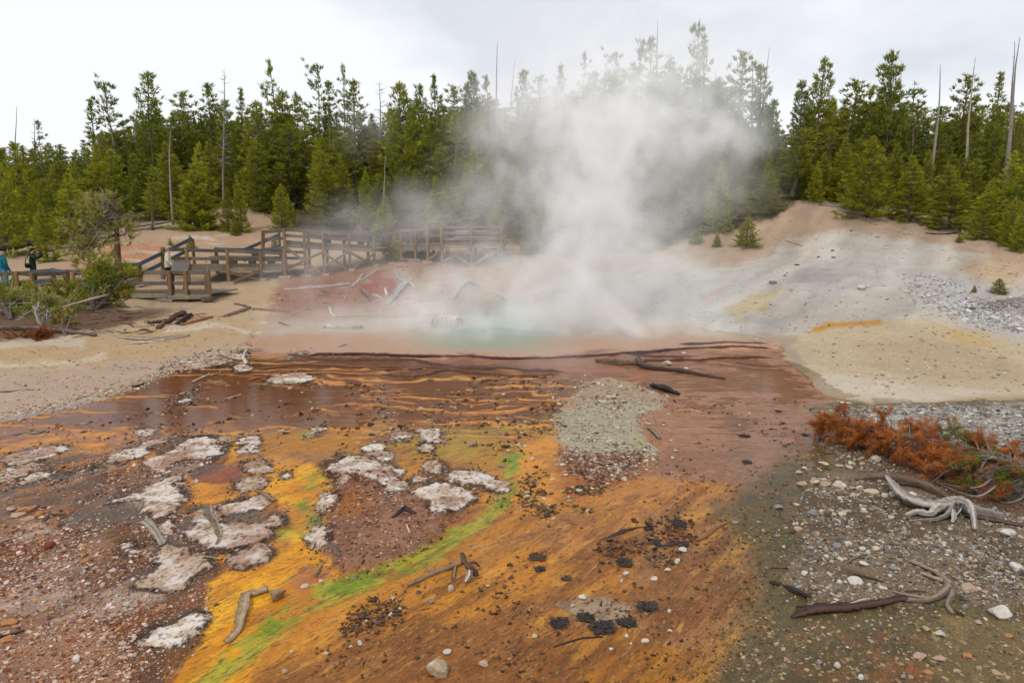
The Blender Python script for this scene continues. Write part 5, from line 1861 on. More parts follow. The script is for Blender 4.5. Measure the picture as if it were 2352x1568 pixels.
def bag(mb, J):
    beam(mb, [.10, -.17, 1.02], [.34, -.10, 1.00], .12, .18, alb((28, 28, 32)), 2)
    tube(mb, np.array([[-.16, -.08, 1.45], [0, -.19, 1.3], [.14, -.2, 1.1]]), [.014, .014, .014], alb((20, 20, 24)), 5, 0, .05)


person(72, ground_deck(74, 29.6, s0d[1][2] - .02), 1.74, 'person in a dark green jacket holding a camera up to the face', J, Rr, B,
       colours((30, 62, 46), (62, 68, 88), (220, 150, 126), (46, 40, 36)), {'keep': cap_full, 'col': alb((48, 36, 30))},
       [('hand', hand_fn('l'), M_SKIN), ('hand', hand_fn('r'), M_SKIN), ('camera', camera_box, M_METAL), ('shoulder_bag', bag, M_CLOTH), ('collar', collar((30, 62, 46)), M_CLOTH)], math.radians(-62))
# man in teal at the very edge of the picture
J, B, Rr = plan(((-.26, .0, 1.15), (-.25, .08, .93), (-.24, .16, .80)), ((.26, .0, 1.15), (.25, .08, .93), (.24, .16, .80)), .0, (0, .03, 1.63))
person(4, ground_deck(5, 28.2, s0d[1][2] - .02), 1.72, 'balding person in a teal shirt and blue jeans at the edge of the picture', J, Rr, B,
       colours((14, 112, 124), (96, 140, 196), (226, 150, 136), (60, 52, 46)), {'keep': cap_bald, 'col': alb((206, 196, 190))},
       [('hand', hand_fn('l'), M_SKIN), ('hand', hand_fn('r'), M_SKIN), ('collar', collar((14, 112, 124)), M_CLOTH)], math.radians(-35))

# ------------------------------------------------------------------ sinter crusts: pale raised mineral islands
def crust(poly, label, h=.05, tone=0, rimw=.05, name='sinter_crust', cat='mineral crust', z0=0.0, pool=False):
    if pool:
        W = np.array([[*onflow(*p)] for p in poly])
    else:
        W = np.array([gp(*p)[:2] for p in poly])
    lo, hi = W.min(0) - .15, W.max(0) + .15
    Y = W[:, 1].mean()
    st = max(.010, Y * .0019)
    xs = np.arange(lo[0], hi[0], st)
    ys = np.arange(lo[1], hi[1], st * 1.3)
    X, Yg = np.meshgrid(xs, ys)
    sc = max(.6, min(2.0, 8 / Y))
    s = sdf_poly(X, Yg, W) + .035 / sc + .16 / sc * fbm(X * 3.2 * sc, Yg * 3.2 * sc, 5, 301, .62) + .05 / sc * fbm(X * 11 * sc, Yg * 11 * sc, 4, 307, .6)
    n1 = fbm(X * 7, Yg * 7, 4, 311)
    n2 = fbm(X * 26, Yg * 26, 3, 313)
    e = np.clip(s / (.045 / sc + .01), 0, 1)
    h = h * .24
    Z = gz(X, Yg) + z0 + h * (1 - (1 - e) ** 3.5) * (1 + .3 * n1) + .009 * n2 * e + .004 * fbm(X * 60, Yg * 60, 2, 317)
    Z = np.where(s < 0, gz(X, Yg) + z0 - .006, Z)
    top = alb((232, 214, 200)) if tone == 0 else alb((212, 188, 166)) if tone == 1 else alb((242, 230, 214))
    C = np.empty(X.shape + (3,))
    C[:] = top
    C += (alb((196, 168, 138)) - C) * (sstep(-.1, .3, n1) * .75)[..., None]
    C += (alb((236, 230, 226)) - C) * (sstep(.1, .4, -n1) * .6)[..., None]
    C += (alb((170, 126, 102)) - C) * (sstep(-.05, .35, fbm(X * 3, Yg * 3, 5, 331, .6)) * .75)[..., None]
    C += (alb((92, 62, 44)) - C) * (sstep(.22, .42, fbm(X * 34, Yg * 34, 3, 337) + .35 * n1) * .75)[..., None]
    r_ = 1 - sstep(rimw * .1, rimw * .8, s + .05 * n2 + .03 * n1)
    C += (alb((70, 46, 30)) - C) * (r_ * .93)[..., None]
    keep = s > -st * 1.6
    a = np.arange(len(ys) - 1)[:, None] * len(xs) + np.arange(len(xs) - 1)[None]
    k = keep[:-1, :-1] & keep[1:, :-1] & keep[:-1, 1:] & keep[1:, 1:]
    q = np.stack([a, a + 1, a + len(xs) + 1, a + len(xs)], -1)[k]
    used = np.unique(q)
    mp = np.full(X.size, -1)
    mp[used] = np.arange(len(used))
    c = np.array([W[:, 0].mean(), Y, float(gz(W[:, 0].mean(), Y))])
    V = np.stack([X, Yg, Z], -1).reshape(-1, 3)[used] - c
    o = link(name, mk_mesh(name, V, [mp[q]], C.reshape(-1, 3)[used], False), M_CRUST)
    o.location = c
    tag(o, label, cat)
    return o


for poly, lab, h, tone in CR:
    crust(poly, lab, h, tone)
H_BIG = 1
crust([(993, 745), (1013, 736), (1036, 733), (1051, 736), (1062, 742), (1056, 746)], 'cream-coloured rock mound rising from the steaming pool', 1.3, 2, .02, 'rock_mound', 'rock', pool=True)
for poly, lab in [([(742, 748), (760, 745.5), (780, 746.5), (765, 749)], 'longest of the thin white ledges awash in the pool'), ([(788, 748), (800, 746), (812, 747), (802, 749)], 'middle thin white ledge awash in the pool'), ([(818, 748), (826, 746.3), (834, 747.5), (826, 749)], 'shortest thin white ledge awash in the pool')]:
    crust(poly, lab, .4, 2, .02, 'rock_ledge', 'rock', pool=True)

# ------------------------------------------------------------------ terrace rims
RIM_C = alb((78, 44, 34))
RIMS = [([(700, 818), (760, 812), (900, 814), (1050, 818), (1200, 822), (1330, 818), (1420, 812), (1480, 808), (1550, 803), (1640, 798), (1700, 797), (1780, 800)], .05, (86, 46, 38)),
        ([(660, 815), (740, 825), (860, 826), (960, 828), (1000, 838), (1060, 845), (1150, 845), (1200, 850), (1300, 855)], .05, (86, 52, 36)),
        ([(560, 852), (620, 845), (700, 836), (780, 840), (840, 842), (880, 848), (930, 846)], .035, (130, 80, 46)),
        ([(860, 840), (930, 843), (950, 847), (990, 842), (1060, 846)], .035, (92, 54, 40)),
        ([(880, 858), (960, 862), (1010, 852), (1050, 850), (1130, 858), (1200, 862), (1290, 860)], .035, (112, 72, 42)),
        ([(560, 862), (650, 858), (740, 856), (860, 860)], .03, (170, 106, 56)),
        ([(1360, 832), (1420, 836), (1470, 834), (1485, 828), (1560, 827), (1620, 826), (1680, 821), (1780, 822)], .055, (92, 56, 40)),
        ([(1560, 790), (1640, 787), (1690, 786), (1770, 789)], .035, (92, 52, 46)),
        ([(1440, 812), (1520, 818), (1570, 820), (1610, 817)], .025, (96, 56, 48)),
        ([(1690, 832), (1740, 838), (1800, 842)], .025, (100, 60, 50)),
        ([(1640, 834), (1720, 845), (1800, 850)], .02, (112, 70, 56)),
        ([(560, 876), (600, 866), (660, 852), (700, 848)], .03, (170, 104, 54)),
        ([(1690, 1190), (1640, 1210), (1600, 1235), (1590, 1245)], .02, (140, 92, 60)),
        ([(1359, 1243), (1400, 1228), (1440, 1214), (1480, 1206)], .025, (60, 38, 24)),
        ([(1482, 1259), (1530, 1250), (1560, 1243), (1590, 1240)], .028, (56, 38, 28)),
        ([(1420, 1262), (1460, 1248), (1500, 1232)], .02, (72, 44, 26))]
for k, (pts, r_, c) in enumerate(RIMS):
    W = np.array([[*onflow(*p), 0] for p in pts])
    n = int(np.linalg.norm(np.diff(W[:, :2], axis=0), axis=1).sum() / .07) + 4
    P, rr = resample(W, np.full(len(W), r_), n)
    P[:, 1] += .12 * fbm(P[:, 0] * 2.0, P[:, 1] * 0 + k, 4, 401)
    P[:, 2] = zf(P[:, 1]) - r_ * .3
    rr = rr * (1 + .35 * fbm(P[:, 0] * 4, P[:, 1], 3, 403))
    rr *= np.clip(np.minimum(np.arange(n), np.arange(n)[::-1]) / 5, .15, 1)
    mb = MB()
    tube(mb, P, rr, alb(c), 8, .2, .3, k, flat=1.0)
    o = mb.build('terrace_rim', M_MUD, None, True)
    o['kind'] = 'structure'

# ------------------------------------------------------------------ stones
PLACES = [(1005, 1530, 'at the foot of the picture'), (1060, 1300, 'by the forked driftwood in the orange run'), (1440, 1430, 'round the black debris tangle'), (1490, 1320, 'in the shallow pans above the black debris'),
          (1530, 1240, 'among the dark mud ridges'), (850, 1430, 'on the mud islet in the orange run'), (800, 1490, 'in the lower orange run'), (620, 1360, 'by the knobbed driftwood'), (1180, 1040, 'beside the green stream'),
          (1390, 980, 'at the rim of the pale gravel bar'), (1380, 1100, 'at the red foot of the gravel bar'), (1540, 1020, 'in the tan flow past the gravel bar'), (1540, 840, 'by the dark sunken log'), (1700, 960, 'in the pinkish shallows'),
          (960, 930, 'in the seamed brown ponds'), (1100, 1030, 'in the olive mat'), (1930, 1115, 'in the row of stones below the red branch'), (1950, 1065, 'under the tip of the red branch'), (2070, 1130, 'behind the silver driftwood stump'),
          (1930, 925, 'by the little side stream'), (1850, 1190, 'on the dark shore below the stone row'), (2250, 1180, 'beside the silver driftwood stump'), (2000, 1270, 'on the grey gravel bank'), (1960, 1340, 'above the long dark log'),
          (2260, 1370, 'past the crooked end of the long dark log'), (2140, 1450, 'in the shallows under the long dark log'), (1930, 1530, 'in the lower shallows'), (2160, 1515, 'sunk in the olive water'), (1980, 660, 'on the white patch of the slope'),
          (2120, 670, 'on the slope near the white boulder'), (1780, 660, 'on the streaked slope above the pool'), (1900, 585, 'high on the bare slope'), (2220, 720, 'in the white rubble of the slope'), (40, 1185, 'among the orange slabs'),
          (200, 1300, 'on the wet gravel flat'), (300, 1390, 'below the widest crust plate'), (40, 1440, 'by the dark stick at the picture edge'), (100, 1540, 'in the bottom corner gravel'), (700, 1340, 'in the yellow mat by the green stream')]
CNAME = {'w': ((216, 208, 196), 'white'), 'g': ((150, 148, 146), 'grey'), 't': ((190, 166, 132), 'tan'), 'p': ((196, 164, 144), 'pinkish'), 'o': ((190, 130, 78), 'orange-brown'), 'd': ((84, 78, 72), 'dark'),
         'c': ((208, 190, 160), 'cream'), 'r': ((132, 62, 40), 'rust-red'), 'b': ((150, 154, 156), 'blue-grey'), 'y': ((150, 132, 72), 'olive')}
ST = '''1005 1530 65 58 t|1025 1497 26 14 w|1113 1522 30 20 p|1438 1317 20 11 w|1428 1333 10 14 c|1504 1328 22 9 w|1570 1261 24 12 w|1557 1288 16 16 c|1534 1308 20 9 c|1340 1371 24 12 w|1315 1391 12 8 c|1348 1382 14 10 o|1227 1460 18 14 c|1482 1471 22 15 c
1538 1448 14 9 c|1538 1403 10 10 w|1459 1422 10 8 g|1440 1460 12 8 w|1449 1477 8 8 w|1404 1490 14 6 w|1690 1199 18 9 g|700 1347 24 10 c|736 1334 14 9 w|670 1497 14 12 c|749 1500 14 12 w|826 1475 18 14 w|805 1485 12 8 c|897 1410 12 14 w
991 1382 16 11 g|1036 1352 16 22 c|919 1397 9 8 c|902 1374 16 10 c|654 1542 16 14 t|841 1426 9 6 w|1844 1111 38 12 t|1875 1107 24 14 c|1898 1111 26 14 t|1929 1115 34 16 c|1957 1120 18 14 t|1975 1120 18 12 c|2004 1128 42 10 c|2032 1136 20 10 c
2014 1052 28 16 c|1956 1062 20 10 c|1893 1065 26 8 c|1929 1070 22 7 t|1951 1073 20 8 c|1981 1064 16 6 t|1849 1075 15 8 w|1835 1084 22 8 t|2050 1133 14 24 w|2097 1137 28 20 w|1942 926 26 8 c|1925 921 10 9 t|1870 1177 26 16 g|1937 1180 22 12 c
1834 1216 20 16 p|1788 1165 24 11 g|2321 1226 48 18 w|2285 1166 14 8 b|1831 1158 14 7 c|1803 1112 15 6 r|2300 1405 62 30 w|2228 1349 42 16 p|2339 1303 34 22 w|2216 1393 18 14 g|2127 1443 24 18 t|2161 1455 24 18 w|2058 1446 12 8 b|1848 1316 20 12 w
1864 1317 12 8 c|1834 1348 16 12 b|1968 1334 40 14 w|2030 1349 24 6 c|2017 1295 16 10 b|2055 1305 24 12 g|1962 1276 20 10 b|1983 1260 20 10 w|2014 1259 24 10 c|1986 1294 24 6 w|1921 1380 16 6 w|1864 1259 18 10 b|1898 1277 14 10 w|1942 1283 14 6 w
1924 1252 26 12 g|1950 1247 18 10 w|1882 1521 18 14 g|1924 1527 18 18 w|1978 1555 18 16 w|2076 1553 16 14 g|2115 1506 42 14 p|2161 1512 36 12 p|2225 1506 24 10 o|2135 1545 26 8 o|1947 1486 10 6 w|1800 1490 14 8 p|1980 660 20 16 w|1995 657 13 9 w
2080 669 15 8 w|2108 657 12 9 p|2135 679 16 9 w|1775 648 20 12 g|1803 632 8 6 g|2038 687 8 6 o|1770 699 8 6 b|1737 694 9 5 t|1831 608 13 5 d|1915 591 11 5 g|1881 590 8 4 d|1913 576 9 4 d|1954 530 8 4 g|2190 719 18 11 w
2170 712 10 6 w|2123 715 12 4 w|2131 722 12 4 w|2231 709 22 8 d|2291 714 18 8 g|2250 745 8 5 w|2288 729 24 10 w|2331 745 22 10 w|2195 740 9 5 w|2235 747 9 5 w|2281 713 8 6 r|1532 834 27 12 c|1577 846 13 6 w|1570 811 13 5 w
1490 973 12 6 w|1526 976 10 6 c|1545 1050 9 7 w|1274 1043 12 6 p|1293 1068 16 5 w|1331 1127 20 5 w|1542 1012 12 4 c|1553 1035 13 5 c|1722 950 8 5 w|1699 976 7 5 w|1206 1025 10 5 w|1224 1053 15 7 c|1044 870 20 7 y|1007 896 16 6 y
828 896 14 4 o|962 921 10 4 o|967 937 12 5 w|993 933 15 7 y|1158 906 12 4 w|890 949 10 4 c|900 966 15 5 o|975 951 12 4 o|1083 1020 18 9 g|1153 1070 14 8 g|1168 1035 14 6 c|1137 1043 12 5 o|694 901 9 3 c|15 1337 16 9 w
200 1341 14 10 w|191 1288 22 9 o|267 1282 16 6 p|211 1244 11 7 w|257 1311 14 9 w|306 1330 14 9 w|219 1364 12 7 w|290 1386 16 10 w|331 1434 18 12 w|372 1397 28 12 o|55 1412 18 12 o|20 1429 40 16 o|16 1467 40 18 o|282 1478 24 10 p
22 1170 28 8 p|60 1172 46 16 o|90 1179 24 11 o|41 1183 40 12 p|64 1192 26 10 p|7 1207 16 12 o|110 1251 30 20 r|340 1275 12 18 p|175 1511 20 22 w|104 1548 12 8 c|77 1544 14 8 c|1270 1100 12 6 c|1300 1090 12 5 w|1362 1122 12 5 w
1120 1345 12 8 c|1395 1110 14 6 c|1430 1098 12 5 p|1478 1062 12 8 o|1298 1040 16 7 t|1312 1055 12 5 c|1250 1145 14 6 c|1262 1160 10 5 w|1740 1072 10 5 g|1785 1230 12 8 g|1800 1255 10 7 c|2180 1265 12 8 w|2240 1255 14 8 g|2120 1215 12 7 c
2075 1225 14 8 b|2290 1290 16 9 g|2250 1430 18 9 p|2320 1460 22 9 o|2200 1540 20 10 p|2290 1545 24 10 t|2030 1500 12 7 g|1850 1445 10 6 c|1905 1455 12 6 p|1760 1420 8 5 c'''
seen_lab = {}


def landmark(px, py):
    return min(PLACES, key=lambda p: (p[0] - px) ** 2 + 3 * (p[1] - py) ** 2)[2]


k = 0
for row in ST.split('\n'):
    for it in row.split('|'):
        px, py, w_, h_, c = it.split()
        px, py, w_, h_ = map(float, (px, py, w_, h_))
        g = gp(px, py + h_ * .35)
        Y = g[1]
        mpp = Y / FPX
        sx = w_ * mpp / 2
        sz = max(h_ * mpp / 2 * 1.05, sx * .28)
        V, F = stone_shape(100 + k, 3 if w_ > 22 else 2, 12, .05)
        colr, cn = CNAME[c]
        base = alb(colr)
        rg = np.random.default_rng(k)
        P = V * [sx, sx * rg.uniform(.65, .95), sz]
        P = P @ rotz(rg.uniform(-.5, .5)).T
        C = base * (1 + .22 * fbm(V[:, 0] * 3 + k, V[:, 1] * 3 + V[:, 2] * 2, 3, 501))[:, None]
        if c in 'wc' or k == 0:
            C += (alb((232, 226, 218)) - C) * sstep(.1, .4, fbm(V[:, 0] * 2 + k, V[:, 2] * 2, 2, 503))[:, None] * .7
        if V[:, 2].min() < -.5 and py > 1000 and 500 < px < 1650:
            C += (alb((110, 70, 34)) - C) * sstep(-.2, -.8, V[:, 2])[:, None] * .8      # mineral stain at the water line
        o = link('boulder' if w_ > 34 else 'stone', mk_mesh('stone', P, [F], C, False), M_STONE)
        o.location = (g[0], g[1] + .3 * sx, float(gz(g[0], g[1] + .3 * sx)) + sz * .45)
        size = 'tiny' if w_ < 10 else 'small' if w_ < 15 else 'middling' if w_ < 23 else 'large' if w_ < 38 else 'biggest'
        shp = 'flat' if h_ / w_ < .42 else 'blocky' if h_ / w_ > .75 else 'rounded'
        lab = f'{size} {shp} {cn} stone {landmark(px, py)}'
        if lab in seen_lab:
            seen_lab[lab] += 1
            lab = f'{size} {shp} {cn} stone, {["another", "third", "fourth", "fifth"][min(seen_lab[lab] - 1, 3)]} such {landmark(px, py)}'
        else:
            seen_lab[lab] = 0 + 1
        tag(o, lab, 'stone', 'stones ' + landmark(px, py))
        k += 1

# ------------------------------------------------------------------ loose gravel, mud lumps and litter nobody could count
CUBE_V = np.array([[x, y, z] for x in (-1, 1) for y in (-1, 1) for z in (-1, 1)], float) * .75
CUBE_F = np.array([[0, 1, 3], [0, 3, 2], [4, 6, 7], [4, 7, 5], [0, 4, 5], [0, 5, 1], [2, 3, 7], [2, 7, 6], [0, 2, 6], [0, 6, 4], [1, 5, 7], [1, 7, 3]])


def scatter(name, poly, n, s0, s1, pal, flat=.55, seed=0, mat=None, cluster=0.0, bias=1.0, spiky=0, sink=.25, big=False, pw=2.6, ragged=6):
    rg = np.random.default_rng(seed)
    W = []
    P = np.asarray(poly, float)
    # sample evenly in the picture outline, then thin out by distance so that ground density stays plausible
    got = []
    for _ in range(40):
        q = np.stack([rg.uniform(P[:, 0].min(), P[:, 0].max(), n * 2), rg.uniform(P[:, 1].min(), P[:, 1].max(), n * 2)], 1)
        q = q[sdf_poly(q[:, 0], q[:, 1], P) > rg.normal(0, ragged, len(q))]
        got.append(q)
        if sum(len(a) for a in got) > n * 1.2:
            break
    q = np.concatenate(got)[:int(n * 1.6)]
    # picture -> ground through the grid (nearest grid vertex)
    d0 = (q[:, 0] - 1176) / FPX
    d1 = (784 - q[:, 1]) / FPX
    dy, dz = CP + d1 * SP, -SP + d1 * CP
    xs = d0 / dy
    zs = dz / dy
    lo, hi = np.full(len(q), 2.6), np.full(len(q), 70.0)
    YY = np.geomspace(2.6, 70, 220)
    hit = np.full(len(q), np.nan)
    for a in YY:
        g = gz(xs * a, np.full(len(q), a))
        m = np.isnan(hit) & (EYE + zs * a < g)
        hit[m] = a - (g[m] - (EYE + zs[m] * a)) / np.maximum(.02, -zs[m] + .05) * .5
    ok = ~np.isnan(hit)
    x, y = (xs * hit)[ok], hit[ok]
    y = y + rg.normal(0, .02, len(y)) * y
    if cluster:
        c = fbm(x * 1.7, y * 1.7, 4, 600 + seed)
        keep = c > cluster * rg.uniform(-.2, 1.0, len(c)) * .5
        x, y = x[keep], y[keep]
    x, y = x[:n], y[:n]
    m = len(x)
    s = s0 + (s1 - s0) * rg.uniform(0, 1, m) ** pw
    s *= np.clip(y / 7.0, .75, 3.0) ** bias
    T, F = (CUBE_V, CUBE_F) if not big else ico(1)
    tv = len(T)
    sc = np.stack([s * rg.uniform(.7, 1.4, m), s * rg.uniform(.6, 1.1, m), s * flat * rg.uniform(.6, 1.2, m)], 1)
    V = T[None] * (1 + rg.normal(0, .22, (m, tv, 3)))
    if spiky:
        V *= (1 + spiky * (rg.uniform(0, 1, (m, tv, 1)) > .7))
    V = V * sc[:, None]
    a = rg.uniform(0, 6.28, m)
    b = rg.normal(0, .3, m)
    ca, sa = np.cos(a)[:, None], np.sin(a)[:, None]
    cb, sb = np.cos(b)[:, None], np.sin(b)[:, None]
    X, Yv, Z = V[..., 0], V[..., 1], V[..., 2]
    X, Z = X * cb - Z * sb, X * sb + Z * cb
    X, Yv = X * ca - Yv * sa, X * sa + Yv * ca
    V = np.stack([X + x[:, None], Yv + y[:, None], Z + (gz(x, y) + sc[:, 2] * (.75 - sink * 2))[:, None]], -1).reshape(-1, 3)
    pal = np.array([alb(c) for c in pal])
    C = pal[rg.integers(0, len(pal), m)] * rg.uniform(.75, 1.25, (m, 1))
    C = np.repeat(C, tv, 0)
    Fa = (F[None] + (np.arange(m) * tv)[:, None, None]).reshape(-1, 3)
    o = link(name, mk_mesh(name, V, [Fa], C), mat or M_GRAVEL)
    o['kind'] = 'stuff'
    return o


PINK = [(198, 154, 128), (166, 120, 94), (216, 186, 166), (142, 92, 68), (230, 206, 190), (110, 74, 58), (186, 130, 88), (206, 170, 150)]
GREYS = [(172, 158, 138), (146, 130, 112), (196, 186, 168), (112, 100, 88), (152, 150, 146), (180, 156, 126), (86, 76, 66), (208, 200, 186), (134, 112, 88), (120, 112, 104)]
LGP = [(-40, 1150), (100, 1160), (240, 1060), (400, 1010), (520, 1010), (440, 1110), (430, 1230), (490, 1300), (470, 1470), (370, 1575), (-40, 1575)]
scatter('gravel', LGP, 9500, 0.0036, 0.0255, PINK, .5, 1, cluster=.15, pw=4.5)
scatter('gravel', [(-40, 1260), (200, 1230), (330, 1380), (300, 1575), (-40, 1575)], 2600, 0.0072, 0.0340, PINK + [(204, 150, 98), (150, 84, 44), (190, 172, 160)], .4, 2, pw=4.5)
RBP = [(1890, 1010), (1880, 950), (1960, 938), (2380, 932), (2380, 1400), (2100, 1400), (1900, 1390), (1790, 1350), (1840, 1270), (1830, 1200), (1860, 1100), (1900, 1070)]
scatter('gravel', RBP, 10500, 0.0036, 0.0289, GREYS, .55, 3, cluster=.1, pw=4.5)
scatter('gravel', [(1880, 955), (1960, 940), (2380, 932), (2380, 1040), (2150, 1010), (2000, 985)], 3600, 0.0072, 0.0306, [(196, 190, 182), (170, 166, 160), (150, 148, 146), (208, 200, 188), (124, 120, 118)], .5, 4, pw=4.5)
scatter('gravel', [(1700, 1250), (1800, 1130), (1860, 1060), (1900, 1100), (1840, 1200), (1850, 1300), (1760, 1400)], 900, 0.0048, 0.0255, GREYS, .5, 14, cluster=.5, pw=4.5)
scatter('gravel', [(1650, 1575), (1760, 1420), (2100, 1420), (2380, 1430), (2380, 1575)], 2600, 0.0036, 0.0289, [(150, 128, 92), (120, 104, 78), (176, 150, 118), (98, 92, 84), (164, 132, 100), (190, 170, 140)], .45, 5, sink=.3, pw=4.5)
scatter('gravel', BAR, 6500, 0.0050, 0.0180, [(200, 190, 168), (182, 170, 146), (160, 144, 120), (212, 206, 192), (136, 118, 98), (190, 172, 146)], .45, 6, bias=.6, ragged=16, pw=4.5)
scatter('gravel', [(1285, 1045), (1420, 1050), (1495, 1040), (1450, 1080), (1382, 1108), (1320, 1090)], 1500, 0.0060, 0.0289, [(150, 100, 76), (124, 80, 62), (178, 132, 106), (100, 66, 52)], .45, 7, bias=.6, pw=4.5)
scatter('gravel', ISL, 4200, 0.0042, 0.0221, [(150, 104, 82), (120, 78, 62), (182, 140, 116), (96, 60, 48), (200, 166, 144), (176, 112, 56)], .45, 8, pw=4.5)
scatter('gravel', [(2090, 625), (2170, 640), (2240, 690), (2352, 690), (2400, 760), (2300, 755), (2200, 735), (2120, 705), (2090, 690)], 2600, 0.0120, 0.0467, [(214, 210, 206), (190, 186, 182), (160, 158, 156), (226, 222, 216), (120, 116, 112)], .55, 9, bias=.3, pw=4.5)
scatter('gravel', [(2190, 705), (2290, 712), (2400, 735), (2400, 765), (2280, 750), (2200, 735)], 700, 0.0180, 0.0638, [(226, 222, 218), (206, 202, 198), (180, 176, 174)], .55, 19, bias=.3, pw=4.5)
scatter('gravel', [(1300, 640), (1480, 600), (1830, 470), (2000, 480), (2360, 570), (2360, 900), (2000, 900), (1800, 770), (1560, 745)], 4200, 0.006, 0.032, [(196, 176, 152), (170, 150, 128), (150, 138, 124), (220, 212, 202), (180, 150, 120)], .5, 10, bias=.4, pw=4)
scatter('gravel', [(130, 640), (300, 560), (500, 480), (650, 520), (620, 560), (420, 620), (250, 660)], 900, 0.0090, 0.0425, [(206, 186, 164), (170, 130, 100), (222, 212, 200)], .5, 11, bias=.3, pw=4)
scatter('gravel', [(600, 700), (640, 640), (860, 610), (1180, 600), (1300, 640), (1280, 725), (900, 725)], 1200, 0.0090, 0.0510, [(190, 140, 110), (150, 100, 80), (206, 186, 166), (120, 96, 80)], .5, 12, bias=.3, pw=4)
scatter('gravel', [(0, 955), (160, 920), (300, 880), (400, 840), (480, 815), (570, 790), (590, 770), (560, 800), (420, 852), (300, 900), (160, 940), (0, 970)], 2600, 0.0048, 0.0238, [(206, 184, 156), (176, 150, 124), (150, 120, 96), (222, 208, 188)], .5, 13, bias=.6, pw=4.5)
scatter('gravel', [(0, 800), (300, 770), (560, 700), (600, 740), (480, 800), (160, 925), (0, 950)], 2600, 0.0036, 0.0238, [(160, 132, 104), (204, 180, 150), (140, 116, 96), (216, 200, 180)], .5, 15, bias=.2, pw=6)
scatter('gravel', [(1790, 800), (1960, 750), (2360, 800), (2360, 900), (1900, 905)], 700, 0.0036, 0.0187, [(186, 162, 130), (210, 190, 160), (160, 140, 116)], .5, 16, bias=.2, pw=5)
scatter('gravel', [(1262, 960), (1290, 900), (1341, 872), (1434, 880), (1545, 908), (1520, 945), (1480, 985), (1505, 1050), (1420, 1105), (1370, 1112), (1280, 1070), (1295, 1030)], 1500, .008, .030, [(206, 194, 166), (170, 150, 122), (120, 96, 76), (216, 208, 190), (140, 104, 80)], .45, 60, pw=2.2, cluster=.3)
scatter('gravel', [(-40, 1100), (120, 1040), (400, 1000), (520, 1005), (480, 1100), (440, 1230), (490, 1320), (470, 1470), (370, 1575), (-40, 1575)], 5000, .004, .014, PINK + [(90, 62, 48), (214, 196, 182)], .5, 61, pw=2)
scatter('gravel', [(1620, 1240), (1680, 1150), (1800, 1080), (1860, 1000), (1880, 1050), (1790, 1300), (1790, 1450), (1720, 1575), (1560, 1575), (1680, 1440)], 1800, .005, .020, [(110, 92, 62), (84, 74, 52), (150, 122, 84), (168, 146, 108), (92, 70, 44)], .45, 62, pw=3, ragged=30)
scatter('gravel', RBP, 7000, .004, .016, GREYS + [(76, 64, 52), (150, 126, 98)], .5, 63, pw=2, ragged=20)
scatter('gravel', [(1800, 1200), (1880, 1100), (2380, 1200), (2380, 1410), (1850, 1400)], 1500, .010, .032, GREYS, .5, 64, pw=2.4, cluster=.2)
BRN = [(84, 52, 28), (110, 70, 34), (60, 38, 24), (132, 92, 48), (96, 60, 30)]
scatter('mud', [(640, 1575), (780, 1440), (1000, 1300), (1240, 1190), (1600, 1110), (1700, 1200), (1720, 1420), (1560, 1575)], 2600, .005, .022, BRN + [(170, 130, 84)], .6, 20, M_MUD, cluster=.9, spiky=.8)
scatter('mud', [(440, 1000), (700, 960), (1280, 900), (1300, 1000), (1200, 1200), (1000, 1190), (700, 1060), (560, 1060)], 2400, .006, .022, BRN + [(190, 150, 100), (200, 176, 140)], .6, 21, M_MUD, cluster=.9, spiky=.8)
scatter('mud', [(0, 1000), (300, 950), (560, 880), (900, 860), (1280, 860), (1300, 930), (900, 960), (520, 1000), (200, 1040), (0, 1060)], 2200, .006, .02, BRN + [(196, 160, 110), (160, 104, 52)], .6, 22, M_MUD, cluster=.8, spiky=.6)
scatter('mud', [(1210, 1090), (1330, 1090), (1400, 1120), (1330, 1200), (1230, 1190), (1190, 1150)], 800, .008, .024, BRN + [(190, 166, 120), (120, 104, 46)], .6, 23, M_MUD, cluster=.3, spiky=.8)
scatter('mud', [(780, 1440), (850, 1395), (920, 1400), (930, 1430), (860, 1440), (800, 1460)], 420, .008, .026, BRN, .7, 24, M_MUD, spiky=.8)
scatter('mud', [(1340, 1240), (1480, 1195), (1600, 1200), (1600, 1270), (1540, 1330), (1380, 1300)], 700, .006, .024, BRN + [(44, 34, 28), (50, 40, 34)], .7, 25, M_MUD, cluster=.5, spiky=.9)
scatter('mud', [(1500, 900), (1640, 930), (1860, 920), (1800, 1080), (1640, 1160), (1510, 1180)], 900, .005, .018, [(90, 60, 44), (70, 50, 40), (130, 100, 80)], .6, 26, M_MUD, cluster=.9, spiky=.7)


for k_, (poly, lab_, h_, t_) in enumerate(CR):
    P_ = np.asarray(poly, float)
    c_ = P_.mean(0)
    big_ = c_ + (P_ - c_) * 1.12 + np.sign(P_ - c_) * [6, 3]
    scatter('mud', big_, int(30 + 1.5 * (np.ptp(P_[:, 0]) + np.ptp(P_[:, 1]))), .005, .016, [(84, 54, 36), (110, 76, 52), (200, 176, 156), (150, 112, 88), (60, 40, 30)], .6, 700 + k_, M_MUD, spiky=.6)


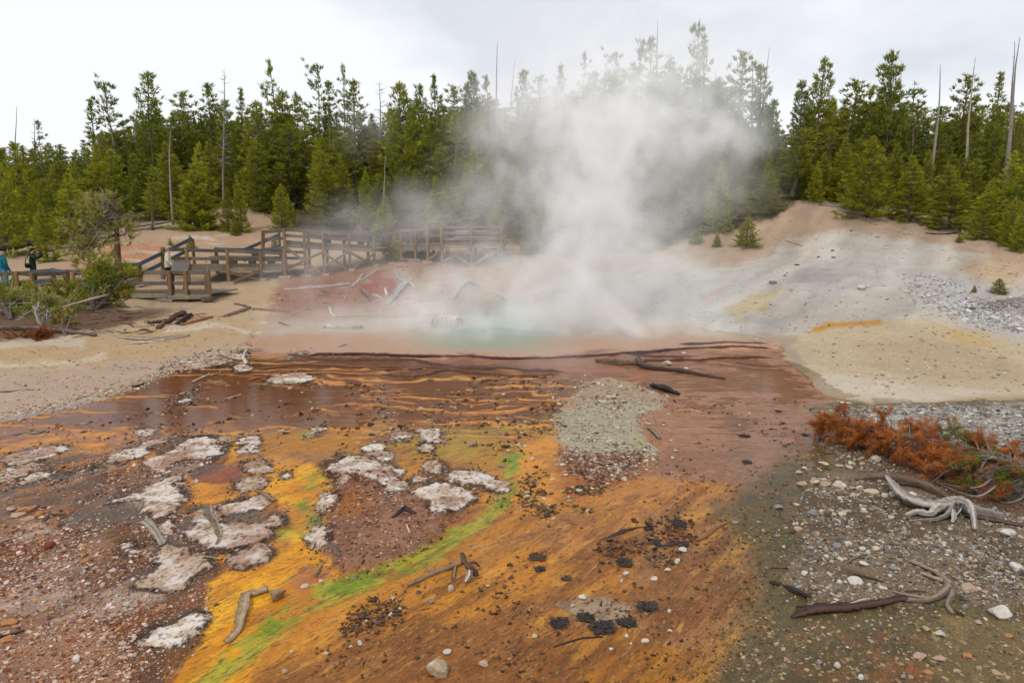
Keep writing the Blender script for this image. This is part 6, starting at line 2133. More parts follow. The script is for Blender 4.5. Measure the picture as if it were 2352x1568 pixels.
def litter(name, poly, n, l0, l1, pal, seed):
    rg = np.random.default_rng(seed)
    P = np.asarray(poly, float)
    mb = MB()
    c = 0
    while c < n:
        q = [rg.uniform(P[:, 0].min(), P[:, 0].max()), rg.uniform(P[:, 1].min(), P[:, 1].max())]
        if sdf_poly(np.array([q[0]]), np.array([q[1]]), P)[0] < 0:
            continue
        c += 1
        g = gp(*q)
        L = rg.uniform(l0, l1) * max(.8, g[1] / 9)
        a = rg.normal(0, .9) + (3.14 if rg.uniform() < .5 else 0)
        d = np.array([math.cos(a), math.sin(a), rg.normal(0, .05)])
        r_ = L * rg.uniform(.02, .05)
        p = np.array([g - d * L / 2, g + rg.normal(0, .05 * L, 3), g + d * L / 2]) + [0, 0, r_]
        p[:, 2] = np.maximum(p[:, 2], gz(p[:, 0], p[:, 1]) + r_ * .5)
        tube(mb, p, [r_, r_ * .9, r_ * .4], alb(pal[rg.integers(0, len(pal))]), 4, .1, .2, c)
    o = mb.build(name, M_WOOD)
    o['kind'] = 'stuff'


WD = [(96, 72, 54), (140, 128, 116), (70, 52, 40), (170, 158, 142)]
litter('litter', RBP, 150, .05, .22, [(60, 48, 40), (84, 68, 56), (110, 98, 86)], 31)
litter('litter', [(0, 800), (330, 740), (560, 690), (600, 740), (480, 800), (160, 925), (0, 950)], 45, .03, .09, [(120, 100, 84), (170, 158, 142), (96, 78, 64)], 32)
litter('litter', [(150, 700), (420, 705), (480, 730), (300, 775), (150, 780)], 120, .06, .22, [(70, 50, 36), (100, 74, 54), (130, 118, 104)], 33)
litter('litter', [(1830, 480), (2060, 480), (2352, 575), (2352, 640), (2000, 560)], 45, .03, .12, WD, 34)
litter('litter', [(620, 700), (880, 600), (1200, 600), (1260, 700)], 80, .05, .18, WD, 35)
litter('litter', [(700, 1560), (1000, 1300), (1500, 1120), (1700, 1200), (1650, 1500), (1300, 1560)], 110, .03, .12, [(60, 40, 26), (40, 32, 28), (120, 84, 46)], 36)

# ------------------------------------------------------------------ dead wood
def limb(pts, r_px, c, mb, dz=None, n=None, sides=8, seed=0, rough=.2):
    """pts in the picture, lying on the ground; r_px thickness radius as seen; dz lifts (in picture pixels) above the ground"""
    G = np.array([gp(*p) for p in pts])
    mpp = G[:, 1] / FPX
    r_ = np.broadcast_to(np.asarray(r_px, float), (len(pts),)) * mpp
    lift = np.zeros(len(pts)) if dz is None else np.asarray(dz, float) * mpp
    if dz is not None:
        # a lifted point stands nearer than the ground seen behind it
        for i, (p, l) in enumerate(zip(pts, np.asarray(dz, float))):
            if l > 0:
                g = gp(p[0], p[1] + l)
                G[i] = at(p[0], p[1], g[1])
                lift[i] = 0
    G[:, 2] += lift + r_ * .55
    tube(mb, G, r_, alb(c), sides, rough, .45, seed, n or max(6, len(pts) * 5))
    return G


WOOD = [  # pts, radius px, colour, label, name
    ([(1465, 830), (1480, 846), (1563, 856), (1666, 872)], [8, 8, 6, 3], (92, 74, 56), 'long dark waterlogged log at the terrace edge with a pale boulder behind', 'log'),
    ([(1367, 830), (1410, 835), (1462, 838)], [3, 5, 4], (120, 92, 72), 'sunken brown log end leading to the long waterlogged log', 'log'),
    ([(1498, 890), (1530, 900), (1560, 908)], [7, 9, 4], (52, 44, 42), 'short charred black log at the corner of the gravel bar', 'log'),
    ([(1488, 983), (1502, 995), (1514, 1008)], [3, 5, 4], (120, 108, 96), 'split grey stub beside the gravel bar', 'stick'),
    ([(1547, 949), (1583, 942), (1612, 950)], [1.5, 2.5, 1.5], (176, 142, 104), 'bent tan stick in the pinkish shallows', 'stick'),
    ([(754, 825), (768, 816)], [3, 1.5], (206, 180, 140), 'pale chip stuck on the first dark terrace rim', 'stick'),
    ([(777, 797), (797, 792)], [2, 2.5], (206, 188, 164), 'pale stick floating in the pool edge', 'stick'),
    ([(443, 879), (462, 870), (482, 861)], [3.5, 3.2, 2.5], (196, 180, 160), 'thickest of the stranded pale sticks by the brown ponds', 'stick'),
    ([(483, 864), (501, 859)], [2, 2], (198, 170, 130), 'short pale stick end to end with the thickest stranded one', 'stick'),
    ([(490, 882), (513, 873)], [1.8, 1.5], (206, 176, 130), 'thin pale stick lying just below the stranded pair', 'stick'),
    ([(518, 917), (540, 911), (552, 908), (551, 904)], [1.5, 1.5, 1.5, 1], (206, 190, 160), 'hooked white twig in the dark brown pond', 'stick'),
    ([(304, 891), (333, 882)], [3, 2], (66, 50, 40), 'dark stick on the greenish bank edge', 'stick'),
    ([(353, 912), (370, 914), (389, 913)], [1.5, 2, 2], (186, 164, 130), 'pale stick lying level in the dark red pond', 'stick'),
    ([(31, 1000), (64, 995), (85, 997), (103, 990)], [3, 3, 3.5, 2], (128, 122, 120), 'wavy grey stick in the orange mat near the picture edge', 'stick'),
    ([(-10, 901), (30, 899), (77, 895)], [2.5, 3, 2], (150, 136, 122), 'grey stick on the sandy bank at the picture edge', 'stick'),
    ([(567, 803), (559, 820), (566, 836)], [2.5, 3, 4], (212, 204, 192), 'crooked white stick standing at the tip of the crusty spit', 'stick'),
    ([(500, 818), (530, 826), (556, 830)], [2, 2.5, 2], (120, 104, 90), 'grey stick lying across the crusty spit', 'stick'),
    ([(480, 1172), (484, 1190), (495, 1205), (507, 1239), (499, 1256)], [11, 8, 8, 6, 4], (168, 146, 126), 'gnarled driftwood stump on the thick crust island', 'driftwood'),
    ([(570, 1121), (600, 1134), (627, 1153)], [2.5, 4.5, 5], (142, 116, 96), 'weathered stick leaning on the arched pink crust', 'stick'),
    ([(331, 1199), (355, 1221), (375, 1254)], [7, 7, 6], (140, 130, 118), 'split grey log beside the little crust', 'log'),
    ([(294, 1169), (323, 1184)], [2, 2.5], (150, 120, 92), 'thin brown stick tip at the blue puddle', 'stick'),
    ([(329, 1148), (320, 1177)], [5, 5], (150, 136, 120), 'upright splintered stub at the jagged crust', 'stick'),
    ([(98, 1199), (118, 1186), (148, 1183)], [2.5, 4, 2.5], (120, 100, 80), 'curled brown root at the end of the blue puddle', 'stick'),
    ([(-8, 1250), (20, 1241), (46, 1233)], [2.5, 2.5, 1.5], (200, 184, 164), 'white stick on the gravel flat at the picture edge', 'stick'),
    ([(-8, 1466), (30, 1456), (57, 1448)], [3.5, 3, 2], (66, 54, 46), 'dark stick above the orange slabs in the bottom corner', 'stick'),
    ([(465, 1277), (509, 1284)], [2, 2], (216, 190, 140), 'straw-coloured straight stick below the driftwood stump', 'stick'),
    ([(522, 1478), (547, 1453), (556, 1425), (563, 1399), (569, 1372), (590, 1366), (614, 1358)], [7, 7, 9, 10, 9, 8, 10], (164, 142, 116), 'bent knobbed driftwood limb in the bright yellow mat', 'driftwood'),
    ([(937, 1347), (998, 1319), (1061, 1295)], [3.5, 4.5, 5], (150, 122, 96), 'long pale pole leaning to the forked driftwood', 'stick'),
    ([(996, 1313), (1030, 1303), (1066, 1293)], [2.5, 3.5, 3.5], (110, 78, 58), 'brown stick lying along the long pale pole', 'stick'),
    ([(1047, 1297), (1042, 1330)], [3, 3.5], (130, 104, 80), 'short splintered upright stick in front of the leaning poles', 'stick'),
    ([(1072, 1262), (1110, 1257), (1108, 1271)], [2, 2.5, 1.5], (190, 166, 130), 'hooked pale twig above the forked driftwood', 'stick'),
    ([(757, 1251), (768, 1262), (782, 1278)], [6, 7, 4], (112, 96, 82), 'grey stub with pointed end on the flank of the central island', 'stick'),
    ([(900, 1191), (915, 1180), (930, 1170), (954, 1180)], [3, 6, 8, 4], (96, 84, 76), 'dark humped root on the central island', 'driftwood'),
    ([(934, 1205), (941, 1224)], [1.8, 2], (216, 190, 170), 'small pale stick on the red gravel of the central island', 'stick'),
    ([(722, 1325), (732, 1311), (740, 1299)], [3.5, 3, 2], (186, 156, 116), 'splintered tan chip in the orange below the central island', 'stick'),
    ([(1272, 1486), (1335, 1467), (1384, 1464)], [1.8, 2.2, 2], (50, 40, 36), 'long thin black stick under the black debris', 'stick'),
    ([(1365, 1130), (1375, 1138), (1386, 1142)], [1.5, 1.5, 1], (150, 110, 76), 'twig just below the red foot of the gravel bar', 'stick'),
    ([(1769, 1339), (1810, 1352), (1862, 1373)], [4, 6, 4], (72, 62, 56), 'flat dark plank of wood at the edge of the olive shallows', 'log'),
    ([(1934, 1300), (1960, 1284), (1983, 1275)], [2, 2.2, 1.8], (128, 106, 86), 'thin curved stick on the grey gravel bank', 'stick'),
    ([(1770, 1305), (1810, 1305), (1842, 1309)], [1.5, 2, 1.5], (80, 66, 58), 'thin dark stick at the shallows above the flat plank', 'stick'),
    ([(1965, 1105), (2030, 1103), (2073, 1112), (2120, 1122), (2176, 1148)], [4, 8, 10, 9, 5], (116, 92, 76), 'brown fibrous log behind the silver driftwood stump', 'log'),
    ([(2215, 1187), (2280, 1198), (2350, 1211)], [6, 7, 6], (92, 70, 58), 'dark log lying under the silver driftwood stump', 'log'),
    ([(1960, 1318), (2000, 1330), (2030, 1338)], [1.5, 2.5, 1.5], (70, 56, 48), 'thin dark stick between the white stones of the gravel bank', 'stick'),
    ([(2206, 1320), (2220, 1308), (2245, 1300), (2270, 1302)], [2, 2, 1.8, 1.2], (110, 86, 66), 'arched thin root by the pinkish slab', 'stick'),
    ([(2225, 1320), (2240, 1345), (2255, 1360)], [2.5, 2.2, 1.5], (124, 84, 60), 'reddish stick lying on the pinkish slab', 'stick'),
    # far bank
    ([(652, 666), (720, 662), (803, 654)], [3, 4, 5], (188, 180, 170), 'straight grey log lying on the red bank below the tall boardwalk', 'log'),
    ([(812, 660), (824, 649), (845, 636), (868, 620)], [4, 3.5, 2.5, 2], (178, 164, 148), 'curved pale root running up the red bank', 'driftwood'),
    ([(822, 645), (834, 632)], [2, 2.5], (190, 176, 160), 'short pale stick above the curved root', 'stick'),
    ([(830, 668), (838, 678), (856, 690)], [3.5, 3, 2], (140, 124, 110), 'bent grey stick below the curved root', 'stick'),
    ([(855, 680), (868, 682), (880, 690)], [2.5, 3, 1.5], (196, 188, 178), 'small white root on the red bank', 'stick'),
    ([(884, 664), (888, 680)], [2, 3], (206, 198, 188), 'little white upright splinter on the red bank', 'stick'),
    ([(670, 722), (700, 712), (725, 705)], [1.5, 2, 2], (186, 150, 130), 'thin pinkish stick by the pool shore', 'stick'),
    ([(757, 708), (762, 722), (772, 727)], [3, 2.5, 2], (190, 180, 170), 'forked pale stump at the pool shore', 'stick'),
    ([(772, 729), (830, 726), (880, 722)], [2, 2.5, 2], (156, 136, 120), 'long grey log along the far pool shore', 'log'),
    ([(960, 690), (1000, 678), (1018, 668)], [1.5, 2, 2], (176, 166, 158), 'steam-veiled thin log on the far bank', 'log'),
    ([(1130, 672), (1150, 680), (1165, 690)], [2.5, 3.5, 2.5], (176, 172, 168), 'steam-veiled grey stub on the far bank', 'log'),
    # left bank
    ([(-10, 757), (60, 759), (130, 763), (220, 774)], [5, 5.5, 5, 4], (132, 118, 108), 'long grey log lying along the front of the gnarled bushes', 'log'),
    ([(275, 776), (330, 781), (380, 779), (436, 772)], [4, 4, 3.5, 3], (176, 162, 142), 'pale log continuing beyond the gnarled bushes', 'log'),
    ([(300, 790), (340, 787), (378, 782)], [2.5, 3, 3], (196, 186, 172), 'bleached stick in front of the pale log', 'stick'),
    ([(360, 737), (420, 733), (525, 728)], [2, 2.5, 2], (180, 142, 112), 'long straight tan stick leading to the broken wood heap', 'stick'),
    ([(515, 728), (545, 719), (576, 708)], [3, 4, 3], (122, 92, 70), 'brown split stick in the broken wood heap', 'stick'),
    ([(362, 756), (372, 748), (378, 738)], [5, 5, 4], (104, 76, 58), 'upright broken stump by the broken wood heap', 'stick'),
    ([(384, 744), (404, 730), (425, 722)], [4, 6, 5], (86, 58, 44), 'dark red-brown chunk in the broken wood heap', 'log'),
    ([(410, 746), (428, 734), (440, 725)], [4, 6, 4], (70, 46, 36), 'darkest chunk of the broken wood heap', 'log'),
    ([(415, 748), (455, 738), (488, 730)], [3, 4, 3], (140, 92, 64), 'long red-brown split piece in the broken wood heap', 'stick'),
    ([(340, 741), (352, 742), (375, 739)], [3, 4, 3], (92, 66, 50), 'brown bark slab beside the broken wood heap', 'stick'),
    ([(298, 745), (308, 752)], [2, 2], (120, 96, 78), 'small stub near the gnarled bushes', 'stick'),
    ([(540, 699), (560, 703), (576, 708)], [2, 2.8, 1.5], (104, 74, 54), 'dark bark strip on sand below the low viewing platform', 'stick'),
    ([(580, 712), (630, 715), (665, 718)], [2.2, 2.6, 1.8], (150, 106, 72), 'longest bark strip on the sand towards the pool', 'stick'),
    ([(595, 746), (612, 742)], [2, 2.5], (210, 204, 196), 'white chip on the sand by the pool shore', 'stick'),
    ([(640, 742), (655, 748), (668, 752)], [2.5, 3, 1.5], (96, 78, 66), 'dark stick at the corner of the pool shore', 'stick'),
    ([(562, 788), (580, 795)], [1.8, 2], (176, 164, 150), 'grey twig on the sandy point', 'stick'),
    # right slope
    ([(1890, 470), (1925, 477), (1960, 482), (2000, 489), (2050, 498), (2112, 511)], [5, 6, 5, 4.5, 3.5, 2], (128, 116, 106), 'long fallen trunk lying on the slope crest behind the bright broad pine', 'log'),
    ([(2125, 536), (2160, 539), (2195, 537)], [1.5, 2.5, 2.5], (116, 100, 88), 'dark fallen branch beside the yellow small pine', 'log'),
    ([(2205, 522), (2212, 540)], [2, 2.5], (206, 200, 192), 'short white stub at the foot of the yellow small pine', 'stick'),
    ([(1805, 554), (1825, 560), (1842, 566)], [1.2, 1.6, 1.2], (150, 136, 122), 'thin grey stick on the bare slope', 'stick'),
    ([(286, 524), (330, 520), (388, 511)], [3, 3, 2.5], (146, 136, 126), 'upper grey log on the tan slope by the curved pine', 'log'),
    ([(290, 532), (340, 528), (372, 524)], [2.5, 3, 2.5], (130, 120, 110), 'lower grey log on the tan slope by the curved pine', 'log'),
    ([(140, 571), (200, 566), (262, 556)], [2.5, 3.5, 3], (140, 126, 114), 'long grey log behind the twisted tree', 'log')]
for i, (pts, r_, c, lab, nm) in enumerate(WOOD):
    mb = MB()
    limb(pts, r_, c, mb, seed=i, sides=6 if nm == 'stick' else 11, rough=.34)
    c0 = gp(*pts[0])
    e = empty(nm, c0)
    # one mesh per piece of wood, standing at its own place
    o = mb.mesh(nm, True, c0)
    bpy.data.objects.remove(e)
    ob = link(nm, o, M_WOOD)
    ob.location = c0
    tag(ob, lab, 'driftwood' if nm == 'driftwood' else nm)


def multi(nm, lab, cat, parts, origin):
    root = empty(nm, gp(*origin))
    tag(root, lab, cat)
    for i, (pn, pts, r_, c, dz) in enumerate(parts):
        mb = MB()
        limb(pts, r_, c, mb, dz, sides=11, seed=i + 50, rough=.26)
        mb.build(pn, M_WOOD, root, True)
    return root


SIL = (176, 166, 156)
multi('driftwood_stump', 'silver-grey driftwood stump with sprawling roots below the red branch', 'driftwood', [
    ('trunk', [(2037, 1095), (2053, 1118), (2075, 1142), (2110, 1158), (2145, 1164), (2180, 1160)], [4, 8, 11, 13, 13, 10], SIL, [30, 26, 20, 14, 14, 18]),
    ('root', [(2172, 1160), (2150, 1172), (2135, 1183), (2107, 1178), (2080, 1185)], [9, 8, 7, 6, 5], SIL, [18, 14, 8, 4, 2]),
    ('root', [(2187, 1165), (2176, 1185), (2150, 1195), (2120, 1197), (2089, 1199)], [8, 7, 5, 5, 3], (140, 128, 118), [16, 8, 4, 0, 0]),
    ('root', [(2185, 1160), (2197, 1154), (2223, 1160), (2234, 1185), (2238, 1218)], [8, 9, 8, 6, 4], SIL, [18, 26, 32, 22, 2]),
    ('root', [(2205, 1172), (2254, 1182), (2305, 1192)], [9, 11, 9], (150, 140, 132), [4, 2, 2]),
    ('root', [(2171, 1153), (2190, 1146), (2214, 1143)], [6, 5, 3], SIL, [20, 20, 18]),
    ('root', [(2184, 1165), (2190, 1185), (2187, 1200)], [5, 4, 2.5], (196, 188, 180), [16, 10, 4]),
    ('root', [(2205, 1150), (2206, 1170), (2192, 1186)], [2, 2, 1.5], SIL, [24, 18, 8]),
    ('root', [(2140, 1158), (2100, 1150), (2064, 1120)], [6, 7, 3], (130, 108, 92), [10, 14, 20])], (2180, 1190))
multi('fallen_log', 'long dark rotten log with a crooked pale root end in the olive shallows', 'log', [
    ('trunk', [(1818, 1419), (1850, 1410), (1885, 1404), (1944, 1401), (2017, 1388), (2081, 1377)], [4, 12, 14, 14, 12, 7], (78, 56, 46), None),
    ('splinter', [(1950, 1389), (1975, 1381), (1998, 1376)], [3, 4, 3], (206, 196, 188), [10, 12, 10]),
    ('splinter', [(1828, 1392), (1850, 1393), (1900, 1393)], [2, 3, 4], (64, 46, 38), [4, 6, 8]),
    ('root', [(2075, 1379), (2130, 1380), (2166, 1364), (2178, 1341), (2151, 1318), (2120, 1303), (2091, 1290)], [6, 7, 8, 8, 6, 6, 5], (132, 114, 98), [2, 4, 6, 6, 5, 4, 4]),
    ('root', [(2050, 1358), (2070, 1364), (2100, 1370), (2135, 1376)], [2, 3, 4, 4], (150, 132, 112), [4, 4, 4, 4]),
    ('root', [(2174, 1344), (2187, 1365), (2176, 1391), (2189, 1411)], [6, 7, 6, 5], (136, 120, 104), [6, 5, 3, 1]),
    ('root', [(2115, 1315), (2140, 1326), (2170, 1336)], [3, 4, 5], (160, 142, 122), [4, 5, 5]),
    ('root', [(2186, 1405), (2205, 1412), (2215, 1416)], [5, 5, 3], (84, 62, 52), None)], (1950, 1405))
multi('forked_driftwood', 'forked driftwood standing on a white leg in the orange run', 'driftwood', [
    ('trunk', [(1061, 1273), (1066, 1290), (1078, 1306), (1096, 1322)], [5, 6, 7, 6], (110, 84, 66), [44, 34, 26, 8]),
    ('leg', [(1079, 1306), (1078, 1322), (1069, 1337)], [6, 7, 5], (212, 200, 184), [26, 14, 2]),
    ('root', [(1072, 1298), (1090, 1292), (1102, 1302)], [4, 3, 2], (84, 62, 50), [28, 24, 14])], (1078, 1335))
knob = empty('tmp', (0, 0, 0))
bpy.data.objects.remove(knob)
V, F = stone_shape(77, 3, 10, .05)
g = gp(636, 1374)
s_ = 21 * g[1] / FPX
o = link('stone', mk_mesh('stone', V * [s_, s_ * .9, s_ * .85], [F], alb((158, 128, 98)) * (1 + .25 * fbm(V[:, 0] * 3, V[:, 1] * 3 + V[:, 2], 3, 9))[:, None], False), M_STONE)
o.location = (g[0], g[1], g[2] + s_ * .55)
tag(o, 'mineral-coated knob at the end of the bent driftwood limb', 'stone')
GR = (180, 174, 168)
multi('driftwood_stump', 'bleached upturned driftwood with antler-like arms on the misty far bank', 'driftwood', [
    ('trunk', [(889, 701), (905, 685), (915, 672), (935, 651)], [5, 6.5, 7, 6], GR, None),
    ('branch', [(933, 652), (919, 645), (911, 636), (907, 621)], [4, 3, 2.5, 1], GR, [2, 4, 8, 12]),
    ('branch', [(935, 651), (945, 652), (953, 662)], [3, 2.5, 1], GR, [2, 3, 2]),
    ('branch', [(935, 651), (941, 645), (944, 636)], [2.5, 2, 1], GR, [2, 4, 10])], (915, 672))
multi('driftwood_stump', 'bleached arched driftwood with striped grain on the misty far bank', 'driftwood', [
    ('trunk', [(1041, 687), (1055, 662), (1068, 652), (1080, 648)], [4, 6.5, 6, 5], GR, [0, 2, 4, 6]),
    ('branch', [(1080, 648), (1093, 652), (1105, 660)], [5, 3.5, 2], GR, [6, 5, 2]),
    ('branch', [(1045, 670), (1052, 667)], [3, 3], GR, None)], (1055, 680))
multi('root_stump', 'grey star of upturned roots at the foot of the steam-edge pines', 'stump', [
    ('root', [(1626, 504), (1640, 496), (1655, 494)], [2, 3, 4], GR, [0, 4, 8]),
    ('root', [(1680, 500), (1668, 495), (1655, 494)], [2, 3, 4], (128, 118, 110), [0, 4, 8]),
    ('root', [(1632, 490), (1645, 490), (1655, 494)], [1.5, 2.5, 4], GR, [8, 8, 8]),
    ('root', [(1672, 512), (1664, 502), (1655, 494)], [1.5, 2.5, 4], (150, 140, 130), [0, 2, 8]),
    ('trunk', [(1655, 494), (1657, 484), (1654, 470)], [4, 3, 1], (160, 140, 118), [8, 18, 32])], (1655, 506))
# fallen trunk at the left edge with curling white branches
multi('fallen_log', 'thick grey fallen trunk with curling white branches behind the visitors', 'log', [
    ('trunk', [(-20, 577), (20, 571), (75, 560)], [5, 6, 5], (112, 98, 88), [16, 18, 22]),
    ('branch', [(16, 572), (20, 585), (30, 594)], [1.2, 1.2, .8], (190, 190, 182), [18, 8, 0]),
    ('branch', [(30, 570), (30, 584), (27, 592)], [1.2, 1.2, .8], (190, 190, 182), [20, 8, 0]),
    ('branch', [(62, 566), (65, 576), (60, 588)], [1.2, 1.2, .8], (180, 178, 170), [22, 12, 0])], (30, 590))
# black tangles of soaked litter
for px, py, w_, lab in [(1345, 1421, 40, 'black soaked tangle of litter on the near side of the grey pan'), (1384, 1444, 56, 'biggest black tangle with the long thin black stick under it'), (1440, 1430, 44, 'black tangle mixed with white pebbles'),
                        (1487, 1397, 46, 'uppermost black tangle beside the pebble patch'), (1490, 1214, 24, 'black flake of wood at the end of the mud ridge'), (1560, 1205, 34, 'flat black wood flakes at the top of the mud ridges'),
                        (1506, 1248, 24, 'cone-like black wood splinters in the mud ridges'), (1236, 1280, 40, 'brown twiggy clump stranded in the orange run'), (1240, 1308, 26, 'dark small twig clump under the brown one'),
                        (1300, 1330, 24, 'spidery brown clump left of the shallow pans'), (1435, 1294, 34, 'nest-like ring of dark twigs'), (1285, 1432, 44, 'dark twig clump with a pale pebble in it'), (1868, 943, 16, 'dark clump at the foot of the pinkish shallows'),
                        (1788, 925 + 20, 14, 'small dark clump out in the pinkish shallows'), (1710, 1002, 26, 'dark twiggy clump in the tan flow'), (1715, 1062, 22, 'dark clump with pebbles in the tan flow'), (1850, 1000, 16, 'black clump at the edge of the grey shore')]:
    g = gp(px, py)
    rg = np.random.default_rng(int(px))
    s_ = w_ * g[1] / FPX
    mb = MB()
    n = int(24 + w_ * 2.0)
    P = g + np.stack([np.clip(rg.normal(0, .28, n), -.5, .5) * s_, np.clip(rg.normal(0, .3, n), -.5, .5) * s_, rg.uniform(0, .05, n) * s_], 1)
    P[:, 2] += gz(P[:, 0], P[:, 1]) - g[2]
    base_c = alb((46, 36, 30)) if 'black' in lab or 'dark' in lab else alb((84, 56, 32))
    for p in P:
        a = rg.uniform(0, 6.28)
        d = np.array([math.cos(a), math.sin(a) * .7, rg.uniform(-.1, .25)])
        L = s_ * rg.uniform(.14, .46) * rg.uniform(.4, 1)
        tube(mb, np.array([p - d * L * .5, p + rg.normal(0, .03, 3) * L, p + d * L * .5]) + [0, 0, .01], np.array([.04, .05, .02]) * L + .0025, base_c * rg.uniform(.6, 1.5), 4, .2, .3, 1)
    V, F = ico(2)
    mb.add(g + V * [.52 * s_, .50 * s_, .010] * (1 + rg.normal(0, .08, V.shape)), F, None, base_c)
    for p in P[: 0]:
        V, F = ico(1)
        mb.add(p + V * s_ * rg.uniform(.03, .07) * (1 + rg.normal(0, .2, V.shape)), F, None, base_c * rg.uniform(.6, 1.3))
    off = g
    o = link('twig_clump', mb.mesh('twig_clump', False, off), M_MUD)
    o.location = g
    tag(o, lab, 'twig clump')

# ------------------------------------------------------------------ bushes and crooked trees with real limbs
def sprays(crown, tips, L, w_, cols, rg, per=22, twig=.30, wood=None, wc=None, droop=0.0, side=3):
    P, D, LL, C = [], [], [], []
    for t, d in tips:
        for s in range(side):
            dd = d + rg.normal(0, .55, 3) + [0, 0, -droop]
            dd /= np.linalg.norm(dd)
            ln = twig * rg.uniform(.5, 1.1)
            q = [t + rg.normal(0, .1, 3) * twig]
            for k in range(3):
                q.append(q[-1] + dd * ln / 3 + np.array([0, 0, (.05 - droop * .12) * ln]))
            q = np.array(q)
            if wood is not None:
                tube(wood, q, [.006 * twig / .3, .005 * twig / .3, .004 * twig / .3, .002], wc, 3, 0, .2, 1)
            c = cols[rg.integers(0, len(cols))] * rg.uniform(.75, 1.25)
            for k in range(1, 4):
                P.append(q[k])
                D.append(dd * .8)
                LL.append(L * rg.uniform(.8, 1.1))
                C.append(c)
    tufts(crown, P, D, LL, per, w_, .62, C, rg)


def bush(label, cat, base, targets, Y, cols, name='pine_bush', r0=.05, bark=(110, 98, 88), L=.13, w_=.022, twig=.3, subs=9, per=12, seed=0, trunk=None, tone=(1, 1, 1, 1), dead=6, spread=.45):
    rg = np.random.default_rng(seed)
    b = np.array(base)
    root = empty(name, b)
    tag(root, label, cat)
    wd, cr = MB(), MB()
    bk = alb(bark)
    if trunk is not None:
        tube(wd, trunk[0], trunk[1], bk, 8, .15, .3, seed, 14)
    for (px, py, dY, frm) in targets:
        e = at(px, py, Y + dY)
        s = b if frm is None else trunk[0][frm]
        m = 7
        u = np.linspace(0, 1, m)[:, None]
        ctrl = (s + e) / 2 + np.array([0, 0, np.linalg.norm(e - s) * rg.uniform(-.12, .18)]) + rg.normal(0, .08, 3) * np.linalg.norm(e - s)
        P = (1 - u) ** 2 * s + 2 * u * (1 - u) * ctrl + u ** 2 * e
        P[1:-1] += rg.normal(0, .03, (m - 2, 3)) * np.linalg.norm(e - s) ** .5
        tube(wd, P, r0 * (1 - .8 * u[:, 0]) * (.6 if frm is not None else 1), bk, 6, .12, .3, seed)
        d0 = (e - s) / (np.linalg.norm(e - s) + 1e-6)
        tips = [(e, d0 * .6 + [0, 0, .4])]
        for _ in range(subs):
            f = rg.uniform(.4, 1)
            o = np.array([np.interp(f, u[:, 0], P[:, i]) for i in range(3)])
            d = d0 * .5 + rg.normal(0, 1, 3) * [.8, .8, .5] + [0, 0, .25]
            d /= np.linalg.norm(d)
            ln = spread * rg.uniform(.4, 1.1)
            q = np.array([o, o + d * ln * .5 + rg.normal(0, .04, 3), o + d * ln])
            tube(wd, q, [r0 * .28, r0 * .2, r0 * .1], bk, 4, .1, .3, seed)
            tips.append((q[-1], d + [0, 0, .3]))
            tips.append((q[1], d + [0, 0, .3]))
        sprays(cr, tips, L, w_, cols, rg, per, twig, wd, bk)
        for _ in range(dead):
            f = rg.uniform(.2, .9)
            o = np.array([np.interp(f, u[:, 0], P[:, i]) for i in range(3)])
            q = np.array([o, o + rg.normal(0, .25, 3), o + rg.normal(0, .4, 3)])
            tube(wd, q, [r0 * .2, r0 * .14, r0 * .05], alb((190, 182, 172)), 3, .1, .2, seed)
    wd.build('branches', M_WOOD, root)['kind'] = 'stuff'
    c = cr.build('crown', M_NEEDLE, root)
    c.color = tone
    return root


GB = [YG * .95, MG * 1.2, MG, YG * .8, DG * 1.2]
GBR = GB + [np.array([.20, .11, .03])]
GG = [np.array([.27, .26, .07]), np.array([.21, .21, .06]), np.array([.32, .29, .075]), np.array([.28, .25, .09])]
bush('broad gnarled pine bush sprawling in front of the low walkway', 'bush', gp(215, 712), [(285, 665, -.3, None), (275, 630, .2, None), (250, 605, .3, None), (205, 625, 0, None), (225, 650, -.5, None), (165, 655, .2, None), (135, 672, .3, None),
     (200, 680, -.8, None), (255, 690, -.6, None), (118, 690, .1, None), (190, 632, .4, None), (270, 690, -.3, None), (235, 625, .3, None), (288, 640, 0, None)], 24.0, GBR, seed=3, subs=7, twig=.34, per=11, L=.15, w_=.028)
bush('dark green pine bush cut by the picture edge beside the walkway post', 'bush', gp(25, 735), [(0, 672, 0, None), (52, 668, .3, None), (20, 690, -.2, None), (80, 702, -.2, None), (-20, 695, 0, None), (50, 706, -.4, None), (66, 684, .1, None)], 23.4, [MG * 1.1, DG * 1.3, YG * .8], seed=5, subs=7, per=11, L=.15, w_=.028, twig=.34)
bush('low mat of pine branches along the grey log', 'bush', gp(95, 752), [(20, 738, -.3, None), (60, 728, -.1, None), (110, 722, 0, None), (150, 715, .2, None), (165, 735, -.2, None), (130, 742, -.4, None), (40, 752, -.5, None), (180, 705, .4, None), (90, 745, -.5, None), (5, 725, .2, None), (85, 712, .5, None)], 22.6, GG + [MG * 1.1, YG * .8], seed=7, subs=9, per=11, L=.14, w_=.026, dead=9, bark=(150, 142, 134))
bush('small bright green and rusty pine sprig at the end of the grey log', 'bush', gp(150, 772), [(128, 770, 0, None), (165, 768, 0, None), (180, 772, -.1, None), (195, 762, .1, None), (150, 764, .1, None), (140, 774, -.2, None)], 21.5, [YG, MG * 1.3, np.array([.26, .14, .03])], seed=9, subs=5, per=12, L=.12, w_=.022, twig=.22, r0=.025, dead=2, spread=.25)
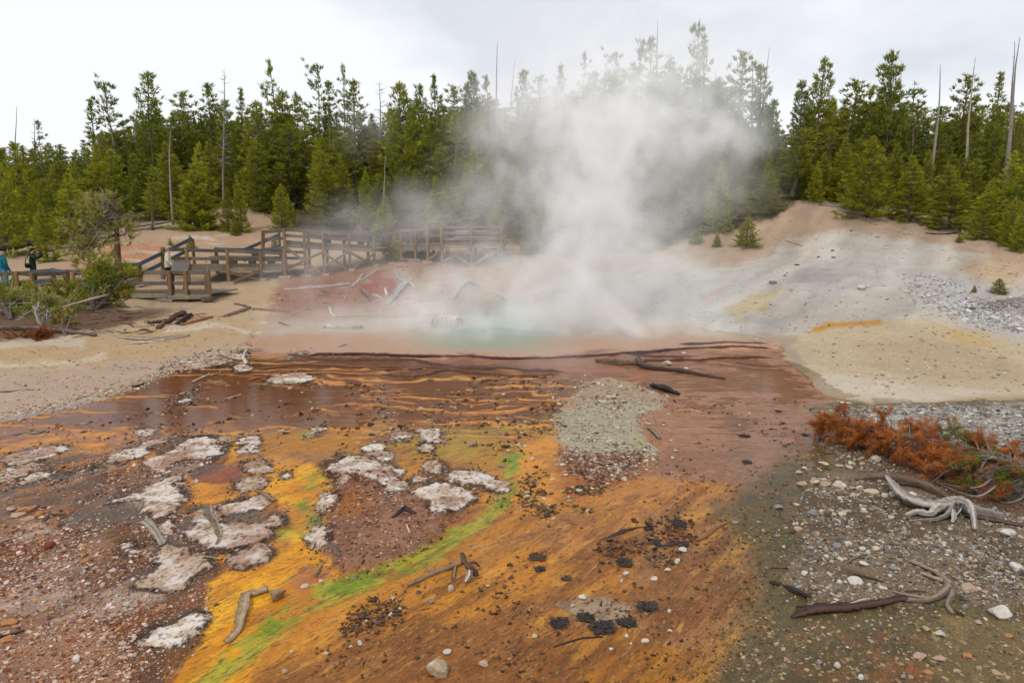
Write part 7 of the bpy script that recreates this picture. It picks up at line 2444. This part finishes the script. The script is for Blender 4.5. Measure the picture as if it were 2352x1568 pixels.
bush('rust-red dead pine sprig under the grey log', 'bush', gp(70, 777), [(50, 776, 0, None), (85, 775, 0, None), (100, 777, 0, None)], float(gp(70, 777)[1]), [np.array([.22, .075, .02]), np.array([.28, .10, .03])], seed=10, subs=4, per=12, L=.1, w_=.02, twig=.2, r0=.02, dead=1, spread=.2)
pole_b = MB()
limb([(82, 726), (150, 705), (240, 680), (330, 655)], [2.4, 2.6, 2.4, 1.6], (206, 180, 146), pole_b, [6, 16, 26, 36], seed=4)
ob = link('stick', pole_b.mesh('stick', True, gp(150, 730)), M_WOOD)
ob.location = gp(150, 730)
tag(ob, 'long pale peeled branch slanting through the gnarled bush', 'stick')
# the twisted tree by the walkway
Yt = 31.0
tb = gp(270, 640)
trk = np.array([[at(272, 640, Yt)[0], Yt, float(gz(at(272, 640, Yt)[0], Yt)) - .1], at(270, 590, Yt), at(268, 540, Yt), at(265, 500, Yt), at(260, 470, Yt), at(257, 450, Yt)])
bush('twisted pine with a leaning grey-green crown over the walkway', 'pine', trk[0], [(195, 500, .2, 3), (170, 540, -.2, 2), (210, 475, .3, 4), (165, 575, -.6, 2), (225, 530, -.3, 3), (285, 505, .2, 3), (295, 535, -.2, 2), (240, 470, 0, 4), (205, 560, -.6, 2), (180, 600, -.8, 2), (250, 515, .4, 3), (150, 530, 0, 3), (190, 535, .5, 3), (230, 495, -.4, 4)],
     Yt, GG + [YG * .8], name='pine_tree', r0=.06, bark=(120, 92, 72), seed=12, subs=6, trunk=(trk, [.15, .13, .11, .09, .07, .04]), per=8, L=.17, w_=.030, twig=.4, dead=12, spread=.6, tone=(1.15, 1.12, 1.1, 1))

# ------------------------------------------------------------------ the fallen pine with rust-red needles
tp = [(1880, 968), (1919, 963), (1955, 976), (2032, 994), (2099, 1007), (2169, 1025), (2215, 1038), (2280, 1056), (2352, 1082), (2440, 1115)]
yl, yr = float(gp(1885, 1005)[1]) , float(gp(2352, 1150)[1])
TPt = np.array([at(px, py, yl + (yr - yl) * (px - 1880) / (2352 - 1880)) for px, py in tp])
TPt[:, 2] = np.maximum(TPt[:, 2], gz(TPt[:, 0], TPt[:, 1]) + .06)
fr = empty('fallen_pine', TPt[4])
tag(fr, 'fallen young pine with rust-red dead needles on the grey gravel bank', 'fallen tree')
mbt = MB()
tube(mbt, TPt, np.linspace(.012, .062, len(TPt)), alb((122, 112, 104)), 9, .08, .25, 3, 40)
mbt.build('trunk', M_WOOD, fr, True)
rg = np.random.default_rng(21)
RED = [np.array([.38, .115, .022]), np.array([.46, .155, .03]), np.array([.28, .085, .02]), np.array([.42, .17, .045])]
GRN_ = [np.array([.20, .20, .02]), np.array([.14, .16, .02]), np.array([.24, .14, .03])]
Q, _ = resample(TPt, np.ones(len(TPt)), 60)
crn_r, crn_g = MB(), MB()
nb_ = 0
for i in range(2, 58):
    f = i / 59
    for s in range(3 if f > .25 else 2):
        side = rg.choice([-1, 1], p=[.35, .65])
        t = Q[min(i + 1, 59)] - Q[i - 1]
        t /= np.linalg.norm(t)
        pn_ = np.array([t[1], -t[0], 0])          # towards the viewer
        d = -t * rg.uniform(.35, .9) + pn_ * (-side if side < 0 else 1) * rg.uniform(.3, 1.0) * (1 if side > 0 else -1) * (1 if side > 0 else 1) + np.array([0, 0, rg.uniform(-.15, .55) if side < 0 else rg.uniform(-.5, .3)])
        d /= np.linalg.norm(d)
        Lb = (.22 + .62 * f) * rg.uniform(.55, 1.05)
        u = np.linspace(0, 1, 7)[:, None]
        P = Q[i] + d * Lb * u + np.array([0, 0, 1]) * (.16 * Lb * np.sin(u * 3.1) - .22 * Lb * u ** 2)
        P[:, 2] = np.maximum(P[:, 2], gz(P[:, 0], P[:, 1]) + .025)
        wdm = MB()
        tube(wdm, P, (.006 + .008 * f) * (1 - .75 * u[:, 0]), alb((132, 120, 112)), 5, .08, .25, i)
        green = (.57 < f < .68 and side < 0) or (f > .82 and rg.uniform() < .7) or (f > .6 and rg.uniform() < .12)
        tips = []
        for q in range(2, 7):
            if rg.uniform() < (.52 if q > 3 else .28):
                dd = d + rg.normal(0, .5, 3)
                tips.append((P[q], dd / np.linalg.norm(dd)))
        if tips:
            sprays(crn_g if green else crn_r, tips, .075, .0065, GRN_ if green else RED, rg, 26, .15, wdm, alb((120, 100, 88)), .35, 2)
        b_ = wdm.build('branch', M_WOOD, fr)
        nb_ += 1
crn_r.build('red_needles', M_NEEDLE, fr)['kind'] = 'stuff'
crn_g.build('green_needles', M_NEEDLE, fr)['kind'] = 'stuff'
# arching bare side limbs near its broken end
for pts, dz in [([(2352, 1110), (2300, 1110), (2240, 1140), (2150, 1108)], [40, 40, 20, 0]), ([(2330, 1075), (2290, 1090), (2240, 1120), (2150, 1108)], [60, 50, 26, 0]), ([(2352, 1100), (2350, 1140), (2310, 1155), (2280, 1140)], [40, 14, 2, 4]),
                ([(2260, 1055), (2220, 1062), (2170, 1085), (2140, 1110)], [70, 60, 34, 0]), ([(2300, 1065), (2280, 1050), (2260, 1062), (2250, 1085)], [70, 86, 70, 50])]:
    mb = MB()
    limb(pts, [2.2, 2.0, 1.7, 1.0], (168, 158, 148), mb, dz, seed=3)
    mb.build('branch', M_WOOD, fr)
# fallen red needle litter below it
scatter('needle_litter', [(1890, 1000), (2000, 1030), (2150, 1070), (2352, 1150), (2352, 1190), (2200, 1130), (2000, 1060), (1900, 1040)], 900, .006, .016, [(120, 66, 36), (150, 80, 40), (90, 56, 36)], .3, 41)

# ------------------------------------------------------------------ steam over the pool
def blob(px, py, Y, rx, ry, rz, a):
    c = at(px, py, Y)
    return (c, (rx, ry, rz), a)


BL = [  # picture place, distance, radii in metres, density
    blob(1150, 752, 22.0, 4.6, 2.2, .55, .24), blob(1330, 765, 20.6, 2.3, 1.3, .8, .46), blob(1440, 772, 20.2, 1.8, 1.0, .5, .22), blob(1600, 768, 20.0, 1.8, 1.0, .40, .16), blob(860, 745, 22.0, 2.6, 1.6, .45, .12), blob(1000, 725, 24.0, 3.0, 1.6, .6, .14), blob(1450, 735, 22.6, 2.2, 1.4, .6, .16),
    blob(1330, 690, 21.0, 1.15, 1.2, 1.0, .62), blob(1345, 600, 21.6, 1.0, 1.2, 1.1, .66), blob(1340, 510, 22.2, 1.15, 1.2, 1.1, .62), blob(1370, 430, 22.8, 1.3, 1.3, 1.1, .55),
    blob(1400, 350, 23.4, 1.5, 1.5, 1.0, .50), blob(1440, 280, 24.0, 1.7, 1.6, 1.0, .30), blob(1560, 300, 24.6, 2.0, 1.6, .9, .17), blob(1660, 320, 25.2, 1.4, 1.4, .8, .17),
    blob(1500, 200, 25.0, 2.6, 1.8, 1.2, .15), blob(1330, 240, 25.0, 2.1, 1.8, 1.3, .22), blob(1230, 250, 25.6, 1.9, 1.8, 1.2, .20), blob(1150, 330, 25.0, 1.3, 1.6, 1.2, .12), blob(1200, 420, 24.4, 1.6, 1.6, 1.2, .10),
    blob(1440, 130, 26.0, 3.2, 2.0, 1.4, .085), blob(1320, 60, 26.5, 2.6, 2.0, 1.4, .075), blob(1600, 120, 26.4, 2.4, 2.0, 1.5, .075), blob(1640, 430, 24.2, 1.6, 1.6, 1.1, .10), blob(1500, 480, 23.4, 1.6, 1.4, 1.3, .18), blob(1690, 250, 26, 1.2, 1.4, 1.3, .13),
    blob(1100, 470, 24.6, 1.4, 1.6, 1.0, .11), blob(985, 500, 25.0, 1.2, 1.5, .7, .10), blob(960, 480, 25.4, .8, 1.2, .7, .10), blob(1050, 640, 23.6, 2.0, 1.6, .8, .14), blob(1200, 640, 22.6, 1.8, 1.5, 1.2, .22),
    blob(960, 690, 22.6, 1.5, 1.4, .7, .20), blob(860, 550, 26.0, 1.8, 1.6, 1.0, .05), blob(740, 590, 26.6, 1.9, 1.6, .9, .05), blob(690, 650, 25.0, 1.6, 1.4, .6, .07), blob(820, 500, 27.0, 1.4, 1.4, .8, .07), blob(840, 290, 30.0, 1.0, 1.4, 1.0, .05),
    blob(760, 735, 21.4, 2.4, 1.6, .45, .09), blob(1050, 765, 20.6, 2.0, 1.2, .4, .14), blob(1500, 640, 22.4, 1.6, 1.4, 1.2, .18), blob(1440, 560, 22.4, 1.2, 1.3, 1.2, .22), blob(1620, 660, 22.6, 1.6, 1.5, .8, .10),
    blob(1560, 830, 16.6, 2.0, 1.6, .35, .05), blob(1290, 860, 15.4, .9, .9, .40, .13), blob(1300, 930, 12.8, .7, .7, .3, .05), blob(1800, 960, 12.4, 1.2, 1.4, .35, .075), blob(1730, 1120, 9.2, .6, .9, .25, .07), blob(1760, 1300, 7.2, .4, .7, .2, .07)]
gt = bpy.data.node_groups.new('steam_field', 'GeometryNodeTree')
gt.interface.new_socket('Geometry', in_out='OUTPUT', socket_type='NodeSocketGeometry')
g_out = gt.nodes.new('NodeGroupOutput')
vc = gt.nodes.new('GeometryNodeVolumeCube')
pos = gt.nodes.new('GeometryNodeInputPosition')


def gvec(op, a, b):
    n = gt.nodes.new('ShaderNodeVectorMath')
    n.operation = op
    for i, v in enumerate((a, b)):
        if isinstance(v, tuple):
            n.inputs[i].default_value = v
        elif v is not None:
            gt.links.new(v, n.inputs[i])
    return n


def gm_(op, a, b=None, c=None):
    n = gt.nodes.new('ShaderNodeMath')
    n.operation = op
    for i, v in enumerate((a, b, c)):
        if isinstance(v, (int, float)):
            n.inputs[i].default_value = v
        elif v is not None:
            gt.links.new(v, n.inputs[i])
    return n.outputs[0]


def gnoise(scale, detail, vec, stretch=None):
    n = gt.nodes.new('ShaderNodeTexNoise')
    n.inputs['Scale'].default_value = scale
    n.inputs['Detail'].default_value = detail
    n.inputs['Roughness'].default_value = .55
    gt.links.new(vec, n.inputs['Vector'])
    return n


sq = gvec('MULTIPLY', pos.outputs[0], (1.0, 1.0, .75))
nz = gnoise(.55, 3, sq.outputs[0])
wv = gvec('SUBTRACT', nz.outputs['Color'], (.5, .5, .5))
wv2 = gvec('MULTIPLY', wv.outputs[0], (2.6, 2.0, 2.2))
wp = gvec('ADD', pos.outputs[0], wv2.outputs[0])
tot = None
for c, r_, a in BL:
    d = gvec('SUBTRACT', wp.outputs[0], tuple(float(v) for v in c))
    d = gvec('MULTIPLY', d.outputs[0], tuple(1.0 / v for v in r_))
    e = gvec('DOT_PRODUCT', d.outputs[0], d.outputs[0])
    x = gm_('EXPONENT', gm_('MULTIPLY', e.outputs['Value'], -1.0))
    x = gm_('MULTIPLY', x, a)
    tot = x if tot is None else gm_('ADD', tot, x)
n2 = gnoise(1.15, 7, wp.outputs[0])
mod = gm_('MULTIPLY_ADD', n2.outputs['Fac'], 10.0, -3.6)
mod = gm_('MAXIMUM', mod, .25)
den = gm_('MULTIPLY', gm_('MULTIPLY', tot, .84), mod)
den = gm_('MAXIMUM', gm_('SUBTRACT', den, .004), 0.0)
gt.links.new(den, vc.inputs['Density'])
vc.inputs['Background'].default_value = 0.0
vc.inputs['Min'].default_value = (-13, 6, 0.0)
vc.inputs['Max'].default_value = (13, 33, 15)
vc.inputs['Resolution X'].default_value = 210
vc.inputs['Resolution Y'].default_value = 150
vc.inputs['Resolution Z'].default_value = 140
sm = gt.nodes.new('GeometryNodeSetMaterial')
M_STEAM, sn, so = new_mat('steam_mat')
pv = sn.nodes.new('ShaderNodeVolumePrincipled')
pv.inputs['Color'].default_value = (.998, .998, .998, 1)
pv.inputs['Density'].default_value = 1.0
pv.inputs['Anisotropy'].default_value = 0.0
sn.links.new(pv.outputs['Volume'], so.inputs['Volume'])
sm.inputs['Material'].default_value = M_STEAM
gt.links.new(vc.outputs['Volume'], sm.inputs['Geometry'])
gt.links.new(sm.outputs['Geometry'], g_out.inputs[0])
st_me = bpy.data.meshes.new('steam')
steam = link('steam', st_me)
st_me.materials.append(M_STEAM)
steam['kind'] = 'stuff'
md = steam.modifiers.new('steam_field', 'NODES')
md.node_group = gt
